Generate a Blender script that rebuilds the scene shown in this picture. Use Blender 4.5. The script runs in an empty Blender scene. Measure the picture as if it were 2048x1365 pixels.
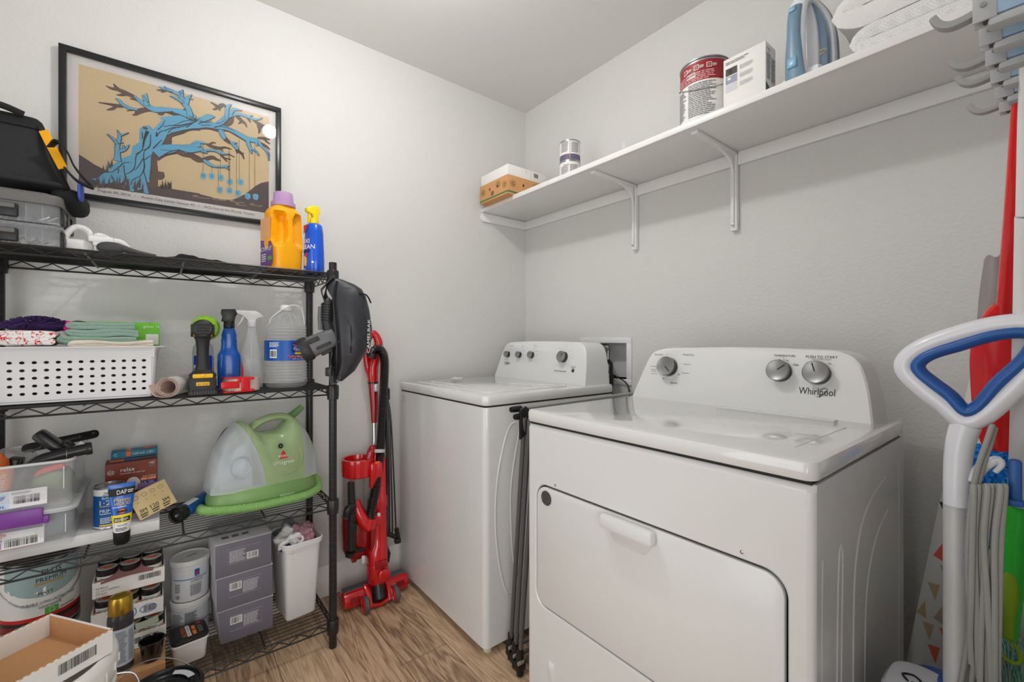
import bpy, bmesh, math, random
from mathutils import Vector, Matrix, noise
sc = bpy.context.scene
COL = sc.collection
PI = math.pi
# ------------------------------------------------------------------ camera, light, exposure
CAMH = 1.117
cam = bpy.data.cameras.new('camera'); cam.sensor_width = 36.0; cam.lens = 15.487; cam.clip_start = 0.02
co = bpy.data.objects.new('camera', cam); COL.objects.link(co)
co.location = (0, 0, CAMH); co.rotation_euler = (PI/2, 0, -math.atan2(.6216, .7833)); sc.camera = co
w = bpy.data.worlds.new('world'); sc.world = w; w.use_nodes = True
w.node_tree.nodes['Background'].inputs[0].default_value = (1.0, 1.0, 1.0, 1)
w.node_tree.nodes['Background'].inputs[1].default_value = 0.5
def light(name, kind, loc, energy, size=.1, rot=(0, 0, 0), col=(1, 1, 1), sy=None):
    l = bpy.data.lights.new(name, kind); l.energy = energy; l.color = col
    if kind == 'AREA':
        l.size = size
        if sy: l.shape = 'RECTANGLE'; l.size_y = sy
    else: l.shadow_soft_size = size
    o = bpy.data.objects.new(name, l); COL.objects.link(o); o.location = loc; o.rotation_euler = rot
    return o
light('ceiling_lamp_light', 'POINT', (.49, 1.13, 2.34), 15.5, .035, col=(1, .997, .99))
light('doorway_fill', 'AREA', (-.3, -1.1, 1.15), 31, 1.5, (PI/2+.65, 0, math.radians(-24)), (1, 1, .998), 1.9)  # unseen fill added at the doorway, tilted up to brighten the ceiling
light('left_fill', 'AREA', (-1.75, .6, 1.15), 17, 1.4, (PI/2+.2, 0, math.radians(-90)), (1, 1, .998), 2.0)  # unseen fill added at the left to brighten dryer front and right wall
sc.view_settings.view_transform = 'Standard'; sc.view_settings.look = 'None'
sc.view_settings.gamma = 1; sc.view_settings.use_curve_mapping = False
sc.view_settings.exposure = 0.13
# ------------------------------------------------------------------ surveying helpers (points of the room seen along a ray)
FOC = 881.; FW = (.6216, .7833); RT = (.7833, -.6216)
def ray(px, py):
    a = (px-1024)/FOC; return Vector((FW[0]+a*RT[0], FW[1]+a*RT[1], -(py-682.5)/FOC))
EYE = Vector((0, 0, CAMH))
def onY(px, py, y): v = ray(px, py); return EYE+v*(y/v.y)
def onX(px, py, x): v = ray(px, py); return EYE+v*(x/v.x)
def onZ(px, py, z): v = ray(px, py); return EYE+v*((z-CAMH)/v.z)
# ------------------------------------------------------------------ materials
def lin(c): return tuple(((v/255)/12.92 if v/255 <= .04045 else ((v/255+.055)/1.055)**2.4) for v in c)
MATS = {}
def mat(name, col=(200, 200, 200), rough=.5, metal=0, var=.04, vs=30, bump=0, bs=200, trans=0, ior=1.45, alpha=1, coat=0, spec=.5, sss=0, emit=0):
    if name in MATS: return MATS[name]
    m = bpy.data.materials.new(name); m.use_nodes = True; nt = m.node_tree; b = nt.nodes['Principled BSDF']
    c = lin(col)
    tc = nt.nodes.new('ShaderNodeTexCoord')
    if var > 0 and not trans:
        n = nt.nodes.new('ShaderNodeTexNoise'); n.inputs['Scale'].default_value = vs; n.inputs['Detail'].default_value = 4
        nt.links.new(tc.outputs['Object'], n.inputs['Vector'])
        mx = nt.nodes.new('ShaderNodeMix'); mx.data_type = 'RGBA'
        mx.inputs[6].default_value = (c[0]*(1-var), c[1]*(1-var), c[2]*(1-var), 1)
        mx.inputs[7].default_value = (min(1, c[0]*(1+var)), min(1, c[1]*(1+var)), min(1, c[2]*(1+var)), 1)
        nt.links.new(n.outputs['Fac'], mx.inputs[0]); nt.links.new(mx.outputs[2], b.inputs['Base Color'])
    else: b.inputs['Base Color'].default_value = (*c, 1)
    if bump:
        n2 = nt.nodes.new('ShaderNodeTexNoise'); n2.inputs['Scale'].default_value = bs; n2.inputs['Detail'].default_value = 3
        nt.links.new(tc.outputs['Object'], n2.inputs['Vector'])
        bp = nt.nodes.new('ShaderNodeBump'); bp.inputs['Strength'].default_value = bump; bp.inputs['Distance'].default_value = .002
        nt.links.new(n2.outputs['Fac'], bp.inputs['Height']); nt.links.new(bp.outputs['Normal'], b.inputs['Normal'])
    b.inputs['Roughness'].default_value = rough; b.inputs['Metallic'].default_value = metal
    b.inputs['Transmission Weight'].default_value = trans; b.inputs['IOR'].default_value = ior
    b.inputs['Alpha'].default_value = alpha; b.inputs['Coat Weight'].default_value = coat
    b.inputs['Specular IOR Level'].default_value = spec
    if sss: b.inputs['Subsurface Weight'].default_value = sss; b.inputs['Subsurface Radius'].default_value = (.01, .01, .01)
    MATS[name] = m; return m
# ------------------------------------------------------------------ mesh builder
def xf(T, p):
    if T is None: return p
    if callable(T): return T(p)
    return T @ p
def frame(o, u, v):                      # plane with origin o, reading direction u, up v
    u = Vector(u).normalized(); v = Vector(v); v = (v-u*v.dot(u)).normalized(); n = u.cross(v)
    M = Matrix.Identity(4)
    for i in range(3): M[i][0] = u[i]; M[i][1] = v[i]; M[i][2] = n[i]; M[i][3] = o[i]
    return M
def Rz(a): return Matrix.Rotation(a, 4, 'Z')
def Rx(a): return Matrix.Rotation(a, 4, 'X')
def Ry(a): return Matrix.Rotation(a, 4, 'Y')
def Tr(x, y=0, z=0): return Matrix.Translation(Vector((x, y, z)))
def cylw(r, a0=0, sq=1, zo=0):           # wraps a flat label around an upright can, facing -y
    return lambda p: Vector(((r+p.z)*math.sin(a0+p.x/r), -(r+p.z)*sq*math.cos(a0+p.x/r), p.y+zo))
def smooth(pts, k=6, closed=False):
    P = [Vector(p) for p in pts]; n = len(P); out = []
    if n < 3: return P
    rng = range(n if closed else n-1)
    for i in rng:
        if closed: p0, p1, p2, p3 = P[(i-1) % n], P[i], P[(i+1) % n], P[(i+2) % n]
        else: p0, p1, p2, p3 = P[max(i-1, 0)], P[i], P[i+1], P[min(i+2, n-1)]
        for j in range(k):
            t = j/k; t2 = t*t; t3 = t2*t
            out.append(.5*((2*p1)+(p2-p0)*t+(2*p0-5*p1+4*p2-p3)*t2+(3*p1-p0-3*p2+p3)*t3))
    if not closed: out.append(P[-1])
    return out
def resample(P, step):
    out = [P[0].copy()]; acc = 0
    for a, b in zip(P, P[1:]):
        L = (b-a).length
        if L < 1e-9: continue
        d = step-acc
        while d <= L: out.append(a+(b-a)*(d/L)); d += step
        acc = L-(d-step)
    return out
TXT = {}
def textmesh(s, spacing=1.0):
    k = (s, spacing)
    if k not in TXT:
        cu = bpy.data.curves.new('t', 'FONT'); cu.body = s; cu.size = 1; cu.resolution_u = 2; cu.space_character = spacing
        o = bpy.data.objects.new('t', cu); COL.objects.link(o)
        me = bpy.data.meshes.new_from_object(o)
        TXT[k] = ([v.co.copy() for v in me.vertices], [list(p.vertices) for p in me.polygons])
        bpy.data.meshes.remove(me); bpy.data.objects.remove(o); bpy.data.curves.remove(cu)
    return TXT[k]
class MB:
    def __init__(s, T=None): s.v = []; s.f = []; s.m = []; s.mats = []; s.T = T
    def mi(s, m):
        if m not in s.mats: s.mats.append(m)
        return s.mats.index(m)
    def add(s, vs, fs, m, T=None):
        o = len(s.v); i = s.mi(m)
        for p in vs: s.v.append(xf(s.T, xf(T, Vector(p))))
        for f in fs: s.f.append([o+k for k in f]); s.m.append(i)
        return s
    def addbm(s, bm, m, T=None):
        bm.verts.ensure_lookup_table(); bm.verts.index_update()
        s.add([v.co.copy() for v in bm.verts], [[v.index for v in f.verts] for f in bm.faces], m, T); bm.free(); return s
    def box(s, c, d, m, bev=0, T=None, seg=2, top=None):
        bm = bmesh.new(); bmesh.ops.create_cube(bm, size=1)
        for v in bm.verts:
            k = (top if (top and v.co.z > 0) else (1, 1))
            v.co = Vector((v.co.x*d[0]*k[0], v.co.y*d[1]*k[1], v.co.z*d[2]))+Vector(c)
        if bev: bmesh.ops.bevel(bm, geom=bm.edges[:], offset=bev, segments=seg, profile=.5, affect='EDGES', clamp_overlap=True)
        return s.addbm(bm, m, T)
    def lathe(s, prof, m, o=(0, 0, 0), seg=32, T=None, n=2, sy=1, disp=None, cb=True, ct=True, rib=0, ribn=0):
        vs = []; fs = []
        for (r, z) in prof:
            for i in range(seg):
                t = 2*PI*i/seg; c, q = math.cos(t), math.sin(t)
                e = 2/n; x = math.copysign(abs(c)**e, c); y = math.copysign(abs(q)**e, q)
                rr = r+(disp(t, z) if disp else 0)
                if ribn: rr *= 1+rib*math.cos(ribn*t)
                vs.append((o[0]+x*rr, o[1]+y*rr*sy, o[2]+z))
        for j in range(len(prof)-1):
            for i in range(seg):
                a = j*seg+i; b = j*seg+(i+1) % seg; fs.append([a, b, b+seg, a+seg])
        if cb: fs.append(list(range(seg))[::-1])
        if ct: k = (len(prof)-1)*seg; fs.append([k+i for i in range(seg)])
        return s.add(vs, fs, m, T)
    def sweep(s, P, sec, m, T=None, closed=False, up=None, sc_=None, caps=True):
        P = [Vector(p) for p in P]; n = len(P); k = len(sec); vs = []; N = None
        for i, p in enumerate(P):
            t = (P[(i+1) % n]-P[i-1]) if closed else (P[min(i+1, n-1)]-P[max(i-1, 0)])
            if t.length < 1e-9: t = Vector((0, 0, 1))
            t.normalize()
            if up is not None:
                side = t.cross(Vector(up))
                if side.length < 1e-5: side = t.orthogonal()
                side.normalize(); nn = side.cross(t)
            else:
                if N is None: N = t.orthogonal().normalized()
                N = (N-t*N.dot(t)); N = N.normalized() if N.length > 1e-6 else t.orthogonal().normalized()
                nn = N; side = t.cross(N)
            q = sc_[i] if sc_ else 1
            qa, qb = q if isinstance(q, tuple) else (q, q)
            for (a, b) in sec: vs.append(p+side*(a*qa)+nn*(b*qb))
        fs = []
        for i in range(n if closed else n-1):
            for j in range(k):
                a = i*k+j; b = i*k+(j+1) % k; c = ((i+1) % n)*k+(j+1) % k; d = ((i+1) % n)*k+j; fs.append([a, b, c, d])
        if not closed and caps: fs.append(list(range(k))[::-1]); fs.append([(n-1)*k+j for j in range(k)])
        return s.add(vs, fs, m, T)
    def tube(s, P, r, m, seg=8, T=None, closed=False, sm=0, caps=True):
        if sm: 
            if isinstance(r, (list, tuple)):
                rr = smooth([(x, 0, 0) for x in r], sm, closed); r = [v.x for v in rr]
            P = smooth(P, sm, closed)
        c = [(math.cos(2*PI*j/seg), math.sin(2*PI*j/seg)) for j in range(seg)]
        q = list(r) if isinstance(r, (list, tuple)) else [r]*len(P)
        return s.sweep(P, c, m, T, closed, None, q, caps)
    def hose(s, P, r, m, pitch=.006, seg=14, T=None, dip=.86):
        Q = resample(smooth(P, 14), pitch/2)
        return s.tube(Q, [r if i % 2 else r*dip for i in range(len(Q))], m, seg, T)
    def prism(s, pts, z0, z1, m, T=None, bev=0, side=None):
        bm = bmesh.new(); b0 = [bm.verts.new((p[0], p[1], z0)) for p in pts]; b1 = [bm.verts.new((p[0], p[1], z1)) for p in pts]; n = len(pts)
        bm.faces.new(b1); bm.faces.new(b0[::-1])
        for i in range(n): bm.faces.new([b0[i], b0[(i+1) % n], b1[(i+1) % n], b1[i]])
        bmesh.ops.recalc_face_normals(bm, faces=bm.faces[:])
        if bev:
            es = [e for e in bm.edges if abs(e.verts[0].co.z-e.verts[1].co.z) < 1e-9]
            bmesh.ops.bevel(bm, geom=es, offset=bev, segments=2, profile=.5, affect='EDGES', clamp_overlap=True)
        return s.addbm(bm, m, T)
    def loft(s, rings, m, T=None, caps=True):
        k = len(rings[0]); vs = [p for r in rings for p in r]; fs = []
        for i in range(len(rings)-1):
            for j in range(k): a = i*k+j; b = i*k+(j+1) % k; fs.append([a, b, b+k, a+k])
        if caps: fs.append(list(range(k))[::-1]); fs.append([(len(rings)-1)*k+j for j in range(k)])
        return s.add(vs, fs, m, T)
    def blob(s, c, d, m, T=None, n=2.5, seg=28, amp=0, fr=20, sd=0):
        vs = []; fs = []; R = seg//2
        for j in range(R+1):
            ph = -PI/2+PI*j/R
            for i in range(seg):
                t = 2*PI*i/seg
                def se(v, e): return math.copysign(abs(v)**e, v)
                e = 2/n
                p = Vector((se(math.cos(ph), e)*se(math.cos(t), e), se(math.cos(ph), e)*se(math.sin(t), e), se(math.sin(ph), e)))
                p = Vector((p.x*d[0]/2, p.y*d[1]/2, p.z*d[2]/2))
                if amp:
                    q = p*fr+Vector((sd, sd*1.7, sd*.3)); p += p.normalized()*(noise.noise(q)*amp+noise.noise(q*2.3)*amp*.5) if p.length > 0 else Vector()
                vs.append(p+Vector(c))
        for j in range(R):
            for i in range(seg): a = j*seg+i; b = j*seg+(i+1) % seg; fs.append([a, b, b+seg, a+seg])
        return s.add(vs, fs, m, T)
    def rect(s, x0, y0, x1, y1, m, T=None, z=.0006, nx=None):
        if nx is None: nx = 10 if callable(T) else 1
        vs = []; 
        for i in range(nx+1):
            x = x0+(x1-x0)*i/nx; vs += [(x, y0, z), (x, y1, z)]
        return s.add(vs, [[2*i, 2*i+2, 2*i+3, 2*i+1] for i in range(nx)], m, T)
    def poly(s, pts, m, T=None, z=.0006): return s.add([(p[0], p[1], z) for p in pts], [list(range(len(pts)))], m, T)
    def disc(s, x, y, rx, ry, m, T=None, z=.0006, n=20): return s.poly([(x+rx*math.cos(2*PI*i/n), y+ry*math.sin(2*PI*i/n)) for i in range(n)], m, T, z)
    def text(s, t, x, y, h, m, T=None, z=.0012, w=None, al='c', it=0):
        vs, fs = textmesh(t)
        if not vs: return s
        x0 = min(v.x for v in vs); x1 = max(v.x for v in vs); k = h/.70
        kx = (w/(x1-x0)) if w else k
        ox = {'c': -(x0+x1)/2, 'l': -x0, 'r': -x1}[al]
        return s.add([((v.x+ox)*kx+it*v.y*k+x, v.y*k+y-h/2, z) for v in vs], fs, m, T)
    def bars(s, x, y, w, h, m, T=None, z=.0012, n=22, bg=None, sd=1):
        R = random.Random(sd)
        if bg: s.rect(x-w*.08, y-h*.15, x+w*1.08, y+h*1.1, bg, T, z-.0004)
        p = x; u = w/(n*1.9)
        while p < x+w:
            q = u*R.choice((.5, .8, 1.3)); s.rect(p, y, min(p+q, x+w), y+h, m, T, z, 1); p += q+u*R.choice((.6, .9, 1.2))
        return s
    def lines(s, x, y, w, h, n, m, T=None, z=.0012, sd=1):
        R = random.Random(sd)
        for i in range(n):
            yy = y+h*(i+.2)/n; p = x; e = x+w*R.uniform(.7, 1)
            while p < e:
                q = min(e, p+w*R.uniform(.06, .2)); s.rect(p, yy, q, yy+h*.5/n, m, T, z, 2 if callable(T) else 1); p = q+w*.02
        return s
    def build(s, name, parent=None, label=None, ang=38, flat=False):
        me = bpy.data.meshes.new(name); me.from_pydata([tuple(v) for v in s.v], [], s.f)
        for m in s.mats: me.materials.append(m)
        me.polygons.foreach_set('material_index', s.m); me.polygons.foreach_set('use_smooth', [not flat]*len(s.f))
        me.update(); me.set_sharp_from_angle(angle=math.radians(ang))
        o = bpy.data.objects.new(name, me); COL.objects.link(o)
        if parent is not None: o.parent = parent
        if label and parent is not None: o['label'] = label
        return o
def ringrr(w, h, r, n=6, cx=0, cy=0):     # rounded rectangle outline
    out = []
    for (sx, sy, a0) in ((1, 1, 0), (-1, 1, PI/2), (-1, -1, PI), (1, -1, 3*PI/2)):
        for i in range(n+1):
            a = a0+PI/2*i/n; out.append((cx+sx*(w/2-r)+r*math.cos(a), cy+sy*(h/2-r)+r*math.sin(a)))
    return out
def thing(name, label, cat, loc=(0, 0, 0), rz=0, group=None):
    o = bpy.data.objects.new(name, None); COL.objects.link(o); o.location = loc; o.rotation_euler = (0, 0, rz)
    o.empty_display_size = .05; o['label'] = label; o['category'] = cat
    if group: o['group'] = group
    return o
def tag(o, label, cat, group=None, loc=None, rz=None):
    o['label'] = label; o['category'] = cat
    if group: o['group'] = group
    if loc is not None: o.location = loc
    if rz is not None: o.rotation_euler = (0, 0, rz)
    return o
def struct(mb, name, parent=None):
    o = mb.build(name, parent); o['kind'] = 'structure'; return o
def copy_thing(root, label, loc, rz=0):
    r = root.copy(); COL.objects.link(r); r.location = loc; r.rotation_euler = (0, 0, rz); r['label'] = label
    for ch in list(root.children):
        c = ch.copy(); COL.objects.link(c); c.parent = r
        for g in ch.children: d = g.copy(); COL.objects.link(d); d.parent = c
    return r
def face(x, y, off=0): return math.atan2(-x, y)+off   # turn a thing's front (-y) towards the doorway
# common materials
WHITE = mat('enamel_white', (222, 222, 221), .09, var=.01, coat=.5)
PLW = mat('plastic_white', (228, 228, 228), .35, var=.015)
PAPER = mat('paper_white', (232, 230, 226), .7, var=.02)
BLACK = mat('black_plastic', (24, 24, 25), .38, var=.1)
INK = mat('ink_black', (30, 30, 32), .6, var=0)
GREYINK = mat('ink_grey', (120, 120, 122), .6, var=0)
WIREM = mat('black_powder_coat', (34, 34, 35), .33, var=.1, spec=.5)
CARD = mat('cardboard', (190, 143, 98), .85, var=.07, vs=60)
STEEL = mat('steel', (190, 190, 190), .25, 1, var=.03)
CHROME = mat('satin_metal', (175, 175, 175), .28, 1, var=.03)
CLEAR = mat('clear_plastic', (232, 236, 238), .05, alpha=.26, var=0)
RED = mat('red_plastic', (205, 25, 30), .25, var=.04)
BLUE = mat('blue_plastic', (18, 92, 185), .3, var=.05)
INKB = mat('ink_blue', (20, 82, 160), .5, var=0)
INKW = mat('ink_white', (238, 238, 236), .6, var=0)
INKR = mat('ink_red', (200, 40, 40), .5, var=0)
INKY = mat('ink_yellow', (240, 200, 30), .5, var=0)
INKO = mat('ink_orange', (235, 110, 30), .5, var=0)
INKG = mat('ink_green', (90, 165, 60), .5, var=0)
# ================================================================== room shell
WA, WB, WD, WC, CEIL = 2.03, 1.715, -.01, -1.35, 2.49
def wallmat():
    m = bpy.data.materials.new('wall_paint'); m.use_nodes = True; nt = m.node_tree; b = nt.nodes['Principled BSDF']
    b.inputs['Base Color'].default_value = (*lin((213, 212, 209)), 1); b.inputs['Roughness'].default_value = .85
    tc = nt.nodes.new('ShaderNodeTexCoord'); n = nt.nodes.new('ShaderNodeTexNoise'); n.inputs['Scale'].default_value = 95; n.inputs['Detail'].default_value = 3
    n.inputs['Distortion'].default_value = .6
    bp = nt.nodes.new('ShaderNodeBump'); bp.inputs['Strength'].default_value = .42; bp.inputs['Distance'].default_value = .004
    nt.links.new(tc.outputs['Object'], n.inputs['Vector']); nt.links.new(n.outputs['Fac'], bp.inputs['Height']); nt.links.new(bp.outputs['Normal'], b.inputs['Normal'])
    return m
WALLM = wallmat(); CEILM = mat('ceiling_paint', (224, 223, 220), .9, var=.01); TRIM = mat('trim_paint', (232, 231, 228), .35, var=.01)
def floormat():
    m = bpy.data.materials.new('wood_plank_floor'); m.use_nodes = True; nt = m.node_tree; N = nt.nodes; L = nt.links; b = N['Principled BSDF']
    tc = N.new('ShaderNodeTexCoord'); sp = N.new('ShaderNodeSeparateXYZ'); L.new(tc.outputs['Object'], sp.inputs[0])
    def math_(op, a, bb=None):
        n = N.new('ShaderNodeMath'); n.operation = op
        for i, v in enumerate((a, bb)):
            if v is None: continue
            if isinstance(v, (int, float)): n.inputs[i].default_value = v
            else: L.new(v, n.inputs[i])
        return n.outputs[0]
    W, LEN = .17, 1.22
    xs = math_('DIVIDE', math_('SUBTRACT', sp.outputs[0], .48-3.4), W); row = math_('FLOOR', xs); fx = math_('FRACT', xs)
    wn = N.new('ShaderNodeTexWhiteNoise'); wn.noise_dimensions = '1D'; L.new(row, wn.inputs['W'])
    ys = math_('ADD', math_('DIVIDE', sp.outputs[1], LEN), math_('MULTIPLY', row, .373)); colr = math_('FLOOR', ys); fy = math_('FRACT', ys)
    wn2 = N.new('ShaderNodeTexWhiteNoise'); wn2.noise_dimensions = '2D'
    cb = N.new('ShaderNodeCombineXYZ'); L.new(row, cb.inputs[0]); L.new(colr, cb.inputs[1]); L.new(cb.outputs[0], wn2.inputs['Vector'])
    off = N.new('ShaderNodeCombineXYZ'); L.new(math_('MULTIPLY', sp.outputs[0], 9), off.inputs[0]); L.new(math_('MULTIPLY', sp.outputs[1], 1.1), off.inputs[1])
    L.new(math_('MULTIPLY', wn2.outputs['Value'], 37), off.inputs[2])
    n1 = N.new('ShaderNodeTexNoise'); n1.inputs['Scale'].default_value = 1.6; n1.inputs['Detail'].default_value = 2; n1.inputs['Distortion'].default_value = .8; L.new(off.outputs[0], n1.inputs['Vector'])
    ringv = math_('SINE', math_('MULTIPLY', n1.outputs['Fac'], 60))
    off2 = N.new('ShaderNodeCombineXYZ'); L.new(math_('MULTIPLY', sp.outputs[0], 260), off2.inputs[0]); L.new(math_('MULTIPLY', sp.outputs[1], 14), off2.inputs[1]); L.new(math_('MULTIPLY', wn2.outputs['Value'], 91), off2.inputs[2])
    n2 = N.new('ShaderNodeTexNoise'); n2.inputs['Scale'].default_value = 1; n2.inputs['Detail'].default_value = 4; L.new(off2.outputs[0], n2.inputs['Vector'])
    f = math_('ADD', math_('MULTIPLY', ringv, .13), math_('ADD', math_('MULTIPLY', n2.outputs['Fac'], .75), math_('MULTIPLY', wn2.outputs['Value'], .25)))
    cr = N.new('ShaderNodeValToRGB'); L.new(f, cr.inputs[0]); e = cr.color_ramp.elements
    e[0].position = .2; e[0].color = (*lin((124, 97, 76)), 1); e[1].position = .85; e[1].color = (*lin((226, 196, 162)), 1)
    e2 = cr.color_ramp.elements.new(.5); e2.color = (*lin((190, 158, 127)), 1)
    gap = math_('MINIMUM', math_('MULTIPLY', math_('MINIMUM', fx, math_('SUBTRACT', 1, fx)), W), math_('MULTIPLY', math_('MINIMUM', fy, math_('SUBTRACT', 1, fy)), LEN))
    gm = math_('LESS_THAN', gap, .0009)
    mx = N.new('ShaderNodeMix'); mx.data_type = 'RGBA'; L.new(gm, mx.inputs[0]); L.new(cr.outputs[0], mx.inputs[6]); mx.inputs[7].default_value = (*lin((58, 42, 32)), 1)
    L.new(mx.outputs[2], b.inputs['Base Color']); b.inputs['Roughness'].default_value = .42
    bp = N.new('ShaderNodeBump'); bp.inputs['Strength'].default_value = .25; bp.inputs['Distance'].default_value = .001
    L.new(n2.outputs['Fac'], bp.inputs['Height']); L.new(bp.outputs['Normal'], b.inputs['Normal'])
    return m
def plane_box(x0, y0, z0, x1, y1, z1, m): return MB().box(((x0+x1)/2, (y0+y1)/2, (z0+z1)/2), (x1-x0, y1-y0, z1-z0), m)
struct(plane_box(WC-.9, -2.2, -.1, WB+.2, WA+.1, 0, floormat()), 'floor')
struct(plane_box(WC-.1, WD-.1, CEIL, WB+.2, WA+.1, CEIL+.1, CEILM), 'ceiling')
struct(plane_box(WC-.1, WA, 0, WB+.2, WA+.1, CEIL, WALLM), 'wall_back')
mb = MB()
for (a, b_, c, d) in ((WD-.1, .05, 0, CEIL), (1.25, WA, 0, CEIL), (.05, 1.25, 2.08, CEIL)): mb.box((WC-.05, (a+b_)/2, (c+d)/2), (.1, b_-a, d-c), WALLM)  # opening made up so the added left fill can shine in
struct(mb, 'wall_left')
HY0, HY1, HZ0, HZ1 = 1.287, 1.55, .937, 1.107            # opening for the washer supply box
mb = MB()
for (a, b_, c, d) in ((WD-.1, HY0, 0, CEIL), (HY1, WA, 0, CEIL), (HY0, HY1, 0, HZ0), (HY0, HY1, HZ1, CEIL)):
    mb.box((WB+.05, (a+b_)/2, (c+d)/2), (.1, b_-a, d-c), WALLM)
struct(mb, 'wall_right')
mb = MB()
mb.box(((.42+WB)/2, WD-.05, CEIL/2), (WB-.42, .1, CEIL), WALLM)
mb.box(((WC-.42)/2, WD-.05, CEIL/2), (-.42-WC, .1, CEIL), WALLM)
mb.box((0, WD-.05, (2.05+CEIL)/2), (.84, .1, CEIL-2.05), WALLM)
struct(mb, 'wall_front')
def baseprof(): return [(0, 0), (.016, 0), (.016, .075), (.013, .082), (.013, .092), (.010, .098), (.010, .108), (.005, .118), (.003, .127), (0, .127)]
mb = MB(frame((WC, WA, 0), (0, -1, 0), (0, 0, 1))); mb.prism(baseprof(), -(WB-WC), 0, TRIM)
# prism axis runs along -x in this frame, so flip to run along the wall
struct(mb, 'baseboard_back')
mb = MB(frame((WB, WA, 0), (-1, 0, 0), (0, 0, 1))); mb.prism(baseprof(), 0, WA-WD, TRIM)
struct(mb, 'baseboard_right')

# ================================================================== framed poster
PY = 2.012
def prj(px, py, y=PY): p = onY(px, py, y); return (p.x, p.z)
pt = thing('framed_poster', 'wide poster of a bending blue tree in thin black frame, hung on the left wall', 'framed poster', (.06, WA, 1.83))
FB = mat('frame_black', (30, 31, 32), .28, var=.05)
X0, X1, Z0, Z1 = -.261, .382, 1.585, 2.0735
L0 = Matrix.Translation(-Vector((.06, WA, 1.83)))
fr = MB(L0); wd = .0185
for (a, b_, c, d) in ((X0, X1, Z1-wd, Z1), (X0, X1, Z0, Z0+wd)): fr.box(((a+b_)/2, WA-.0125, (c+d)/2), (b_-a, .0245, d-c), FB, .0015)
for (a, b_) in ((X0, X0+wd), (X1-wd, X1)): fr.box(((a+b_)/2, WA-.0125, (Z0+Z1)/2), (b_-a, .0245, Z1-Z0-2*wd+.001), FB, .0015)
fr.build('frame', pt)
pp = MB(L0)
PAP = mat('poster_paper', (240, 233, 229), .75, var=.01); TAN = mat('poster_tan', (228, 202, 158), .75, var=.04, vs=8)
PBL = mat('poster_blue', (104, 184, 222), .7, var=.12, vs=420); PBR = mat('poster_brown', (105, 82, 70), .7, var=.25, vs=420); PDK = mat('poster_dark', (58, 44, 42), .7, var=.05); PGR = mat('poster_ground', (92, 76, 76), .75, var=.06)
YP = WA-.010
TP = Matrix(((1, 0, 0, 0), (0, 0, -1, YP), (0, 1, 0, 0), (0, 0, 0, 1)))   # (x, z, lift) -> world
pp.rect(X0+.012, Z0+.012, X1-.012, Z1-.012, PAP, TP, 0)
def PW(px, py): p = onY(px, py, YP); return (p.x, p.z)
A0 = PW(157.5, 127); B0 = PW(538, 235.5); C0 = PW(534.7, 427); D0 = PW(160, 361)
xl, xr, zt, zb = A0[0], B0[0], (A0[1]+B0[1])/2, C0[1]
pp.rect(xl, zb, xr, zt, TAN, TP, .0003)
LV_ = [0]
def lev_(): LV_[0] += 1; return .0005+LV_[0]*1.1e-5
C1 = lambda x, y: (110+x/8.53, 80+y/8.53); C2 = lambda x, y: (160+x/6.825, 230+y/6.825)
C3 = lambda x, y: (330+x/6.825, 130+y/6.825); C4 = lambda x, y: (350+x/7.58, 280+y/7.58)
def ppoly(C, pts, m, lv):
    q = [PW(*C(*p)) for p in pts]; pp.poly([(min(max(a, xl), xr), max(b, zb)) for a, b in q], m, TP, lev_())
def stroke(C, pts, m, lv, k=5):
    sc_ = {id(C1): 8.53, id(C4): 7.58}.get(id(C), 6.825)
    P = smooth([(*PW(*C(p[0], p[1])), p[2]/sc_/1060) for p in pts], k) if len(pts) > 2 else [Vector((*PW(*C(p[0], p[1])), p[2]/sc_/1060)) for p in pts]
    vs = []; lv = lev_()
    for i, p in enumerate(P):
        t = P[min(i+1, len(P)-1)]-P[max(i-1, 0)]; t.z = 0; t.normalize(); n = Vector((-t.y, t.x, 0))*max(p.z, .0002)
        vs += [(p.x+n.x, p.y+n.y, lv), (p.x-n.x, p.y-n.y, lv)]
    pp.add([(min(max(v[0], xl), xr+.004), v[1], v[2]) for v in vs], [[2*i, 2*i+1, 2*i+3, 2*i+2] for i in range(len(P)-1)], m, TP)
def branch(C, pts, m=PBL, lv=.0010):
    stroke(C, [(p[0]+3, p[1]+5, p[2]+13) for p in pts], PDK, lv-.0002); stroke(C, pts, m, lv)
# dark ground along the bottom and hills at both sides
ppoly(C2, [(-14, 540), (80, 600), (200, 680), (330, 745), (420, 800), (900, 940), (1250, 1010), (1638, 1075), (1638, 1250), (-14, 950)], PGR, .0005)
ppoly(C4, [(0, 770), (400, 830), (700, 905), (860, 910), (950, 880), (1050, 830), (1120, 780), (1220, 700), (1300, 655), (1420, 630), (1420, 1115), (0, 920)], PGR, .0005)
# speckle
R = random.Random(5)
for i in range(900):
    a = R.random(); 
    if a < .4: x, y = C2(R.gauss(200, 190), R.gauss(400, 200))
    elif a < .6: x, y = C1(R.gauss(560, 200), R.gauss(700, 160))
    elif a < .8: x, y = C4(R.uniform(0, 1300), 0); x2 = (x-350)*7.58; y = 280+((770+.13*x2 if x2 < 900 else 900-(x2-900)*.62)-abs(R.gauss(0, 45)))/7.58
    else: x, y = C3(R.gauss(1300, 120), R.gauss(650, 40))
    u, v = PW(x, y)
    if xl < u < xr and zb < v < zt-.002: s_ = R.uniform(.0002, .0006); pp.rect(u, v, u+s_*1.6, v+s_, PBR, TP, .0021, 1)
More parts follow.
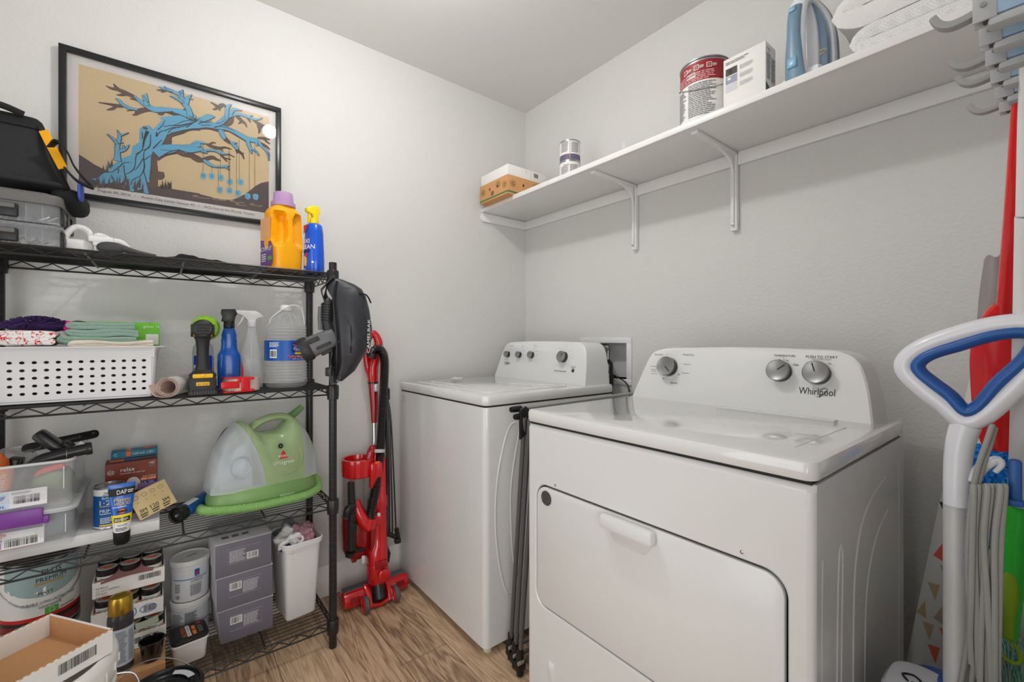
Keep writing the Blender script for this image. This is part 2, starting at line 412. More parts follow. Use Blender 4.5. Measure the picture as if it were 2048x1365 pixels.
# brown shade strokes
for C, pts in ((C2, [(985, 985, 110), (985, 750, 110), (990, 600, 90), (1060, 470, 80), (1170, 360, 120), (1230, 285, 50), (1380, 235, 50), (1500, 195, 36), (1638, 196, 36)]),
  (C2, [(1060, 770, 120), (1060, 830, 130), (1040, 870, 60)]), (C2, [(1040, 600, 60), (1150, 540, 50), (1330, 490, 70), (1420, 515, 70), (1540, 560, 60), (1638, 615, 70)]),
  (C3, [(0, 1030, 90), (60, 960, 60), (180, 910, 60), (330, 880, 40), (560, 865, 30), (700, 890, 36), (770, 920, 30)]), (C3, [(600, 830, 20), (760, 820, 60), (860, 770, 110), (920, 700, 50), (960, 690, 10)]),
  (C3, [(0, 640, 16), (120, 670, 40), (230, 700, 50), (290, 715, 20)]), (C3, [(280, 640, 70), (330, 600, 20)]),
  (C3, [(800, 900, 20), (880, 905, 30), (1000, 970, 40), (1100, 1030, 36), (1140, 1090, 10)]), (C3, [(0, 1215, 20), (150, 1175, 70), (250, 1215, 70), (350, 1235, 70), (450, 1300, 60), (530, 1300, 40)]),
  (C3, [(520, 1300, 40), (640, 1265, 46), (700, 1290, 30), (760, 1310, 6)]), (C3, [(845, 590, 30), (790, 548, 40), (730, 580, 44), (680, 545, 24), (620, 512, 6)]), (C3, [(730, 570, 30), (690, 605, 20), (650, 608, 6)]), (C3, [(740, 585, 30), (748, 630, 6)]),
  (C3, [(980, 700, 50), (1040, 760, 40), (1090, 800, 26), (1118, 855, 6)]), (C3, [(1050, 780, 24), (1000, 805, 8)]), (C3, [(1130, 730, 30), (1170, 790, 8)]), (C3, [(1200, 750, 20), (1270, 800, 40), (1350, 830, 16), (1410, 840, 6)]), (C3, [(1260, 810, 30), (1350, 870, 30), (1440, 930, 8)]), (C3, [(1280, 830, 50), (1290, 890, 30), (1278, 940, 6)]),
  (C3, [(1260, 1000, 16), (1350, 1005, 34), (1440, 1025, 6)]), (C3, [(1340, 1000, 24), (1400, 1060, 20), (1450, 1085, 6)]), (C3, [(1270, 1050, 10), (1360, 1100, 30), (1445, 1165, 6)]),
  (C3, [(820, 1010, 60), (880, 1060, 40), (920, 1070, 20)]), (C3, [(990, 1170, 40), (1050, 1220, 26), (1080, 1290, 6)]), (C3, [(970, 1160, 20), (990, 1215, 6)]), (C3, [(1010, 1190, 20), (1080, 1215, 6)]),
  (C3, [(570, 1080, 20), (620, 1110, 36), (740, 1140, 36), (820, 1130, 20), (910, 1155, 5)]), (C3, [(600, 1090, 16), (650, 1065, 16), (695, 1070, 5)]), (C3, [(740, 1140, 20), (795, 1185, 5)]), (C3, [(850, 1215, 10), (950, 1260, 5)]), (C3, [(740, 1200, 24), (800, 1270, 20), (850, 1325, 5)]), (C3, [(790, 1270, 16), (900, 1295, 5)]),
  (C1, [(1420, 1030, 60), (1340, 970, 50), (1210, 910, 60), (1100, 860, 50), (1050, 820, 40), (1000, 750, 6)]), (C1, [(1070, 850, 40), (960, 830, 30), (870, 785, 5)]), (C1, [(1210, 930, 40), (1130, 945, 26), (1050, 940, 5)]), (C1, [(1400, 1020, 36), (1280, 1010, 6)]),
  (C1, [(2005, 1250, 30), (1880, 1225, 40), (1800, 1240, 90), (1745, 1250, 50)]), (C1, [(1680, 1200, 40), (1560, 1195, 60), (1430, 1225, 70), (1380, 1275, 30), (1320, 1285, 6)]), (C1, [(1350, 1200, 16), (1225, 1215, 6)]),
  (C1, [(1200, 1140, 20), (1080, 1130, 46), (980, 1110, 30), (860, 1090, 20), (742, 1070, 5)]), (C1, [(1040, 1140, 26), (980, 1180, 30), (885, 1198, 5)]), (C1, [(1900, 880, 20), (1820, 865, 26), (1735, 858, 5)]), (C1, [(1880, 880, 20), (1815, 900, 6)])):
    stroke(C, [(p[0], p[1], p[2]+8) for p in pts], PDK, .0006); stroke(C, pts, PBR, .0007)
# blue trunk
trunk = [(150, 880), (240, 860), (350, 780), (440, 700), (560, 600), (700, 550), (720, 430), (810, 380), (815, 190), (860, 155), (940, 150), (975, 190), (985, 215), (1050, 150), (1100, 95), (1180, 65), (1300, 50), (1480, 30), (1638, 62), (1638, 196), (1500, 200), (1340, 235), (1190, 270), (1160, 330), (1100, 440), (1060, 490), (1000, 500), (970, 560), (965, 700), (945, 870), (950, 920), (905, 930), (940, 1085), (860, 1060), (830, 1020), (720, 1050), (600, 1010), (560, 960), (430, 930), (300, 950), (240, 940), (200, 900)]
cxm, cym = 800, 550
pp.poly([PW(*C2(cxm+(x-cxm)*1.015+3, cym+(y-cym)*1.012+3)) for x, y in trunk], PDK, TP, lev_())
pp.poly([PW(*C2(*p)) for p in trunk], PBL, TP, lev_())
for C, pts in ((C3, [(0, 830, 200), (150, 800, 190), (300, 785, 170), (420, 800, 130), (560, 810, 90), (700, 840, 70), (850, 870, 50), (980, 930, 56), (1120, 1010, 64), (1250, 1040, 60), (1320, 1110, 30), (1400, 1200, 30), (1435, 1310, 8)]),
  (C3, [(430, 770, 60), (540, 735, 60), (600, 710, 66), (680, 705, 12)]), (C3, [(650, 835, 40), (760, 785, 60), (870, 695, 50), (1000, 672, 34), (1120, 705, 34), (1230, 745, 26), (1330, 725, 8)]),
  (C3, [(840, 730, 40), (845, 610, 40), (870, 560, 34), (905, 540, 5)]), (C3, [(890, 670, 40), (940, 610, 36), (1050, 625, 6)]), (C3, [(1150, 700, 20), (1200, 690, 5)]), (C3, [(1290, 740, 20), (1320, 715, 5)]),
  (C3, [(400, 740, 90), (330, 690, 90), (200, 640, 70), (80, 620, 44), (0, 616, 36)]), (C1, [(2005, 1195, 50), (1850, 1190, 70), (1700, 1190, 80), (1580, 1130, 80), (1460, 1050, 50), (1350, 960, 20)]),
  (C1, [(1560, 1130, 60), (1550, 1020, 60), (1560, 910, 8)]), (C1, [(1540, 1040, 40), (1490, 940, 8)]), (C1, [(1560, 1050, 20), (1610, 1050, 5)]), (C1, [(1410, 1195, 26), (1260, 1160, 40), (1150, 1100, 44), (1090, 1030, 30), (1030, 1000, 6)]),
  (C3, [(345, 720, 60), (320, 610, 60), (250, 510, 60), (220, 430, 50), (140, 380, 40), (0, 325, 40)]), (C1, [(2010, 875, 30), (1880, 840, 40), (1770, 800, 6)]), (C1, [(1900, 850, 20), (1860, 785, 5)]), (C3, [(280, 530, 60), (310, 460, 40), (365, 405, 6)]), (C3, [(320, 450, 20), (380, 475, 5)]), (C3, [(225, 430, 40), (240, 335, 8)]), (C3, [(225, 400, 20), (190, 350, 5)]), (C3, [(250, 520, 30), (160, 462, 26), (62, 422, 5)]),
  (C3, [(745, 890, 46), (790, 965, 56), (812, 1015, 30)]), (C3, [(895, 1050, 20), (940, 1090, 50), (995, 1155, 26)]), (C3, [(930, 1065, 30), (985, 1068, 5)]), (C3, [(1125, 1030, 50), (1150, 1120, 40), (1185, 1215, 8)]), (C3, [(1170, 1140, 24), (1240, 1180, 20), (1280, 1240, 6)]), (C3, [(1240, 1050, 40), (1260, 1110, 16)]),
  (C3, [(-30, 1160, 120), (100, 1140, 100), (200, 1130, 60), (330, 1125, 64), (450, 1140, 60), (530, 1180, 40), (580, 1205, 6)]), (C3, [(360, 1110, 40), (430, 1062, 40), (520, 1065, 20), (570, 1080, 12)]), (C3, [(560, 1165, 24), (680, 1170, 26), (770, 1210, 30), (860, 1222, 6)]), (C3, [(270, 1180, 60), (340, 1190, 20)]),
  (C4, [(430, 305, 30), (480, 340, 44), (560, 390, 36), (660, 410, 20), (760, 402, 30), (828, 398, 5)]), (C4, [(770, 410, 26), (825, 458, 5)]), (C3, [(1400, 1190, 16), (1412, 1310, 5)]),
  (C2, [(510, 630, 70), (515, 540, 46), (510, 420, 40), (540, 320, 30), (530, 250, 14), (505, 205, 3)]), (C2, [(510, 400, 24), (450, 325, 22), (370, 260, 3)]), (C2, [(550, 285, 14), (665, 243, 3)]), (C2, [(530, 385, 10), (598, 380, 3)]), (C2, [(535, 505, 20), (610, 470, 34), (672, 408, 3)]), (C2, [(600, 460, 26), (590, 410, 5)]), (C2, [(1030, 530, 110), (1180, 460, 90), (1350, 440, 60), (1480, 450, 60), (1638, 400, 50)]), (C2, [(1350, 450, 50), (1500, 480, 70), (1638, 470, 40)]), (C2, [(160, 880, 6), (215, 885, 30)])):
    branch(C, pts)
# bark cracks, hollow, grass
pp.disc(*PW(*C2(890, 185)), .0075, .0045, PBR, TP, lev_())
for pts in ([(905, 215, 10), (870, 360, 14), (850, 480, 8), (770, 560, 10), (755, 680, 8), (720, 760, 10), (620, 820, 5)], [(930, 230, 26), (885, 340, 12), (870, 440, 6)], [(965, 270, 6), (960, 400, 10), (935, 450, 14), (880, 500, 8), (870, 600, 10), (880, 720, 14), (830, 830, 8), (720, 890, 8), (700, 960, 10)], [(850, 240, 8), (855, 330, 10)], [(350, 790, 4), (440, 780, 8), (540, 710, 10), (600, 660, 8), (700, 650, 4)], [(600, 690, 8), (610, 800, 8), (620, 900, 14), (560, 960, 30)], [(530, 740, 10), (520, 800, 8)], [(760, 540, 8), (870, 480, 6), (940, 460, 4)], [(1050, 240, 14), (1045, 300, 10), (1100, 230, 8), (1180, 220, 5)], [(1000, 460, 14), (1060, 400, 10), (1120, 340, 6)], [(1160, 80, 5), (1120, 150, 8), (1060, 210, 10)], [(1140, 160, 8), (1300, 140, 6), (1420, 90, 8), (1640, 60, 6)], [(1200, 250, 10), (1270, 190, 8), (1440, 150, 8), (1560, 90, 10), (1450, 50, 6)], [(880, 620, 10), (960, 560, 8)], [(870, 760, 6), (900, 880, 10), (920, 940, 8)], [(750, 760, 6), (800, 700, 8), (860, 600, 10)], [(1100, 480, 6), (1250, 490, 5)], [(430, 820, 5), (450, 880, 14)]):
    stroke(C2, pts, PDK, .0013)
for pts in ([(290, 730, 10), (330, 740, 10), (500, 780, 5)], [(60, 830, 8), (200, 830, 12), (380, 790, 8), (430, 760, 12), (330, 700, 8)], [(430, 760, 10), (290, 860, 10)], [(480, 770, 14), (560, 790, 8), (640, 770, 8)], [(700, 800, 10), (760, 795, 6), (820, 750, 6)], [(680, 840, 6), (850, 860, 8), (960, 920, 6)], [(0, 900, 8), (100, 860, 8), (200, 860, 6)], [(490, 830, 8), (620, 825, 8)]):
    stroke(C3, pts, PDK, .0013)
for i in range(46):
    x = R.uniform(180, 860); y = 930+R.uniform(-10, 70)*(x-180)/680; h = R.uniform(40, 130); q = R.uniform(-50, 50)
    pp.poly([PW(*C2(x-16, y+60)), PW(*C2(x+16, y+60)), PW(*C2(x+q, y-h))], PGR, TP, lev_())
for i in range(14):
    x = R.uniform(1060, 1240); y = 990; q = R.uniform(-60, 60); h = R.uniform(30, 110)
    pp.poly([PW(*C2(x-14, y+20)), PW(*C2(x+14, y+20)), PW(*C2(x+q, y-h))], PDK, TP, lev_())
for k, x0_, y0_, q in ((0, 430, 620, 10), (0, 410, 640, -30), (0, 320, 700, 0), (0, 370, 700, 0)):
    pp.poly([PW(*C2(x0_-20, y0_+90)), PW(*C2(x0_+24, y0_+90)), PW(*C2(x0_+q, y0_-20))], PGR, TP, lev_())
# hanging tags with letters
for (ch, x, y, yt, xt) in (('H', 430, 550, 60, 425), ('A', 557, 555, 395, 557), ('Y', 693, 575, 240, 686), ('E', 830, 640, 120, 815), ('S', 993, 645, 0, 970), ('C', 680, 762, 390, 653), ('A', 825, 775, 180, 830), ('R', 952, 815, 200, 930), ('L', 1100, 860, 150, 1125), ('L', 1220, 868, 90, 1208)):
    stroke(C4, [(xt, yt, 4), (xt, y-40, 4)], PDK, .0009)
    q = [(x+rx*45, y+ry*48) for rx, ry in ((-1, -.7), (-.1, -1), (.8, -.75), (1, .2), (.5, 1), (-.3, .9), (-.9, .5))]
    pp.poly([PW(*C4(*v)) for v in q], PBL, TP, lev_()); u, v = PW(*C4(x, y)); pp.text(ch, u, v, .0075, PDK, TP, lev_())
for (x, y, w_) in ((400, 870, 130), (670, 905, 110), (940, 940, 110), (1230, 990, 90), (1000, 985, 80)):
    P = [(x+w_*math.cos(a*PI/8), y+12*math.sin(a*PI/8)+(w_*math.cos(a*PI/8))*.13, 5) for a in range(0, 12)]
    stroke(C4, P, TAN, .0012, 2)
def ptxt(t, xa, xb, ya):
    a = PW(xa, ya); b = PW(xb, ya); pp.text(t, (a[0]+b[0])/2, a[1], .0085, PDK, TP, .0012, w=abs(b[0]-a[0]))
zc = PW(230, 386)[1]
for t, xa, xb in (('August 30, 2016', 194.5, 261), ('Austin City Limits Season 42', 282, 389), ('ACL Live at the Moody Theater', 408, 510)):
    a = PW(xa, 400)[0]; b = PW(xb, 400)[0]; pp.text(t, (a+b)/2, 1.6225, .0085, PDK, TP, .0042, w=b-a)
for px_ in (271, 398): pp.disc(PW(px_, 400)[0], 1.622, .0012, .0012, PDK, TP, .0042, 8)
pp.build('poster_print', pt, flat=True)
gl = MB(L0); gl.box(((X0+X1)/2, WA-.0185, (Z0+Z1)/2), (X1-X0-.03, .0016, Z1-Z0-.03), mat('picture_glass', (255, 255, 255), .02, trans=1, ior=1.45, var=0)); gl.build('glass_pane', pt)
# ================================================================== white wall shelf and what stands on it
SX, SZ = 1.384, 1.851                                        # front edge, top of board
sh = thing('wall_shelf', 'long white painted wall shelf running along the right wall above the washer and dryer', 'shelf', (WB, 1.0, SZ))
L = Tr(-WB, -1.0, -SZ)
MB(L).box(((SX+.004+WB)/2, (WD+WA)/2, SZ-.0095), (WB-SX-.004, WA-WD, .019), TRIM, .0008).build('board', sh)
MB(L).box((SX-.001, (WD+1.735)/2, SZ-.011), (.010, 1.735-WD, .023), TRIM, .003).build('front_edging', sh)
def cleat(y0, y1): return MB(L).box((WB-.0065, (y0+y1)/2, SZ-.0435), (.013, y1-y0, .049), TRIM, .002)
cleat(WD, 2.03).build('wall_cleat', sh)
MB(L).prism([(SX+.01, SZ-.02), (SX-.005, SZ-.052), (SX+.012, SZ-.068), (WB, SZ-.068), (WB, SZ-.02)], -WA, -(WA-.013), TRIM, Matrix(((1, 0, 0, 0), (0, 0, -1, 0), (0, 1, 0, 0), (0, 0, 0, 1))), .002).build('wall_cleat', sh)
for by in (1.235, .785):
    b = MB(L); q = .013
    # channel profile arm and leg with a curved gusset between
    b.box((WB-.012, by, (1.535+SZ-.02)/2), (.022, .026, SZ-.02-1.535), TRIM, .004)
    b.box((WB-.026, by, (1.545+SZ-.02)/2), (.010, .010, SZ-.03-1.55), TRIM, .004)
    b.box(((SX+.02+WB)/2, by, SZ-.0265), (WB-SX-.03, .026, .014), TRIM, .004)
    gp = [(WB-.02, SZ-.024), (SX+.14, SZ-.026), (WB-.10, SZ-.040), (WB-.055, SZ-.055), (WB-.038, SZ-.075), (WB-.02, SZ-.14)]
    b.prism(gp, -by-.005, -by+.005, TRIM, Matrix(((1, 0, 0, 0), (0, 0, -1, 0), (0, 1, 0, 0), (0, 0, 0, 1))), .001)
    for zz in (1.555, SZ-.06): b.lathe([(.005, 0), (.004, .003), (0.001, .0035)], STEEL, (0, 0, 0), 12, frame((WB-.031, by, zz), (0, 1, 0), (0, 0, 1)) @ Ry(PI))
    b.build('bracket', sh)
# ---- citrus carton with white lid
bx = thing('cardboard_box', 'small brown produce carton with a white lid at the far end of the wall shelf', 'box', (1.475, 1.845, SZ))
CARDB = mat('carton_brown', (203, 150, 98), .85, var=.05, vs=40); GRN = mat('print_green', (70, 118, 84), .8, var=0)
b = MB(); hx, hy = .135, .122
b.box((0, 0, .048), (2*hx, 2*hy, .096), CARDB, .002)
Tl = frame((-hx, 0, 0), (0, -1, 0), (0, 0, 1)); Tf = frame((0, -hy, 0), (1, 0, 0), (0, 0, 1))
for T, w_ in ((Tl, hy), (Tf, hx)):
    b.rect(-w_, .008, w_, .016, GRN, T)
    for cx_, cy_ in ((-.75*w_, .055), (.35*w_, .065), (.8*w_, .05)):
        for k in range(5):
            a = k*1.256+cx_*9; P = [(cx_+.011*math.cos(a)+.009*math.cos(t_), cy_+.011*math.sin(a)+.006*math.sin(t_), .001) for t_ in [i*PI/4 for i in range(8)]]
            b.tube(P, .0007, GRN, 4, T, closed=True)
    for hx_ in (-.25, .3): b.disc(hx_*w_, .058, .0055, .0075, BLACK, T, .0008)
    b.lines(-.15*w_, .022, .03, .022, 4, INK, T)
b.rect(.02, .026, .075, .062, INKW, Tf, .001, 1); b.bars(.035, .034, .034, .02, INK, Tf, .0014)
b.build('base', bx)
b = MB(); b.box((0, 0, .122), (2*hx-.01, 2*hy-.01, .056), PAPER, .002); Tf2 = frame((0, -hy+.005, 0), (1, 0, 0), (0, 0, 1))
b.bars(.04, .118, .03, .022, INK, Tf2); b.text('1', -.01, .135, .012, INK, Tf2); b.rect(.02, .101, .0205, .149, GREYINK, Tf2, nx=1)
b.build('lid', bx)
# ---- paint tins
TIN = mat('tin_metal', (176, 176, 178), .3, 1, var=.04)
def can(name, label, loc, r, h, bands, rz=0, dec=None, handle=0, group=None, lidm=TIN):
    t = thing(name, label, 'paint can', loc, rz, group)
    b = MB(); z = .004
    b.lathe([(r*.96, 0), (r*1.012, .0015), (r*1.012, .004), (r, .005)], TIN, ct=False)
    for (m, z1) in bands: b.lathe([(r, z), (r, z1)], m, cb=False, ct=False, seg=40); z = z1
    if dec: dec(b, cylw(r))
    b.build('body', t)
    l = MB(); l.lathe([(r, h-.003), (r*1.02, h-.002), (r*1.02, h+.001), (r*.98, h+.002), (r*.93, h+.0015), (r*.92, h-.003), (r*.86, h-.003), (r*.85, h-.001), (.001, h-.001)], lidm, cb=False, seg=40); l.build('lid', t)
    if handle:
        hd = MB(); hd.tube([(r*1.03*math.cos(a), -r*1.03*math.sin(a), h*.72-math.sin(a)*handle) for a in [i*PI/14 for i in range(15)]], .0014, TIN, 6); 
        for s_ in (-1, 1): hd.lathe([(.007, 0), (.006, .003), (.002, .004)], TIN, (0, 0, 0), 12, frame((s_*r, 0, h*.72), (0, s_, 0), (0, 0, 1)))
        hd.build('handle', t)
    return t
VIO = mat('label_violet', (98, 94, 120), .5, var=.02)
def dsm(b, W):
    b.lines(-.045, .012, .04, .062, 10, GREYINK, W); b.lines(.0, .03, .04, .05, 9, GREYINK, W); b.text('Chalk', -.018, .078, .009, VIO, W)
can('small_paint_can', 'small tin can with grey label, lower one of the two stacked on the wall shelf', (1.5, 1.452, SZ), .0485, .097, [(PAPER, .092), (TIN, .095)], face(1.5, 1.452), dsm, group='stacked small tins')
def dsm2(b, W):
    b.lines(-.045, .04, .04, .05, 9, GREYINK, W); b.lines(.006, .036, .04, .05, 9, GREYINK, W); b.text('15', .0, .022, .009, INKO, W); b.rect(-.0012, .004, .0012, .09, TIN, W)
can('small_paint_can', 'small tin can with violet band, upper one of the two stacked on the wall shelf', (1.5, 1.452, SZ+.098), .0475, .095, [(VIO, .03), (PAPER, .09), (TIN, .093)], face(1.5, 1.452), dsm2, group='stacked small tins')
MAR = mat('label_maroon', (150, 38, 44), .45, var=.04)
def dbig(b, W):
    for i, x in enumerate((-.075, -.035, .005)):
        b.rect(x, .168, x+.016, .184, INKW, W); b.rect(x+.002, .170, x+.014, .182, MAR, W, .0010); b.text('+', x+.008, .176, .008, INKW, W); b.lines(x+.018, .17, .016, .01, 3, INKW, W)
    b.rect(-.062, .147, -.030, .162, INKW, W); b.text('BEHR', -.046, .1545, .009, INK, W)
    b.lines(-.1, .132, .15, .03, 5, mat('ink_pink', (225, 170, 170), .6, var=0), W, .0008)
    b.lines(-.12, .02, .055, .1, 16, GREYINK, W, sd=3); b.lines(-.055, .015, .09, .11, 18, GREYINK, W, sd=4)
can('paint_can', 'gallon paint can with dark red and white label standing on the wall shelf', (1.47, .779, SZ), .080, .205, [(PAPER, .13), (MAR, .195), (TIN, .2)], face(1.47, .779), dbig, handle=.05)
# ---- white product box
b = MB(); b.box((0, 0, .0855), (.073, .127, .171), PAPER, .001)
T = frame((-.0365, 0, 0), (0, -1, 0), (0, 0, 1)); G1 = mat('photo_dark', (70, 66, 64), .6, var=.4, vs=60); G2 = mat('photo_violet', (150, 150, 175), .6, var=.3, vs=60)
for i, m in enumerate((G1, G2, mat('photo_pale', (205, 205, 212), .6, var=.1))):
    b.rect(-.056, .115-i*.026, -.02, .138-i*.026, m, T, nx=1)
    b.lines(-.012, .12-i*.026, .045, .014, 4, mat('ink_pale', (190, 190, 190), .6, var=0), T)
b.disc(-.04, .126, .006, .008, INK, T, .001); b.rect(-.05, .101, -.04, .108, INKW, T, .001, 1); b.lines(-.056, .150, .08, .01, 2, GREYINK, T)
T2 = frame((0, -.0635, 0), (1, 0, 0), (0, 0, 1)); b.text('ring', -.018, .155, .011, GREYINK, T2); b.lines(-.03, .06, .028, .08, 12, GREYINK, T2); b.lines(.004, .06, .028, .075, 11, GREYINK, T2)
b.poly([(-.035, .0), (.036, .0), (.036, .018), (-.035, .05)], mat('photo_green', (62, 84, 40), .6, var=.4, vs=80), T2)
tag(b.build('product_box'), 'white retail box with small photos on its side, between the red-label can and iron', 'box', loc=(1.457, .627, SZ))
# ---- clear cap on the shelf
b = MB(); b.lathe([(.014, 0), (.014, .004), (.011, .006), (.009, .03), (.004, .042), (.001, .043)], CLEAR, seg=16)
tag(b.build('clear_plastic_cap'), 'tiny clear plastic cap standing alone on the wall shelf, right of the two tins', 'cap', loc=(1.41, 1.075, SZ))
# ---- steam iron standing on its heel
ir = thing('steam_iron', 'blue and white steam iron standing on its heel on the wall shelf', 'iron', (1.475, .462, SZ), math.radians(-100))
BG = mat('iron_blue_grey', (112, 140, 160), .35, var=.04); IW = mat('iron_white', (225, 228, 232), .3, var=.01); TRB = mat('iron_tank', (118, 142, 168), .12, var=.05, coat=.4)
def solepts(k=1, n=12):
    pts = []
    for i in range(n+1): t = i/n; pts.append((.058*k*math.sin(PI/2*(1-t**1.9))+.0*t, .012+.262*t))
    return [(-x, y) for x, y in pts[::-1]][1:]+[(x, y) for x, y in pts][0:] if False else [(x, y) for x, y in pts]+[(-x, y) for x, y in pts[::-1][1:]]
S = lambda z: Matrix(((1, 0, 0, 0), (0, 0, 1, z), (0, 1, 0, 0), (0, 0, 0, 1)))   # outline (x, up) extruded along +y
b = MB(); b.prism(solepts(1.0), .030, .034, STEEL, S(0)); b.build('soleplate', ir)
b = MB(); b.prism([(x*.98, z*.985) for x, z in solepts()], .010, .030, IW, S(0), .004); b.prism([(x*.86, z*.93+.004) for x, z in solepts()], -.012, .012, TRB, S(0), .006)
b.prism([(x*.5, z*.9+.01) for x, z in solepts()], -.022, -.008, IW, S(0), .004)
b.box((0, -.018, .016), (.105, .09, .03), IW, .01); b.build('body', ir)
b = MB(); P = [(0, -.030, .245), (0, -.058, .225), (0, -.072, .18), (0, -.076, .12), (0, -.074, .06), (0, -.066, .012)]
sec = [(math.cos(2*PI*j/16), math.sin(2*PI*j/16)) for j in range(16)]
Q = smooth(P, 6); b.sweep(Q, sec, IW, up=(1, 0, 0), sc_=[(.016, .024)]*len(Q))
P2 = smooth([(0, -.078, .205), (0, -.086, .17), (0, -.088, .12), (0, -.087, .06), (0, -.080, .004)], 6); b.sweep(P2, sec, BG, up=(1, 0, 0), sc_=[(.012, .018+.010*max(0, (i-12)/12)) for i in range(len(P2))])
b.box((0, -.0965, .045), (.026, .008, .03), mat('iron_button', (120, 170, 195), .3, var=.02), .006)
b.box((0, -.094, .195), (.018, .01, .014), mat('iron_button'), .004)
b.build('handle', ir)
b = MB(); b.tube([(-.01, -.05, .245), (-.012, -.062, .262), (-.008, -.052, .272)], [.010, .008, .003], IW, 10); b.tube([(.012, -.045, .245), (.014, -.058, .258), (.010, -.05, .268)], [.010, .008, .003], IW, 10)
b.lathe([(.020, 0), (.022, .012), (.012, .02), (.001, .022)], IW, (0, -.03, .235), 16); b.build('spray_nozzle', ir)
b = MB(); T = frame((.0, -.0125, 0), (1, 0, 0), (0, 0, 1)); b.disc(.033, .082, .014, .008, mat('badge', (196, 180, 160), .4, var=0), T, .001); b.text('ROWE', .033, .082, .005, INK, T, .0016); b.build('badge', ir)
b = MB(); b.box((.045, .0, .006), (.03, .05, .012), BLACK, .003)
for i in range(4): b.box((.052+i*.006, -.02, .012+i*.002), (.004, .014, .02), BLACK, .001)
b.tube([(.06, 0, .012), (.08, -.01, .02), (.10, -.02, .022)], .0018, BLACK, 6, sm=4); b.build('cord_rest', ir)
# ---- folded towels
TW = mat('terry_white', (232, 231, 228), .95, var=.03, vs=300, bump=1.0, bs=420)
def waffle():
    m = mat('waffle_white', (226, 226, 224), .95, var=.02)
    nt = m.node_tree; b = nt.nodes['Principled BSDF']; tc = nt.nodes.new('ShaderNodeTexCoord'); mp = nt.nodes.new('ShaderNodeMapping'); mp.inputs['Rotation'].default_value = (.3, .3, PI/4)
    ck = nt.nodes.new('ShaderNodeTexChecker'); ck.inputs['Scale'].default_value = 230; bp = nt.nodes.new('ShaderNodeBump'); bp.inputs['Distance'].default_value = .002; bp.inputs['Strength'].default_value = .9
    nt.links.new(tc.outputs['Object'], mp.inputs[0]); nt.links.new(mp.outputs[0], ck.inputs['Vector']); nt.links.new(ck.outputs['Fac'], bp.inputs['Height']); nt.links.new(bp.outputs['Normal'], b.inputs['Normal'])
    mx = nt.nodes.new('ShaderNodeMix'); mx.data_type = 'RGBA'; mx.inputs[6].default_value = (*lin((216, 216, 214)), 1); mx.inputs[7].default_value = (*lin((236, 236, 234)), 1)
    nt.links.new(ck.outputs['Fac'], mx.inputs[0]); nt.links.new(mx.outputs[2], b.inputs['Base Color']); return m
def cloth_noise(b, amp, fr, sd=0):
    b.v = [v+Vector((noise.noise(v*fr+Vector((sd, 0, 0))), noise.noise(v*fr+Vector((0, sd+5, 0))), noise.noise(v*fr+Vector((9, 0, sd)))))*amp for v in b.v]; return b
def fold2(layers, L_, D, th, m, amp=.004, fr=14, sd=0):
    # layers stacked, folded edge at -x
    b = MB()
    for i in range(layers//2):
        z0 = i*2*th; c = z0+th
        P = [(L_/2, 0, z0+th*.5)]+[(L_/2-L_*k/8, 0, z0+th*.5) for k in range(1, 8)]+[(-L_/2, 0, z0+th*.52), (-L_/2-th*.6, 0, c), (-L_/2, 0, z0+th*1.48)]+[(-L_/2+L_*k/8, 0, z0+th*1.5) for k in range(1, 9)]
        n = 16; sec = [(th*.49, -D/2+D*j/n) for j in range(n+1)]+[(0, D/2+th*.2)]+[(-th*.49, D/2-D*j/n) for j in range(n+1)]+[(0, -D/2-th*.2)]
        b.sweep(smooth(P, 3), sec, m, up=(0, 1, 0))
    return cloth_noise(b, amp, fr, sd)
b = fold2(2, .30, .27, .036, waffle(), .004, 9, 3)
tag(b.build('folded_towel', ang=60), 'white waffle-weave towel folded flat, lower of the two on the wall shelf', 'towel', 'folded towels', (1.545, .165, SZ+.003), math.radians(90))
bpy.data.objects['folded_towel'].rotation_euler.z = -PI/2
b = fold2(2, .32, .27, .055, TW, .006, 8, 11)
o = tag(b.build('folded_towel', ang=60), 'white plush towel folded thick, upper of the two on the wall shelf', 'towel', 'folded towels', (1.550, .175, SZ+.078), -PI/2)
# ================================================================== washer
KN = mat('knob_face', (150, 150, 150), .35, .6, var=.02); KD = mat('knob_side', (66, 66, 68), .35, .4, var=.02); SHG = mat('painted_seam_shade', (40, 40, 40), .8, var=0)  # seam strip: near-black colour stands in for shade under the tops
PANEL = mat('panel_white', (224, 224, 223), .3, var=.01)
def knob(r, h, T, ang, big=False):
    k = MB(T); k.lathe([(r*1.12, 0), (r*1.12, .0015), (r*1.0, .002)], PANEL, ct=False, seg=28)
    k.lathe([(r*.92, .0015), (r*.90, h*.8), (r*.96, h*.86), (r*.97, h*.95), (r*.93, h)], KD, ct=False, cb=False, seg=32, rib=.012, ribn=0)
    k.lathe([(r*.985, h*.84), (r*.99, h*.95), (r*.93, h*1.02), (r*.90, h*1.0), (.001, h*1.0)], KN, cb=False, seg=32)
    k.box((r*.45*math.cos(ang), r*.45*math.sin(ang), h*1.02), (r*.7, r*.09, .001), INK, 0, Tr(0)) if False else k.add([(Vector((math.cos(ang)*a-math.sin(ang)*q, math.sin(ang)*a+math.cos(ang)*q, h*1.0+.0006))) for a, q in ((r*.05, -r*.05), (r*.8, -r*.05), (r*.8, r*.05), (r*.05, r*.05))], [[0, 1, 2, 3]], INK)
    return k
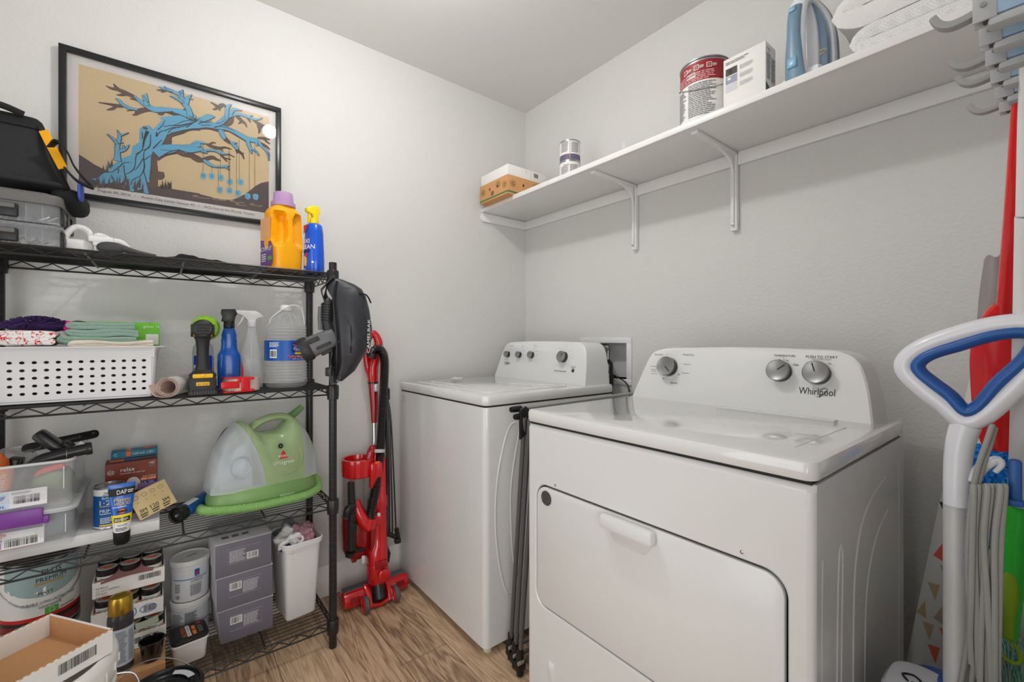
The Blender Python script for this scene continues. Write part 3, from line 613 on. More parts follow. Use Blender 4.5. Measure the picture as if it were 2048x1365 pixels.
def backpanel(par, x0, x1, zb, outline, y_c, name='control_panel'):
    """outline in (y from centre, height above lid); front leans back"""
    hmax = max(p[1] for p in outline)
    def ring(lean, pts): return [Vector((x0+lean*p[1]/hmax*.05, y_c-p[0], zb+p[1])) for p in pts]
    def inset(pts, k): 
        cy = sum(p[0] for p in pts)/len(pts); return [((p[0]-cy)*(1-k/ .33)+cy, p[1]*(1-k/hmax) if p[1] > .001 else p[1]) for p in pts]
    out = outline
    r1 = [Vector((x0+p[1]*.22, y_c-p[0], zb+p[1])) for p in inset(out, .004)]
    r2 = [Vector((x0+p[1]*.22+.004, y_c-p[0], zb+p[1])) for p in out]
    r3 = [Vector((x1, y_c-p[0]*1.0, zb+p[1])) for p in out]
    b = MB(); n = len(out)
    vs = r1+r2+r3; fs = [list(range(n))]
    for q in range(2):
        for i in range(n): fs.append([q*n+i, q*n+(i+1) % n, (q+1)*n+(i+1) % n, (q+1)*n+i][::-1])
    fs.append([2*n+i for i in range(n)][::-1]); b.add(vs, fs, PANEL)
    return b
def appliance(name, label, x0, x1, y0, y1, zl, zt, foot=.03):
    t = thing(name, label, 'washing machine' if name == 'washing_machine' else 'dryer', ((x0+x1)/2, (y0+y1)/2, 0)); return t
# ---------------- washer
wx0, wx1, wy0, wy1, wz, wt = .882, 1.585, 1.263, 1.967, .886, .9245
wa = appliance('washing_machine', 'white top-load washing machine in the corner beside the red vacuum, four knobs on panel', wx0, wx1, wy0, wy1, wz, wt)
cxw, cyw = (wx0+wx1)/2, (wy0+wy1)/2; LW = Tr(-cxw, -cyw, 0)
bm_ = MB(LW); WHITE_ = WHITE; WHITE = mat('enamel_front_glossy', (220, 220, 219), .15, var=.01, coat=.3)
bm_.prism([(p[0], p[1]) for p in ringrr(wx1-wx0, wy1-wy0, .022, 5, cxw, cyw)], .034, wz-.004, WHITE)
Ts = frame((cxw, wy0, 0), (1, 0, 0), (0, 0, 1))
gr = [(-.25, .20, 0), (-.285, .30, 0), (-.305, .45, 0), (-.30, .60, 0), (-.275, .72, 0), (-.245, .80, 0), (-.215, .815, 0), (-.195, .79, 0), (-.215, .70, 0), (-.235, .58, 0), (-.235, .45, 0), (-.225, .32, 0), (-.205, .22, 0)]
bm_.tube([(x, y, -.004) for x, y, _ in gr], .0062, WHITE, 14, Ts, closed=True, sm=5)
bm_.build('cabinet', wa); WHITE = WHITE_
MB(LW).box((cxw, cyw, wz-.002), (wx1-wx0-.012, wy1-wy0-.012, .006), SHG).build('seam', wa)
st = MB(LW); Tf = frame((wx0, cyw, 0), (0, -1, 0), (0, 0, 1)); ww = wy1-wy0
st.disc(-ww/2+.037, .846, .0165, .0165, mat('sticker_ring', (120, 120, 120), .5, var=0), Tf, .0006, 28); st.disc(-ww/2+.037, .846, .0155, .0155, PLW, Tf, .0009, 28)
for i in range(4): st.text(('HOUSTON', 'INDUSTRIES', 'SERVICE', '800-555-5281')[i] if False else ('HOUSTON', 'INSTALLED', 'SERVICE', '800-816-5281')[i], -ww/2+.037, .856-i*.006, .0034, INK, Tf, .0013)
st.build('sticker', wa)
l = MB(LW); l.prism(ringrr(wx1-wx0+.006, ww+.006, .026, 5, cxw, cyw), wz, wt, WHITE, None, .010)
l.build('top', wa)
l = MB(LW); l.prism(ringrr(.44, .60, .05, 6, cxw-.085, cyw), wt-.0035, wt+.0045, WHITE, None, .003)
l.prism(ringrr(.36, .52, .04, 6, cxw-.075, cyw), wt+.003, wt+.0065, WHITE, None, .002); l.build('lid', wa)
for sx, sy in ((1, 1), (1, -1), (-1, 1), (-1, -1)):
    f = MB(LW); f.lathe([(.014, 0), (.017, .003), (.017, .02), (.008, .022), (.008, .036)], mat('foot_beige', (205, 198, 180), .6, var=.02), (cxw+sx*.315, cyw+sy*.315, 0), 16); f.build('foot', wa)
LO_ = [(0, 0), (.020, .38), (.040, .72), (.055, .88), (.083, .955), (.135, .988)]; RO_ = [(0, 0), (.010, .4), (.022, .68), (.036, .84), (.062, .945), (.11, .985)]
def outl(yl, yr, h, kl, kr):
    P = [(yl+a*kl, h*c) for a, c in LO_]+[((yl+yr)/2, h*1.012)]+[(yr-a*kr, h*c) for a, c in RO_[::-1]]
    return [(v.x, v.y) for v in smooth([(p[0], p[1], 0) for p in P], 5)]
def panpt(T, px, py):
    n_ = T.to_3x3() @ Vector((0, 0, 1)); o_ = T @ Vector((0, 0, 0)); v = ray(px, py); t = (o_-EYE).dot(n_)/v.dot(n_); q = T.inverted() @ (EYE+v*t); return q.x, q.y
wpx = 1.42; wpc = 1.613
ow = outl(-.333, .325, .189, .9, .8)
TW0 = frame((wpx, wpc, wt), (0, -1, 0), (.22, 0, 1))
pn = backpanel(wa, wpx, 1.585, wt, ow, wpc); pn.T = None
pn.v = [LW @ v for v in pn.v]
TWp = frame((wpx, wpc, wt), (0, -1, 0), (.22, 0, 1))      # (right, up the panel)
TWl = lambda p: LW @ (TWp @ p)
def dial(b, T, x, y, r, n, a0, a1):
    for i in range(n+1):
        a = a0+(a1-a0)*i/n; b.disc(x+r*math.cos(a), y+r*math.sin(a), .0009, .0009, INK, T, .0008, 6)
kz = [panpt(TW0, px, py) for px, py in ((1017, 709.5), (1040, 710.5), (1064.5, 711))]; k4 = panpt(TW0, 1128, 715); wl_ = panpt(TW0, 1014.5, 726.5); kb = panpt(TW0, 1146, 742); kt = panpt(TW0, 1109, 742.5)
for i, (x, y) in enumerate(kz):
    pn.text(('LOAD TEMPERATURE', 'SOIL LEVEL', 'WASH OPTIONS')[i], x+.012, y+.047, .0035, INK, TWl, .0008, w=(.034, .022, .026)[i]); dial(pn, TWl, x, y, .0235, 4, PI*.6, -PI*.15)
    pn.text(('Hot', 'Heavy', 'Extra Rinse')[i], x+.012, y+.036, .0028, GREYINK, TWl, .0008); pn.text(('Warm', 'Normal', 'Deep Water')[i], x+.030, y+.022, .0028, GREYINK, TWl, .0008); pn.text(('Cool', 'Light', 'Soak')[i], x+.031, y+.002, .0028, GREYINK, TWl, .0008)
pn.text('Whirlpool', wl_[0], wl_[1], .0125, INK, TWl, .0008, w=.050); pn.tube([(wl_[0]-.004+.016*math.cos(a), wl_[1]-.0025+.006*math.sin(a)+.008*math.cos(a), .001) for a in [i*PI/6-2.6 for i in range(9)]], .0006, INK, 4, TWl)
dial(pn, TWl, k4[0], k4[1], .040, 14, PI*.9, -PI*.9)
for i in range(9):
    a = PI*.95-i*PI*.24; pn.text(('Normal', 'Heavy', 'Bulky', 'Whites', 'Colors', 'Delicate', 'Quick', 'Clean', 'Spin')[i], k4[0]+.056*math.cos(a), k4[1]+.050*math.sin(a), .003, GREYINK, TWl, .0008)
for i in range(6): pn.rect(kt[0]+i*.013, kt[1], kt[0]+.008+i*.013, kt[1]+.0035, INK, TWl, .0008, 1); pn.text('sense wash rinse spin lid done'.split()[i], kt[0]+.004+i*.013, kt[1]-.006, .0024, INK, TWl, .0008)
pn.disc(kb[0], kb[1], .0085, .0085, KD, TWl, .001); pn.text('Start / Pause', kb[0], kb[1]+.019, .004, INK, TWl, .0008); pn.lines(kb[0]-.015, kb[1]+.010, .03, .006, 2, GREYINK, TWl, .0008)
pn.build('control_panel', wa)
for i, (x, y, r, h) in enumerate([(*kz[0], .0165, .022), (*kz[1], .0165, .022), (*kz[2], .0175, .022), (k4[0], k4[1], .026, .026)]):
    M_ = LW @ TWp @ Tr(x, y, 0); knob(r, h, M_, (1.9, 1.2, 2.6, .9)[i]).build('knob', wa)
# ---------------- crumpled label lying on washer
b = MB(); 
for i in range(13):
    for j in range(7): b.v.append(Vector(((i/12-.5)*.10, (j/6-.5)*.05, .003+.006*abs(noise.noise(Vector((i*.7, j*.9, 2)))))))
for i in range(12):
    for j in range(6): a = i*7+j; b.f.append([a, a+7, a+8, a+1]); b.m.append(0)
b.mats = [mat('film_white', (238, 238, 238), .2, var=.01)]
tag(b.build('crumpled_film', flat=True), 'small crumpled white film scrap lying on the washer lid', 'scrap', loc=(1.13, 1.86, wt+.005), rz=.9)
# ================================================================== dryer
dx0, dx1, dy0, dy1, dz, dt = .849, 1.49, .261, .996, .878, .915
dr = appliance('clothes_dryer', 'white front-load dryer at lower right with three knobs and drop-down door', dx0, dx1, dy0, dy1, dz, dt)
cxd, cyd = (dx0+dx1)/2, (dy0+dy1)/2; LD = Tr(-cxd, -cyd, 0); wd_ = dy1-dy0
TFd = LD @ frame((dx0, cyd, 0), (0, -1, 0), (0, 0, 1))     # front face (x right, y up)
y2x = lambda y: cyd-y
WHITE_ = WHITE; ENF = mat('enamel_front', (222, 222, 221), .24, var=.01, coat=.12); WHITE = ENF
b = MB(); 
# front sheet with the door opening
DL, DR, DB, DT, rr = y2x(.958), y2x(.301), .360, .708, .042
inner = ringrr(DR-DL, DT-DB, rr, 8, (DL+DR)/2, (DB+DT)/2)
hw = wd_/2; R0 = .012
outer = [((hw-R0) if p[0] > (DL+DR)/2 else -(hw-R0), (dz-.004-R0) if p[1] > (DB+DT)/2 else .045) for p in inner]
# add exact corners
n = len(inner)
rings = [[(p[0], p[1], -.022) for p in inner], [(p[0], p[1], -.003) for p in inner]]
sc1 = lambda p, k: ((p[0]-(DL+DR)/2)*(1+k/((DR-DL)/2))+(DL+DR)/2, (p[1]-(DB+DT)/2)*(1+k/((DT-DB)/2))+(DB+DT)/2)
rings += [[(*sc1(p, .003), 0) for p in inner], [(p[0], p[1], 0) for p in outer]]
vs = [p for r in rings for p in r]; fs = []
for q in range(2):
    for i in range(n): fs.append([q*n+i, q*n+(i+1) % n, (q+1)*n+(i+1) % n, (q+1)*n+i][::-1])
b.add(vs[:3*n], fs, WHITE, TFd)
b.add(rings[2]+rings[3], [[i, (i+1) % n, n+(i+1) % n, n+i][::-1] for i in range(n)], WHITE, TFd)
# rounded edges and the rest of the cabinet
zc0, zc1 = .034, dz-.004
for s_ in (-1, 1):
    P = [(s_*(hw-R0), 0), (s_*(hw-R0*.5), -R0*.13), (s_*(hw-R0*.13), -R0*.5), (s_*hw, -R0)]
    vs = []; 
    for (x, z) in P: vs += [(x, zc0, z), (x, zc1-R0, z)]
    b.add(vs, [[0, 1, 3, 2], [2, 3, 5, 4], [4, 5, 7, 6]] if s_ < 0 else [[0, 2, 3, 1], [2, 4, 5, 3], [4, 6, 7, 5]], WHITE, TFd)
P = [(zc1-R0, 0), (zc1-R0*.5, -R0*.13), (zc1-R0*.13, -R0*.5), (zc1, -R0)]
vs = []
for (z, q) in P: vs += [(-hw+R0, z, q), (hw-R0, z, q)]
for s_ in (-1, 1):
    a_, h_ = hw-R0, zc1-R0; C8 = [(s_*a_, h_, 0), (s_*(hw-R0*.5), h_, -R0*.13), (s_*(hw-R0*.13), h_, -R0*.5), (s_*hw, h_, -R0), (s_*hw, zc1, -R0), (s_*a_, zc1, -R0), (s_*a_, zc1-R0*.13, -R0*.5), (s_*a_, zc1-R0*.5, -R0*.13), (s_*(hw-R0*.42), zc1-R0*.42, -R0*.42)]
    b.add(C8, [[0, 1, 8, 7], [1, 2, 3, 4, 8], [8, 4, 5, 6, 7]], WHITE, TFd)
b.add(vs, [[0, 1, 3, 2], [2, 3, 5, 4], [4, 5, 7, 6]], WHITE, TFd)
b.add([(-hw+R0, zc0, 0), (hw-R0, zc0, 0), (hw-R0, .045, 0), (-hw+R0, .045, 0)], [[0, 1, 2, 3]], WHITE, TFd)
D_ = dx1-dx0
b.box((D_/2+dx0+.006-cxd, 0, (zc0+zc1)/2), (D_-.012-.0, wd_, zc1-zc0), WHITE) if False else None
for s_ in (-1, 1): b.add([(s_*hw, zc0, -R0), (s_*hw, zc1-R0, -R0), (s_*hw, zc1, -R0), (s_*hw, zc1, -D_), (s_*hw, zc0, -D_)], [[0, 1, 2, 3, 4]], WHITE, TFd)
b.add([(-hw, zc0, -D_), (hw, zc0, -D_), (hw, zc1, -D_), (-hw, zc1, -D_)], [[0, 1, 2, 3]], WHITE, TFd)
b.add([(-hw, zc1, -R0), (hw, zc1, -R0), (hw, zc1, -D_), (-hw, zc1, -D_)], [[0, 1, 2, 3]], WHITE, TFd)
b.add([(-hw, zc0, 0), (hw, zc0, 0), (hw, zc0, -D_), (-hw, zc0, -D_)], [[0, 1, 2, 3]], WHITE, TFd)
# pressed ribs in the right flank
TSd = LD @ frame((cxd, dy0, 0), (1, 0, 0), (0, 0, 1))
for P_, r_ in (([(-.285, .10), (-.285, .55), (-.28, .74)], .003), ([(-.21, .15), (-.205, .5), (-.195, .70), (-.18, .735), (-.172, .70), (-.18, .5), (-.185, .15)], .006), ([(-.11, .12), (-.105, .55), (-.08, .70), (.0, .77), (.14, .80)], .007), ([(-.03, .12), (-.025, .5), (.0, .62), (.07, .69), (.16, .72)], .006), ([(.27, .08), (.27, .45), (.27, .82)], .005)):
    b.tube([(x, y, -r_*.72) for x, y in P_], r_, WHITE, 14, TSd, sm=5)
b.build('cabinet', dr)
# door
b = MB(TFd); g = .0052
b.prism(ringrr(DR-DL-2*g, DT-DB-2*g, rr-g, 8, (DL+DR)/2, (DB+DT)/2), -.013, .0005, WHITE, None, .0025)
do = b.build('door', dr)
def fxz(px, py, x=dx0): p = onX(px, py, x); return (y2x(p.y), p.z)
ha, hb = fxz(1209, 1040)[0], fxz(1314, 1100)[0]; hz1, hz0 = .697, .667
hnd = MB(TFd); hcx = (ha+hb)/2; hw_ = hb-ha
hnd.prism(ringrr(hw_, .034, .010, 5, hcx, .684), .0, .024, WHITE, None, .006)
hnd.build('door_handle', do)
rc = MB(TFd); RC = mat('recess_enamel', (214, 213, 211), .3, var=.01)
rc.loft([[Vector((hcx-hw_*.44, .672, .0014)), Vector((hcx+hw_*.44, .672, .0014)), Vector((hcx+hw_*.33, .642, .0014)), Vector((hcx+hw_*.27, .634, .0014)), Vector((hcx-hw_*.27, .634, .0014)), Vector((hcx-hw_*.33, .642, .0014))],
 [Vector((hcx-hw_*.41, .672, .006)), Vector((hcx+hw_*.41, .672, .006)), Vector((hcx+hw_*.29, .646, .0022)), Vector((hcx+hw_*.23, .639, .0018)), Vector((hcx-hw_*.23, .639, .0018)), Vector((hcx-hw_*.29, .646, .0022))]], RC)
rc.build('handle_scoop', do)
sk = MB(TFd); sx_, sz_ = fxz(1093, 997); sk.disc(sx_, sz_, .0205, .0205, INK, None, .0016, 28); sk.disc(sx_, sz_, .0192, .0192, mat('sticker_grey', (110, 110, 110), .3, .5, var=.2, vs=20), None, .002, 28)
for i in range(4): sk.text(('HOUSTON', 'INSTALLED', 'SERVICE', '800-816-5281')[i], sx_, sz_+.011-i*.0075, .004, INK, None, .0026)
sk.build('round_sticker', do)
b = MB(TFd); sx_, sz_ = fxz(1103, 1338); b.box((sx_, sz_-.008, .0005), (.022, .05, .005), PLW, .002); b.box((sx_, sz_-.0, .003), (.02, .026, .004), PLW, .0015); b.build('latch_cover', dr)
for px, py in ((1111, 971), (1484, 1105)):
    b = MB(TFd); u, v = fxz(px, py); b.lathe([(.0035, -.004), (.0035, .001), (.002, .002)], STEEL, (u, v, 0), 12); b.build('screw', dr)
MB(LD).box((cxd+.002, cyd, dz-.002), (D_-.012, wd_-.012, .007), SHG).build('seam', dr)
WHITE = WHITE_
l = MB(LD); l.prism(ringrr(D_+.008, wd_+.008, .022, 5, cxd-.001, cyd), dz+.001, dt, WHITE, None, .009); l.build('top', dr)
l = MB(LD); l.box((dx0+.30+.22, cyd-.115, dt+.0005), (.10, .30, .0022), WHITE, .001); l.tube([(dx0+.09, dy0+.06, dt), (dx0+.40, dy0+.06, dt)], .0012, WHITE, 6)
l.build('lint_screen_cover', dr)
dpx = 1.348; dpc = .640
od = outl(-.352, .348, .180, 1.15, 1.1)
pn = backpanel(dr, dpx, 1.49, dt, od, dpc); pn.v = [LD @ v for v in pn.v]
TDp = frame((dpx, dpc, dt), (0, -1, 0), (.22, 0, 1)); TDl = lambda p: LD @ (TDp @ p)
def dpt(px, py):
    # where a line of sight meets the leaning panel
    n_ = TDp.to_3x3() @ Vector((0, 0, 1)); o_ = TDp @ Vector((0, 0, 0)); v = ray(px, py); t = (o_-EYE).dot(n_)/v.dot(n_); q = TDp.inverted() @ (EYE+v*t); return q.x, q.y
KNB = []
for i, (px, py, r) in enumerate(((1339, 735, .033), (1562, 744, .030), (1637, 748, .031))):
    x, y = dpt(px, py); KNB.append((x, y, r))
def dlab(t, px, py, h, m=INK, w=None): x, y = dpt(px, py); pn.text(t, x, y, h, m, TDl, .0008, w=w)
for a in (dict(t='Auto Dry', px=1318, py=709.5, h=.006), dict(t='Timed Dry', px=1377, py=710, h=.0065), dict(t='Fluff Air', px=1348, py=766.5, h=.006), dict(t='TEMPERATURE', px=1569, py=712, h=.006), dict(t='PUSH TO START', px=1643, py=714.5, h=.007), dict(t='Medium', px=1567, py=721, h=.0055), dict(t='Low', px=1542, py=728, h=.0055), dict(t='High', px=1592, py=730, h=.0055), dict(t='On', px=1659, py=728, h=.0055), dict(t='Off', px=1621, py=726, h=.0055), dict(t='Damp Dry', px=1375, py=729, h=.004), dict(t='Cool Down', px=1371, py=746.5, h=.004), dict(t='Cool Down', px=1307, py=733, h=.004), dict(t='Less Dry', px=1307, py=739, h=.004), dict(t='Normal', px=1308, py=742.5, h=.004), dict(t='More Dry', px=1309, py=747.5, h=.004), dict(t='OFF', px=1358, py=750, h=.004), dict(t='OFF', px=1327, py=758, h=.004)): dlab(**a)
x, y = dpt(1643, 719); pn.text('End of Cycle Signal', x, y, .004, GREYINK, TDl, .0008)
x, y = dpt(1633, 783.5); pn.text('Whirlpool', x, y, .019, INK, TDl, .0008, w=.083); pn.tube([(x+.012*math.cos(a)+.012, y-.002+.009*math.sin(a)+.008*math.cos(a), .001) for a in [i*PI/6-2.8 for i in range(10)]], .0008, INK, 4, TDl)
dial(pn, TDl, KNB[0][0], KNB[0][1], .045, 18, PI*1.45, -PI*.75)
for k in KNB[1:]: dial(pn, TDl, k[0], k[1], .041, 2, PI*.75, PI*.2)
pn.build('control_panel', dr)
for (x, y, r), a in zip(KNB, (-.8, .7, 1.9)): knob(r, .030, LD @ TDp @ Tr(x, y, 0), a).build('knob', dr)
# ================================================================== supply box behind the washer
ob = thing('washer_supply_box', 'white recessed plumbing outlet box in the right wall between washer and dryer panels', 'outlet box', (WB, 1.42, 1.02))
LO = Tr(-WB, -1.42, -1.02); b = MB(LO); fx_ = WB-.004; oy0, oy1, oz0, oz1 = 1.259, 1.578, .910, 1.134
for (a, c, e, f_) in ((oy0, oy1, HZ1, oz1), (oy0, oy1, oz0, HZ0)): b.box((fx_, (a+c)/2, (e+f_)/2), (.010, c-a, f_-e), PLW, .002)
for (a, c) in ((oy0, HY0), (HY1, oy1)): b.box((fx_, (a+c)/2, (HZ0+HZ1)/2), (.010, c-a, HZ1-HZ0+.002), PLW, .002)
b.build('trim_frame', ob)
b = MB(LO); xb = WB+.085
b.box((xb, (HY0+HY1)/2, (HZ0+HZ1)/2), (.004, HY1-HY0, HZ1-HZ0), PLW)
for z in (HZ0-.002, HZ1+.002): b.box((WB+.042, (HY0+HY1)/2, z), (.09, HY1-HY0, .004), PLW)
for y in (HY0-.002, HY1+.002): b.box((WB+.042, y, (HZ0+HZ1)/2), (.09, .004, HZ1-HZ0), PLW)
b.box((WB+.04, HY0+.015, HZ0+.035), (.03, .022, .065), PLW, .004); b.lathe([(.009, 0), (.009, .03), (.006, .032)], PLW, (WB+.04, HY0+.015, HZ0+.065), 12)
b.build('box_liner', ob)
for yy in (1.435, 1.50):
    v = MB(LO); v.lathe([(.010, -.04), (.010, .0), (.013, .002), (.013, .02), (.009, .022)], STEEL, (WB+.04, yy, 1.06), 14)
    v.lathe([(.018, 0), (.02, .004), (.02, .010), (.012, .014), (.002, .015)], CHROME, (0, 0, 0), 18, frame((WB+.03, yy, 1.083), (0, -1, 0), (0, 0, 1))); v.build('valve', ob)
for k in range(2):
    h = MB(LO); h.tube([(WB+.04, 1.435+k*.05, 1.02), (WB+.02, 1.40+k*.045, 1.0), (WB-.03, 1.36+k*.03, .97), (WB-.05, 1.34+k*.03, .93), (WB-.05, 1.36, .80)], .0095, BLACK, 12, sm=6); h.build('supply_hose', ob)
h = MB(); h.tube([(WB-.05, 1.395, .985), (WB-.035, 1.34, .955), (WB-.02, 1.27, .91), (WB-.02, 1.26, .80)], .0035, BLACK, 8, sm=5)
tag(h.build('power_cord'), 'thin black power cord hanging in front of the plumbing outlet box', 'cord')
h = MB(); h.box((0, 0, 0), (.008, .045, .07), PLW, .002); 
tag(h.build('wall_outlet_plate'), 'pale outlet plate low on the right wall, mostly hidden behind dryer panel', 'outlet', loc=(WB-.004, 1.03, 1.052))
# ================================================================== folded drying rack between the machines
dk = thing('folded_drying_rack', 'folded grey tube laundry drying rack with black joints wedged between washer and dryer', 'drying rack', (.98, 1.17, 0))
LK = Tr(-.98, -1.17, 0); TUBE = mat('rack_grey_tube', (98, 98, 98), .35, .3, var=.04); TUBEL = mat('rack_silver_tube', (178, 178, 176), .3, .6, var=.03)
TOPS = [(.915, 1.088, .87), (.925, 1.075, .865), (.94, 1.06, .86)]; BOTS = [onZ(1022, 1287, .055), onZ(1031, 1303, .055), onZ(1040, 1318, .055)]
for i, (a, c) in enumerate(zip(TOPS, BOTS)):
    q = MB(LK); q.tube([a, c], .0078, TUBE, 12); q.build('upright_tube', dk)
    q = MB(LK); q.tube([c+Vector((0, 0, .035)), c-Vector((0, 0, .008))], [.011, .014], BLACK, 12); q.box(c+Vector((0, 0, -.022)), (.034, .026, .034), BLACK, .006); q.box(c+Vector((-.006, -.012, -.004)), (.028, .008, .012), TUBEL, .003); q.lathe([(.011, 0), (.012, .006), (.012, .012), (.009, .015)], BLACK, c+Vector((0, 0, -.055)), 12); q.build('foot_joint', dk)
    q = MB(LK); q.tube([c+Vector((0, 0, -.018)), c+Vector((.55, -.03, -.018))], .0065, TUBE, 10); q.build('lower_rail', dk)
for i, (y, z) in enumerate(((1.125, .893), (1.105, .872))):
    q = MB(LK); q.tube([(.90, y, z), (1.62, y+.03, z)], .0065, TUBEL, 10); q.build('upper_rail', dk)
    q = MB(LK); q.tube([(.888, y, z), (.90, y, z), (.93, y, z)], [.009, .0105, .0105], BLACK, 12); q.build('end_cap', dk)
q = MB(LK); q.prism([(.90, .80), (.90, .895), (.925, .905), (.945, .885), (.95, .83)], -1.10, -1.088, BLACK, Matrix(((1, 0, 0, 0), (0, 0, -1, 0), (0, 1, 0, 0), (0, 0, 0, 1))), .003); q.build('hinge_plate', dk)
# ================================================================== wire shelving unit
rx0, rx1, ry0, ry1 = -.385, .487, 1.665, 1.992
RK = thing('wire_shelving_unit', 'black four-tier wire shelving unit loaded with supplies against the left wall', 'shelving unit', ((rx0+rx1)/2, (ry0+ry1)/2, 0))
LR = Tr(-(rx0+rx1)/2, -(ry0+ry1)/2, 0)
GRV = mat('post_groove', (62, 62, 63), .5, var=0)
T1, T2, T3, T4 = 1.364, .946, .530, .093          # tops of the wire decks
for (x, y) in ((rx0, ry0), (rx1, ry0), (rx0, ry1), (rx1, ry1)):
    p = MB(LR); p.lathe([(.0125, 0), (.0135, .004), (.0135, 1.400), (.013, 1.403), (.001, 1.404)], WIREM, (x, y, 0), 20)
    z = .03
    while z < 1.39: p.lathe([(.01365, z), (.0138, z+.0006), (.01365, z+.0012)], GRV, (x, y, 0), 20, cb=False, ct=False); z += .0254
    po = p.build('post', RK)
    for zt_ in (T1, T2, T3, T4):
        c = MB(LR); c.lathe([(.0175, -.042), (.0195, -.041), (.0195, -.030), (.0205, -.030), (.0205, .006), (.0185, .010), (.0142, .011)], WIREM, (x, y, zt_), 20, cb=False, ct=False); c.build('shelf_collar', po)
for zt_ in (T1, T2, T3, T4):
    s_ = MB(LR); rr_ = .0029; dzt = .024
    for (a, c) in (((rx0, ry0), (rx1, ry0)), ((rx0, ry1), (rx1, ry1)), ((rx0, ry0), (rx0, ry1)), ((rx1, ry0), (rx1, ry1))):
        A = Vector((*a, 0)); C_ = Vector((*c, 0)); d_ = (C_-A); L_ = d_.length; d_.normalize(); A = A+d_*.016; C_ = C_-d_*.016; L_ -= .032
        for dz_ in (0, -dzt): s_.tube([A+Vector((0, 0, zt_+dz_)), C_+Vector((0, 0, zt_+dz_))], rr_, WIREM, 8)
        n_ = max(4, int(round(L_/.033))); n_ += n_ % 2; pts = []
        for i in range(n_+1): pts.append(A+d_*(L_*i/n_)+Vector((0, 0, zt_-.003 if i % 2 else zt_-dzt+.003)))
        s_.tube(pts, .0021, WIREM, 6)
    ny = 15
    for i in range(1, ny): y = ry0+(ry1-ry0)*i/ny; s_.tube([(rx0, y, zt_+.001), (rx1, y, zt_+.001)], .0016, WIREM, 6)
    for i in range(1, 4):
        x = rx0+(rx1-rx0)*i/4; s_.tube([(x, ry0, zt_-.004), (x, ry1, zt_-.004)], .0032, WIREM, 8)
    s_.build('wire_shelf', RK)
Y1, Y2, Y3, Y4 = (t+.0032 for t in (T1, T2, T3, T4))

# ================================================================== top tier
# parts organisers
SMK = mat('smoked_clear', (206, 210, 214), .06, alpha=.30, var=0); ORG = mat('organizer_grey', (104, 102, 100), .5, var=.05, bump=.3, bs=300); LAT = mat('latch_black', (28, 30, 32), .4, var=.05)
def organizer(z, label, h, lid=False):
    t = thing('parts_organizer', label, 'organizer case', (-.294, 1.835, z), 0, 'organizer cases on the top tier'); W_, D_ = .148, .265
    b = MB(); b.box((0, 0, .002), (W_, D_, .004), SMK, 0); 
    b.prism(ringrr(W_, D_, .02, 4), .0, h-.004, SMK); b.build('clear_tray', t)
    b = MB(); R_ = random.Random(int(z*1000))
    for i in range(130):
        x, y = R_.uniform(-.066, .052), R_.uniform(-.125, .12); m = R_.choice((STEEL, STEEL, CHROME, mat('brass', (190, 150, 80), .3, 1), BLACK)); a = R_.uniform(0, PI)
        b.tube([(x, y, .008), (x+.02*math.cos(a), y+.02*math.sin(a), .01+R_.uniform(0, .020))], .0022, m, 5)
    b.build('screws_and_bits', t)
    b = MB(); 
    for x in (-.035,): b = MB(); b.box((x, -D_/2-.004, h*.45), (.07, .014, h*.62), LAT, .004); b.box((x, -D_/2-.0115, h*.62), (.06, .006, .012), ORG, .002); b.build('front_latch', t)
    for y in (-.09, -.03, .05): b = MB(); b.box((W_/2+.002, y, h*.5), (.010, .035, h*.8), LAT, .003); b.box((W_/2+.0055, y, h*.5), (.006, .022, h*.3), ORG, .002); b.build('side_hinge', t)
    for x in (.012, .042):
        b = MB(); b.box((x, -D_/2+.03, h*.45), (.0015, .055, h*.8), SMK); b.build('divider', t)
    b = MB(); b.prism(ringrr(W_+.012, D_+.012, .024, 4), h-.006, h+.004 if not lid else h+.022, ORG if lid else SMK, None, .003)
    if lid: b.prism([(p[0], p[1]) for p in ringrr(W_-.03, D_-.03, .02, 4)], h+.02, h+.030, ORG, None, .004)
    b.build('lid', t); return t
organizer(Y1+.001, 'clear organizer case full of screws with black latches, lower of two on top tier', .056)
organizer(Y1+.065, 'clear organizer case with textured grey lid, directly under the black tool bag', .056, True)
# tool bag
tb = thing('tool_bag', 'black canvas tool bag with yellow trim leaning on the organizer cases', 'bag', (-.34, 1.83, Y1+.165))
CAN = mat('bag_canvas', (36, 37, 40), .85, var=.12, vs=80, bump=.7, bs=600); WEB = mat('bag_webbing', (26, 26, 27), .8, var=.1, bump=.8, bs=500); YEL = mat('trim_yellow', (240, 170, 10), .6, var=.04)
def bagring(z, hx, hy, n=28, e=5, dx=0):
    out = []
    for i in range(n):
        a = 2*PI*i/n; c, s_ = math.cos(a), math.sin(a); out.append(Vector((dx+hx*math.copysign(abs(c)**(2/e), c), hy*math.copysign(abs(s_)**(2/e), s_), z)))
    return out
b = MB(Tr(-.06)); rgs = []
for k in range(15):
    t_ = k/14; z = .004+.188*t_; hx = .190-.062*t_; hy = .115-.085*t_**1.3; rgs.append(bagring(z, hx-.06, hy, 44, 5, .06))
b.loft(rgs, CAN); b.v = [v+Vector((0, noise.noise(v*14)*.008, noise.noise(v*11)*.004)) for v in b.v]; b.build('bag_body', tb)
b = MB(Tr(-.06)); b.tube([(x, y, .012) for x, y in ringrr(.26, .232, .03, 5, .06)], .007, CAN, 8, closed=True); b.tube([(.188, -.108, .01), (.158, -.08, .1), (.129, -.035, .188)], .004, WEB, 8); b.tube([(.188, .108, .01), (.158, .08, .1), (.129, .035, .188)], .004, WEB, 8); b.build('piping', tb)
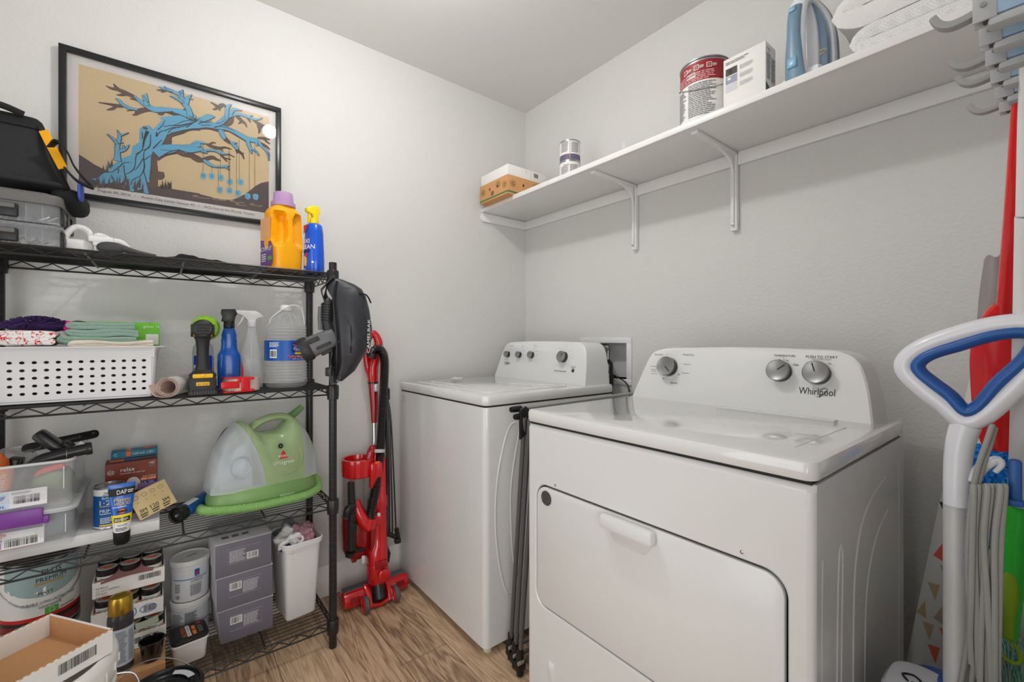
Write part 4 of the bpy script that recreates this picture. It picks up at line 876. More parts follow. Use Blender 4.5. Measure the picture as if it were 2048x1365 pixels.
b = MB(Tr(-.06)); b.blob((.188, 0, -.008), (.075, .21, .060), CAN, None, 2.6, amp=.006, fr=15); b.build('end_pocket', tb)
b = MB(Tr(-.06)); b.loft([bagring(z, hx-.06, hy, 44, 5, .06) for z, hx, hy in ((.178, .140, .042), (.205, .132, .034), (.212, .125, .028))], WEB); b.tube([(.0, -.03, .207), (.05, -.045, .222), (.10, -.035, .212)], .009, WEB, 8, sm=5); b.build('webbing_band', tb)
b = MB(Tr(-.06)); b.sweep([(.186, -.113, .060), (.165, -.090, .110), (.140, -.054, .172)], [(.010, .0015), (.010, -.0015), (-.010, -.0015), (-.010, .0015)], YEL, up=(0, 1, .3)); b.build('yellow_trim', tb)
b = MB(Tr(-.06)); P = smooth([(.160, -.105, .115), (.176, -.118, .128), (.195, -.120, .105), (.208, -.12, .070), (.228, -.118, .040), (.246, -.118, .018), (.215, -.118, .030), (.190, -.112, .060)], 6)
b.sweep(P, [(.002, .014), (.002, -.014), (-.002, -.014), (-.002, .014)], WEB, up=(0, 1, 0)); b.build('strap', tb)
b = MB(Tr(-.06)); b.blob((.218, -.085, .012), (.012, .05, .06), mat('patch_blue', (70, 95, 190), .6, var=.1), None, 3); b.build('blue_patch', tb)
# white charger with coiled cord
wc = thing('white_charger', 'white charger block with thick white cord looped on top tier beside organizers', 'charger', (-.165, 1.79, Y1))
WP = mat('soft_white', (236, 236, 236), .35, var=.01)
b = MB(); b.blob((-.03, 0, .022), (.08, .07, .046), WP, None, 3); b.build('base', wc)
b = MB(); b.hose([(-.045, -.02, .02), (-.05, -.03, .045), (-.03, -.03, .075), (-.005, -.02, .07), (.0, -.01, .045)], .0085, WP, .004, 12); b.hose([(.0, .0, .045), (.015, -.01, .062), (.035, 0, .058), (.04, .01, .04)], .008, WP, .004, 12); b.build('cord', wc)
b = MB(); b.box((.025, -.03, .046), (.055, .03, .018), WP, .004); b.box((.03, -.03, .033), (.045, .026, .014), WP, .003)
for x in (.012, .022, .045): b.box((x, -.03, .018), (.005, .012, .03), WP, .001)
b.build('plug', wc)
b = MB(); b.tube([(.04, -.02, .044), (.065, -.02, .046), (.085, -.015, .034)], [.011, .010, .005], WP, 12, sm=4); b.build('connector', wc)
b = MB(); b.blob((0, 0, .016), (.062, .026, .034), mat('rubber_grey', (62, 62, 64), .6, var=.08), None, 2.2); b.tube([(.02, 0, .018), (.06, .005, .010), (.1, .01, .006)], [.011, .007, .005], mat('rubber_grey'), 12, sm=3)
tag(b.build('rubber_grip_tool'), 'dark grey rubber gripped tool lying at the front of the top tier beside white plug', 'handle', loc=(-.115, 1.70, Y1))
BF = mat('black_fabric', (30, 30, 31), .92, var=.15, bump=.6, bs=350)
b = MB(); b.blob((0, 0, .016), (.12, .07, .034), BF, None, 3, amp=.012, fr=22); b.add([(.02, -.05, .03), (.075, .03, .022), (.06, .05, .034), (-.06, .04, .034)], [[0, 1, 2, 3]], BF)
tag(b.build('black_cloth'), 'small folded black cloth behind the grey handle on the top tier', 'cloth', loc=(-.065, 1.925, Y1))
b = MB(); nx, ny = 30, 12
for i in range(nx+1):
    for j in range(ny+1):
        u, v = i/nx*2-1, j/ny*2-1; hgt = max(0, 1-abs(u)**2.2)*max(0, 1-abs(v)**2.6); b.v.append(Vector((u*.150, v*.050*(1-.25*u*u), .004+.058*hgt**.8*(.75+.5*noise.noise(Vector((u*3, v*3, 1))))+.006*noise.noise(Vector((u*9, v*9, 4)))*hgt)))
for i in range(nx):
    for j in range(ny): a = i*(ny+1)+j; b.f.append([a, a+ny+1, a+ny+2, a+1]); b.m.append(0)
b.mats = [BF]
tag(b.build('black_garment'), 'flattened black nylon garment lying along the back of the top tier', 'garment', loc=(.105, 1.938, Y1))
# detergent bottle
YB = mat('detergent_yellow', (248, 170, 4), .32, var=.02, sss=0); LIL = mat('cap_lilac', (178, 142, 184), .4, var=.03)
db = thing('detergent_bottle', 'large yellow laundry detergent bottle with lilac cap on the top tier', 'detergent bottle', (.345, 1.775, Y1), .30)
def dd(t, z):
    d = 0
    for a0, wz_ in ((-PI/2-.62, 1), (-PI/2+.62, .9)):
        da = (t-a0+PI) % (2*PI)-PI; k = (da/.50)**4+((z-.150)/.058)**4
        if k < 1.25: d -= .034*wz_*(1 if k < .55 else max(0, (1.25-k)/.7))
    return d
b = MB(); prof = [(.052, 0), (.058, .004)]+[(.0615-.004*abs(z-.1)/.1, z) for z in [.012+.006*i for i in range(33)]]+[(.056, .212), (.050, .222), (.042, .230), (.036, .235), (.035, .240)]
b.lathe(prof, YB, seg=96, n=2.8, sy=.82, disp=dd)
VI2 = mat('label_purple', (110, 72, 140), .5, var=.04); Wd = lambda p: Vector((-.0585-p.z+abs(p.x)*.12, p.x, p.y)) 
b.build('bottle_body', db, ang=60)
b = MB(); TL_ = frame((-.0605, 0, 0), (0, -1, 0), (0, 0, 1)); b.add([(v[0], v[1], 0) for v in ((-.04, .02), (.035, .012), (.044, .025), (.044, .075), (.030, .10), (-.04, .11))], [[0, 1, 2, 3, 4, 5]], VI2, TL_); b.rect(-.04, .11, .03, .185, mat('label_peach', (235, 175, 120), .5, var=.05), TL_, .0002, 1)
b.text('DOWNY', -.005, .075, .016, INKW, TL_, .001); b.rect(.012, .034, .04, .048, INKG, TL_, .001, 1); b.lines(-.03, .03, .035, .03, 4, INKW, TL_); b.build('side_label', db)
b = MB(); b.lathe([(.040, .236), (.041, .240), (.040, .251), (.036, .252)], LIL, seg=36); b.lathe([(.033, .250), (.033, .256), (.031, .284), (.030, .287), (.02, .2875), (.001, .2875)], LIL, seg=72, rib=.018, ribn=36); b.build('cap', db)
# stain remover spray
sp_ = thing('stain_remover_spray', 'blue stain remover spray bottle with yellow trigger on the top tier', 'spray bottle', (.443, 1.745, Y1-.001), -1.0)
OB = mat('oxi_blue', (8, 84, 205), .25, var=.06, coat=.4)
b = MB(); b.lathe([(.034, 0), (.036, .003), (.036, .05), (.034, .10), (.032, .15), (.029, .178), (.022, .186), (.013, .188)], OB, seg=40, n=2.4, sy=.85)
Wc = lambda p: Vector((p.x, -.0308-p.z+(.0085*(abs(p.x)/.03)**2.5)+max(0, p.y-.06)*.022, p.y))
b.text('OXI', -.012, .118, .016, INKW, Wc, .0012); b.text('CLEAN', -.008, .097, .016, INKW, Wc, .0012); b.rect(-.024, .076, .006, .086, mat('ink_navy', (20, 30, 90), .5, var=0), Wc, .0009, 6)
b.add([Wc(Vector((x, y, .001))) for x, y in ((-.026, .178), (-.004, .180), (-.006, .165), (-.014, .152), (-.028, .146))], [[0, 1, 2, 3, 4]], INKR)
b.add([Wc(Vector((x, y, .001))) for x, y in ((-.018, .028), (-.006, .026), (-.004, .052), (-.010, .068), (-.020, .060))], [[0, 1, 2, 3, 4]], mat('ink_tan', (225, 180, 90), .6, var=0)); b.add([Wc(Vector((x, y, .0014))) for x, y in ((-.014, .062), (-.004, .058), (.002, .070), (-.006, .074))], [[0, 1, 2, 3]], INKR)
b.disc(.020, .04, .004, .004, INKW, Wc, .001); b.lines(-.022, .01, .014, .008, 2, INKW, Wc)
b.build('bottle_body', sp_)
b = MB(Rz(1.15)); YT = mat('trigger_yellow', (240, 210, 15), .35, var=.03); b.lathe([(.015, .186), (.016, .19), (.015, .206), (.012, .208)], YT, seg=24)
pr = [(-.030, .228), (-.031, .240), (-.012, .252), (.012, .254), (.020, .235), (.018, .226), (.012, .222), (.013, .204), (-.006, .204), (-.008, .220), (-.018, .222)]
b.prism([(x, z) for x, z in pr], -.011, .011, YT, frame((0, 0, 0), (1, 0, 0), (0, 0, 1)), .003); b.prism([(-.022, .222), (-.014, .222), (-.018, .190), (-.023, .188)], -.006, .006, YT, frame((0, 0, 0), (1, 0, 0), (0, 0, 1)), .002); b.build('trigger_head', sp_)
# ================================================================== second tier
# perforated basket
bk = thing('storage_basket', 'white perforated plastic basket heaped with cloths on the second tier', 'basket', (-.21, 1.80, Y2))
LB = Tr(.21, -1.80, -Y2); BW = mat('basket_white', (214, 215, 218), .4, var=.01)
bx0, bx1, by0, by1, bh = -.364, -.012, 1.688, 1.945, .150
b = MB(LB); cw, chh = .02204, .0205; z0 = Y2+.029
yf = lambda z: by0-.010*(z-Y2)/bh
for i in range(20):
    xc = -.0425-.0+ (0-i)*cw
    if xc < bx0+.012: break
    for j in range(5):
        zc_ = z0+j*chh; sq = []; ci = []
        for k in range(16):
            a = 2*PI*k/16+PI/16; c, s_ = math.cos(a), math.sin(a); m_ = max(abs(c), abs(s_)); sq.append((xc+cw/2*c/m_, zc_+chh/2*s_/m_)); ci.append((xc+.0050*c, zc_+.0039*s_))
        # snap the square outline to exact corners
        sq = [(xc+cw/2*max(-1, min(1, (p[0]-xc)/(cw/2)*1.0)), zc_+chh/2*max(-1, min(1, (p[1]-zc_)/(chh/2)))) for p in sq]
        vs = [(p[0], yf(p[1]), p[1]) for p in sq]+[(p[0], yf(p[1]), p[1]) for p in ci]+[(p[0], yf(p[1])+.002, p[1]) for p in ci]
        fs = []
        for k in range(16): k2 = (k+1) % 16; fs += [[k, k2, 16+k2, 16+k], [16+k, 16+k2, 32+k2, 32+k]]
        b.add(vs, fs, BW)
        for sx in (-1, 1):
            for sz in (-1, 1):
                pa = min(range(16), key=lambda q: (sq[q][0]-(xc+sx*cw/2))**2+(sq[q][1]-(zc_+sz*chh/2))**2)
                near = sorted(range(16), key=lambda q: (sq[q][0]-(xc+sx*cw/2))**2+(sq[q][1]-(zc_+sz*chh/2))**2)[:2]
                b.add([(sq[near[0]][0], yf(sq[near[0]][1]), sq[near[0]][1]), (xc+sx*cw/2, yf(zc_+sz*chh/2), zc_+sz*chh/2), (sq[near[1]][0], yf(sq[near[1]][1]), sq[near[1]][1])], [[0, 1, 2]], BW)
xh0, xh1 = xc+cw/2 if xc < bx0+.012 else xc-cw/2, -.0425+cw/2; zt_, zb_ = z0+4.5*chh, z0-.5*chh; zT = Y2+bh
def fq(x0, x1, za, zb2): b.add([(x0, yf(za), za), (x1, yf(za), za), (x1, yf(zb2), zb2), (x0, yf(zb2), zb2)], [[0, 1, 2, 3]], BW)
fq(bx0, bx1-.006, zt_, zT); fq(xh1, bx1-.014, zb_, zt_); fq(bx0, bx1-.016, Y2+.008, zb_); fq(bx0, xh0, zb_, zt_)
# rounded corner, right end, back, bottom
def corner(z):
    e = (z-Y2)/bh; o = -.010+.012*e; xx = bx1+o; yy = yf(z)
    return [Vector((xx-.016, yy, z)), Vector((xx-.006, yy+.003, z)), Vector((xx-.001, yy+.012, z)), Vector((xx, yy+.022, z)), Vector((xx+.001, by1, z)), Vector((bx0, by1, z)), Vector((bx0, yy, z))]
rg = [corner(z) for z in (Y2+.004, Y2+.012, Y2+.05, Y2+.10, zT)]
for a, c in zip(rg, rg[1:]):
    for i in range(5): b.add([a[i], a[i+1], c[i+1], c[i]], [[0, 1, 2, 3]], BW)
for a, c in zip(rg[1:], rg[2:]): pass
b.add(rg[0], [list(range(7))], BW); fq(bx0, bx1-.02, Y2+.004, Y2+.010)
b.build('basket_body', bk, flat=False, ang=30)
b = MB(LB); cr_ = corner(zT); P = [Vector((bx0, cr_[0].y-.006, zT)), cr_[0]+Vector((0, -.006, 0)), cr_[1]+Vector((.004, -.005, 0)), cr_[2]+Vector((.008, -.002, 0)), cr_[3]+Vector((.009, 0, 0)), cr_[4]+Vector((.009, 0, 0))]
b.sweep(P, [(.009, .0), (.009, .0025), (-.006, .0025), (-.008, -.010), (-.0065, -.010), (-.005, .0)], BW, up=(0, 0, 1)); b.build('rim', bk)
# things stuffed in the basket
STUF = mat('dark_cloth', (70, 56, 48), .9, var=.4, vs=12)
b = MB(); b.blob((0, 0, .06), (.325, .21, .115), STUF, None, 6, amp=.004, fr=12)
tag(b.build('brown_rag_bundle'), 'dark brown cloth bundle seen through the holes of the white basket', 'cloth', loc=(-.190, 1.825, Y2+.006))
def towelstack(name, label, x, y, z, L_, D, th, m, rz, n=2, sd=0, amp=.004, cat='towel'):
    o = tag(fold2(n, L_, D, th, m, amp, 16, sd).build(name, ang=60), label, cat, None, (x, y, z), rz); return o
GT = mat('terry_green', (140, 166, 152), .97, var=.12, vs=90, bump=1.0, bs=320); CRM = mat('cream_cloth', (226, 214, 196), .95, var=.06, vs=40, bump=.6, bs=300)
zb0 = Y2+bh
def xy2(px, y): return onY(px, 680, y).x
towelstack('cream_cloth', 'cream cloth folded under the green terry cloths in the white basket', -.115, 1.79, zb0-.004, .17, .17, .011, CRM, .1, 2, 4, .005, 'cloth')
for i, (dx, z, sd, lb) in enumerate(((-.145, .013, 1, 'thick green-grey terry cloth, lowest of the three in the basket'), (-.135, .034, 2, 'green-grey terry cloth in the middle of the basket stack'), (-.138, .055, 3, 'pale green terry cloth lying on top of the basket stack'))):
    o = towelstack('terry_cloth', lb, dx, 1.785+.012*i, zb0+z-.004, (.155-.010*i), .13, .0105, GT, .10, 2, sd, .005, 'cloth'); o['group'] = 'green terry cloths in the basket'
def zigzag():
    m = mat('red_white_terry', (236, 234, 232), .97, var=.02, bump=1.0, bs=260); nt = m.node_tree; b = nt.nodes['Principled BSDF']; tc = nt.nodes.new('ShaderNodeTexCoord')
    mp = nt.nodes.new('ShaderNodeMapping'); mp.inputs['Rotation'].default_value = (0, 0, .8)
    wv = nt.nodes.new('ShaderNodeTexWave'); wv.inputs['Scale'].default_value = 16; wv.inputs['Distortion'].default_value = 5; wv.inputs['Detail'].default_value = 0; wv.inputs['Detail Scale'].default_value = 9
    cr = nt.nodes.new('ShaderNodeValToRGB'); cr.color_ramp.interpolation = 'CONSTANT'; cr.color_ramp.elements[0].color = (*lin((236, 234, 232)), 1); cr.color_ramp.elements[1].position = .93; cr.color_ramp.elements[1].color = (*lin((215, 35, 40)), 1)
    nt.links.new(tc.outputs['Object'], mp.inputs[0]); nt.links.new(mp.outputs[0], wv.inputs['Vector']); nt.links.new(wv.outputs['Fac'], cr.inputs[0]); nt.links.new(cr.outputs[0], b.inputs['Base Color']); return m
ZZ = zigzag()
b = fold2(4, .115, .12, .0095, ZZ, .005, 16, 8); tag(b.build('patterned_towel', ang=60), 'white terry towel with red zigzag marks at the left of the basket', 'towel', loc=(-.297, 1.755, zb0+.006), rz=PI+.05)
b = MB(); b.box((0, 0, 0), (.15, .10, .012), mat('pack_green', (110, 200, 40), .4, var=.03), .003); tag(b.build('green_packet'), 'bright green flat packet under the red-marked towel in the basket', 'packet', loc=(-.275, 1.76, zb0-.004))
# green carton behind
b = MB(); b.box((0, 0, .03), (.185, .10, .075), mat('pack_green'), .001); T = frame((0, -.05, 0), (1, 0, 0), (0, 0, 1)); b.text('ziploc', -.03, .056, .009, INKW, T); b.text('gallon 16', .072, .055, .008, INKW, T); b.rect(.058, -.004, .09, .03, INKW, T, nx=1)
tag(b.build('green_carton'), 'green carton standing behind the terry cloths in the basket', 'carton', loc=(-.10, 1.905, zb0+.010))
# purple chenille duster
PU = mat('chenille_purple', (62, 40, 92), .95, var=.2, bump=.5, bs=300); b = MB(); R_ = random.Random(3)
b.blob((0, 0, .02), (.13, .05, .034), PU, None, 2.3)
for i in range(170):
    a = R_.uniform(0, 2*PI); ph = R_.uniform(-.1, PI/2); p = Vector((.064*math.cos(a)*math.cos(ph), .026*math.sin(a)*math.cos(ph), .02+.02*math.sin(ph))); d = (p-Vector((0, 0, .012))).normalized()+Vector((R_.uniform(-.5, .5), R_.uniform(-.5, .5), R_.uniform(-.4, .2)))
    d.normalize(); b.tube([p, p+d*.007, p+d*.013+Vector((0, 0, -.002))], [.0032, .0036, .0022], PU, 6)
du = thing('chenille_duster', 'purple chenille duster with grey handle at the back of the white basket', 'duster', (-.283, 1.85, zb0+.040), .08)
b.build('duster_head', du); b = MB(); b.tube([(.06, -.03, .018), (.085, -.06, .022), (.11, -.08, .012)], [.010, .016, .017], mat('rubber_grey'), 14, sm=4); b.tube([(.105, -.08, .012), (.118, -.088, .008)], [.014, .009], mat('rubber_grey'), 14); b.build('handle', du)
b = MB(); b.lathe([(.011, 0), (.011, .006), (.0125, .008), (.0125, .03), (.010, .033), (.001, .034)], mat('cap_pink', (240, 20, 140), .35, var=.05), seg=8, T=Ry(.25)); tag(b.build('pink_bottle'), 'hot pink capped bottle poking out behind the green terry cloths', 'bottle', loc=(-.214, 1.80, zb0+.042))
# rolled vinyl sheet
rv = thing('rolled_vinyl_sheet', 'rolled up marbled white and pink vinyl sheet poking off the second tier', 'roll', (.012, 1.655, Y2+.031), -.32)
MB_ = mat('vinyl_marble', (222, 218, 214), .45, var=.12, vs=12); PK = mat('vinyl_pink', (216, 190, 180), .6, var=.03)
b = MB(); P = []
for i in range(90):
    a = -i*.28; r = .0245-.0009*a/-.28*.16; P.append((r*math.cos(a), r*math.sin(a), 0))
P = [(p_[0]*1.18, p_[1]*1.18, 0) for p_ in [(-.040, .006, 0), (-.036, -.010, 0), (-.026, -.022, 0), (-.012, -.0255, 0)]+[((.0255-.00010*i)*math.cos(-PI/2-.45+i*.28), (.0255-.00010*i)*math.sin(-PI/2-.45+i*.28), 0) for i in range(2, 88)]]
TT = Matrix(((1, 0, 0, 0), (0, 0, 1, 0), (0, 1, 0, 0), (0, 0, 0, 1)))
vs = []; 
for p in P: vs += [(p[0], p[1], 0), (p[0], p[1], .17)]
b.add(vs, [[2*i, 2*i+1, 2*i+3, 2*i+2] for i in range(len(P)-1)], MB_, TT); vs2 = []
for p in P: q = Vector(p)*.965; vs2 += [(q.x, q.y, -.0006), (q.x, q.y, .17)]
b.add(vs2, [[2*i, 2*i+2, 2*i+3, 2*i+1] for i in range(len(P)-1)], PK, TT)
vs3 = []
for p in P: q = Vector(p)*.965; vs3 += [(p[0], p[1], -.0004), (q.x, q.y, -.0004)]
b.add(vs3, [[2*i, 2*i+1, 2*i+3, 2*i+2] for i in range(len(P)-1)], PK, TT)
b.build('sheet', rv)
# cordless drill with brush
DB_ = mat('tool_black', (38, 38, 39), .5, var=.08); DY = mat('tool_yellow', (238, 184, 20), .4, var=.04)
dl = thing('cordless_drill', 'black and yellow cordless drill with green scrub brush, standing on its battery', 'drill', (.100, 1.70, Y2), -.05)
b = MB(); b.box((0, .0, .03), (.070, .105, .052), DB_, .007); b.box((0, .0, .008), (.074, .11, .014), DB_, .004)
for i in range(9): b.box((-.028+i*.007, -.0545, .010), (.003, .003, .014), BLACK)
b.box((0, -.0525, .036), (.034, .003, .011), DY, .001); b.text('20V MAX', 0, .036, .005, INK, frame((0, -.0545, 0), (1, 0, 0), (0, 0, 1)), .0004); b.build('battery', dl)
b = MB(); b.loft([bagring(z, hx, hy, 28, e) for z, hx, hy, e in ((.052, .034, .05, 5), (.062, .036, .048, 5), (.070, .028, .038, 4), (.078, .020, .028, 3), (.10, .0165, .024, 2.6), (.145, .0165, .024, 2.5), (.17, .019, .028, 2.6), (.182, .024, .033, 3))], DB_)
b.build('grip', dl)
b = MB(); b.box((0, -.047, .060), (.052, .012, .013), DY, .003); b.box((0, -.052, .062), (.014, .006, .010), mat('tool_yellow'), .002); b.build('battery_latch', dl)
b = MB(); TH = frame((0, 0, .205), (1, 0, 0), (0, 0, 1))   # axis along -y
b.loft([[TH @ Vector((rx_*math.cos(2*PI*i/28), ry_*math.sin(2*PI*i/28), z)) for i in range(28)] for z, rx_, ry_ in ((-.09, .020, .020), (-.085, .026, .026), (-.02, .030, .029), (.03, .030, .030), (.045, .028, .028), (.050, .022, .022))], DB_)
for k in range(4): b.box((0, -.050, .190+k*.009), (.034, .006, .0035), BLACK, .0015)
b.build('motor_housing', dl)
for s_ in (-1, 1): b = MB(); b.lathe([(.018, 0), (.018, .009), (.013, .012), (.001, .0125)], DY, (0, 0, 0), 20, frame((s_*.028, -.025, .2), (0, 1 if s_ < 0 else -1, 0), (0, 0, 1)) @ Ry(0)); b.lathe([(.0195, -.002), (.0195, .004)], DB_, (0, 0, 0), 20, frame((s_*.0285, -.025, .2), (0, 1 if s_ < 0 else -1, 0), (0, 0, 1))); b.build('side_plug', dl)
b = MB(); TC_ = frame((.010, .07, .212), (-1, 0, 0), (0, 0, 1)); b.lathe([(.018, 0), (.018, .02), (.012, .03), (.005, .034), (.004, .05)], DB_, T=TC_, seg=20); b.lathe([(.034, .045), (.036, .05), (.034, .056)], mat('brush_green', (150, 215, 20), .5, var=.06), T=TC_, seg=24)
R_ = random.Random(2)
b.lathe([(.034, .054), (.040, .060), (.041, .074), (.036, .084), (.02, .088), (.001, .089)], mat('brush_green'), T=TC_, seg=72, rib=.03, ribn=36, cb=False)
for i in range(60):
    a = 2*PI*i/60; b.tube([(.038*math.cos(a), .038*math.sin(a), .060), (.0445*math.cos(a), .0445*math.sin(a), .068)], [.0018, .0006], mat('brush_green'), 4, TC_)
b.build('scrub_brush', dl)
# wipes bottle behind drill
b = MB(); 
b.lathe([(.029, 0), (.031, .003), (.031, .13), (.028, .15), (.014, .168), (.013, .180), (.001, .181)], mat('bottle_pale', (196, 204, 212), .25, var=.02), seg=28)
W = cylw(.0314); b.rect(-.035, .012, .035, .120, mat('label_white', (230, 232, 234), .5, var=0), W, .0004, 14); b.rect(.010, .060, .026, .118, mat('label_cobalt', (24, 70, 190), .5, var=.02), W, .0007, 4); b.rect(-.034, .085, -.008, .118, mat('label_cobalt'), W, .0007, 5); b.rect(.008, .020, .026, .052, mat('label_cyan', (30, 150, 210), .5, var=.02), W, .0007, 4); b.lines(.027, .015, .013, .098, 22, mat('label_cobalt'), W, .0009); b.lines(-.033, .015, .03, .06, 10, mat('label_cobalt'), W, .0009)
tag(b.build('cleaner_bottle'), 'pale bottle with blue and white label hidden behind the cordless drill', 'bottle', loc=(.112, 1.885, Y2), rz=.05)
# blue spray bottle
def trigger(b, m, z, s_=1.0, neck=.013):
    T = frame((0, 0, z), (1, 0, 0), (0, 0, 1))
    b.lathe([(neck, -.004), (neck*1.15, 0), (neck*1.15, .018*s_), (neck*.8, .022*s_)], m, (0, 0, z), 24, rib=.02, ribn=24)
    pr = [(-.052, .058), (-.052, .045), (-.042, .043), (-.028, .036), (-.012, .020), (.012, .020), (.020, .030), (.040, .036), (.030, .050), (.014, .058)]
    b.prism([(x*s_, y*s_) for x, y in pr], -.010*s_, .010*s_, m, T, .003); b.prism([(x*s_, y*s_) for x, y in ((-.030, .038), (-.022, .036), (-.034, .012), (-.046, -.002), (-.047, .002), (-.036, .020))], -.006*s_, .006*s_, m, T, .0015)
bs_ = thing('blue_spray_bottle', 'blue cleaner spray bottle with black trigger behind the red tape dispenser', 'spray bottle', (.180, 1.795, Y2), -.1)
BB = mat('bottle_blue', (16, 82, 170), .28, var=.08, vs=14, coat=.3)
b = MB(); b.lathe([(.030, 0), (.033, .004), (.033, .03), (.0335, .09), (.034, .118), (.031, .126), (.026, .134), (.0235, .145), (.0225, .16), (.0235, .17), (.0215, .178), (.0225, .188), (.020, .198), (.017, .210), (.014, .214)], BB, seg=40, n=2.5, sy=.75)
Wb = lambda p: Vector((p.x, -.0262-p.z, p.y)); b.build('bottle_body', bs_)
b = MB(); Ws = frame((.0345, 0, 0), (0, 1, 0), (0, 0, 1)); b.rect(-.016, .01, .014, .11, mat('label_white'), Ws, .0002, 1); b.rect(-.016, .088, .014, .095, INKY, Ws, .0005, 1); b.rect(-.016, .035, .014, .042, INKY, Ws, .0005, 1); b.lines(-.012, .045, .022, .04, 8, INKR, Ws, .0006)
Wl_ = frame((-.0345, 0, 0), (0, -1, 0), (0, 0, 1)); b.rect(-.014, .005, .016, .10, mat('label_cyan'), Wl_, .0002, 1); b.disc(.002, .07, .011, .018, INKW, Wl_, .0005); b.rect(-.014, .005, .016, .035, mat('label_cobalt'), Wl_, .0005, 1); b.build('label', bs_)
b = MB(); b.lathe([(.0145, .212), (.0165, .214), (.016, .232), (.013, .236)], BLACK, seg=24, rib=.02, ribn=24); b.prism([(-.022, .236), (-.020, .252), (-.024, .262), (-.022, .276), (.018, .278), (.024, .262), (.018, .248), (.016, .234), (-.010, .232)], -.016, .016, BLACK, frame((0, 0, 0), (1, 0, 0), (0, 0, 1)), .004); b.prism([(-.020, .252), (-.014, .25), (-.017, .234), (-.023, .234)], -.007, .007, BLACK, frame((0, 0, 0), (1, 0, 0), (0, 0, 1)), .001); b.build('trigger_head', bs_)
# clear spray bottle
cs = thing('clear_spray_bottle', 'clear plastic spray bottle with white trigger beside the vinegar jug', 'spray bottle', (.252, 1.835, Y2), .05)
b = MB(); pf = [(.034, 0), (.036, .004), (.036, .115), (.034, .130), (.022, .165), (.0165, .195), (.014, .215), (.0135, .222)]
b.lathe(pf, CLEAR, seg=32, n=3, sy=.8, ct=False); b.build('bottle_body', cs)
b = MB(); b.lathe([(.033, .004), (.034, .007), (.034, .105), (.001, .105)], mat('liquid_clear', (214, 218, 218), .04, alpha=.22, var=0), seg=32, n=3, sy=.8); b.build('water', cs)
b = MB(); trigger(b, PLW, .222, .95, .0135); b.build('trigger_head', cs)
b = MB(); b.tube([(0, 0, .22), (0, 0, .02)], .0022, mat('tube_clear', (220, 222, 222), .2, var=0, alpha=1), 8); b.build('dip_tube', cs)
b = MB(); b.add([Vector((x, -.030+.006, z)) for x, z in ((-.034, .095), (-.029, .07), (-.029, .05), (-.032, .03), (-.037, .06))], [[0, 1, 2, 3, 4]], INKR); b.build('red_sticker', cs)
# tape dispenser
td = thing('packing_tape_dispenser', 'red packing tape dispenser lying on its side at the shelf front', 'tape dispenser', (.188, 1.697, Y2+.001), .18)
CT = mat('tape_tan', (206, 186, 160), .3, var=.03); b = MB()
TPC = mat('tape_core', (190, 178, 165), .5, var=.06)
b.lathe([(.036, .003), (.036, .046)], TPC, (.0, 0, 0), 36); b.lathe([(.0365, .006), (.0365, .042)], CT, (.0, 0, 0), 36, cb=False, ct=False); b.lathe([(.036, .004), (.036, .045)], TPC, (.034, .0, 0), 30)
for a in (-.5, .9, -1.7): b.add([cylw(.0372, a)(Vector((x, z, 0))) for x, z in ((-.008, .006), (.004, .006), (.012, .018), (.001, .018))], [[0, 1, 2, 3]], mat('label_slate', (100, 120, 150), .5, var=0))
b.build('tape_roll', td)
b = MB(); b.box((-.004, -.012, .003), (.080, .055, .004), RED, .0015); b.box((-.002, -.012, .0475), (.078, .055, .004), RED, .0015); b.box((.018, -.039, .025), (.026, .006, .046), RED, .002); b.box((-.026, -.0385, .026), (.052, .004, .022), RED, .0015); b.box((.004, -.0385, .04), (.02, .005, .014), RED, .002)
b.box((.036, -.030, .0445), (.014, .026, .008), RED, .002); b.box((.036, -.030, .006), (.014, .026, .008), RED, .002); b.build('frame', td)
# vinegar jug
vj = thing('vinegar_jug', 'big clear plastic vinegar jug with a blue label at the right of the second tier', 'jug', (.357, 1.785, Y2), -.12)
b = MB(); pf = [(.040, .004), (.055, .0), (.066, .006), (.070, .018), (.070, .03)]
for i in range(6): pf += [(.0695, .034+i*.010), (.0680, .039+i*.010)]
pf += [(.070, .096), (.070, .172), (.066, .178)]
for i in range(3): pf += [(.0675, .182+i*.011), (.065, .187+i*.011)]
pf += [(.067, .218), (.060, .232), (.040, .255), (.022, .272), (.018, .276), (.018, .290)]
JC = mat('jug_clear', (222, 225, 228), .04, alpha=.17, var=0)
b.lathe(pf, JC, seg=48, ct=False, n=2, rib=.006, ribn=12); b.build('bottle_body', vj)
b = MB(); RG = mat('jug_ridge', (214, 218, 220), .08, alpha=.5, var=0)
for zz_ in ([.020+.0105*i for i in range(7)], [.182+.011*i for i in range(4)]):
    b = MB()
    for z_ in zz_: rz_ = .0706 if z_ < .1 else .0682; b.tube([(rz_*math.cos(a), rz_*math.sin(a), z_) for a in [k*PI/20 for k in range(40)]], .0009, RG, 5, closed=True)
    b.build('moulded_ring', vj)
b = MB()
for k in range(14): a = 2*PI*k/14; b.tube([(.066*math.cos(a), .066*math.sin(a), .222), (.045*math.cos(a), .045*math.sin(a), .252), (.021*math.cos(a), .021*math.sin(a), .273)], .0008, RG, 5)
b.build('shoulder_rib', vj)
b = MB(); LBL = mat('label_royal', (12, 84, 172), .4, var=.03); W = cylw(.0718)
b.lathe([(.0715, .098), (.0715, .170)], LBL, seg=48, cb=False, ct=False); 
b.rect(-.062, .108, -.036, .138, INKW, W, .0012, 6); b.bars(-.060, .112, .022, .022, INK, W, .0018, 16); b.lines(-.064, .146, .04, .018, 4, INKW, W, .0014)
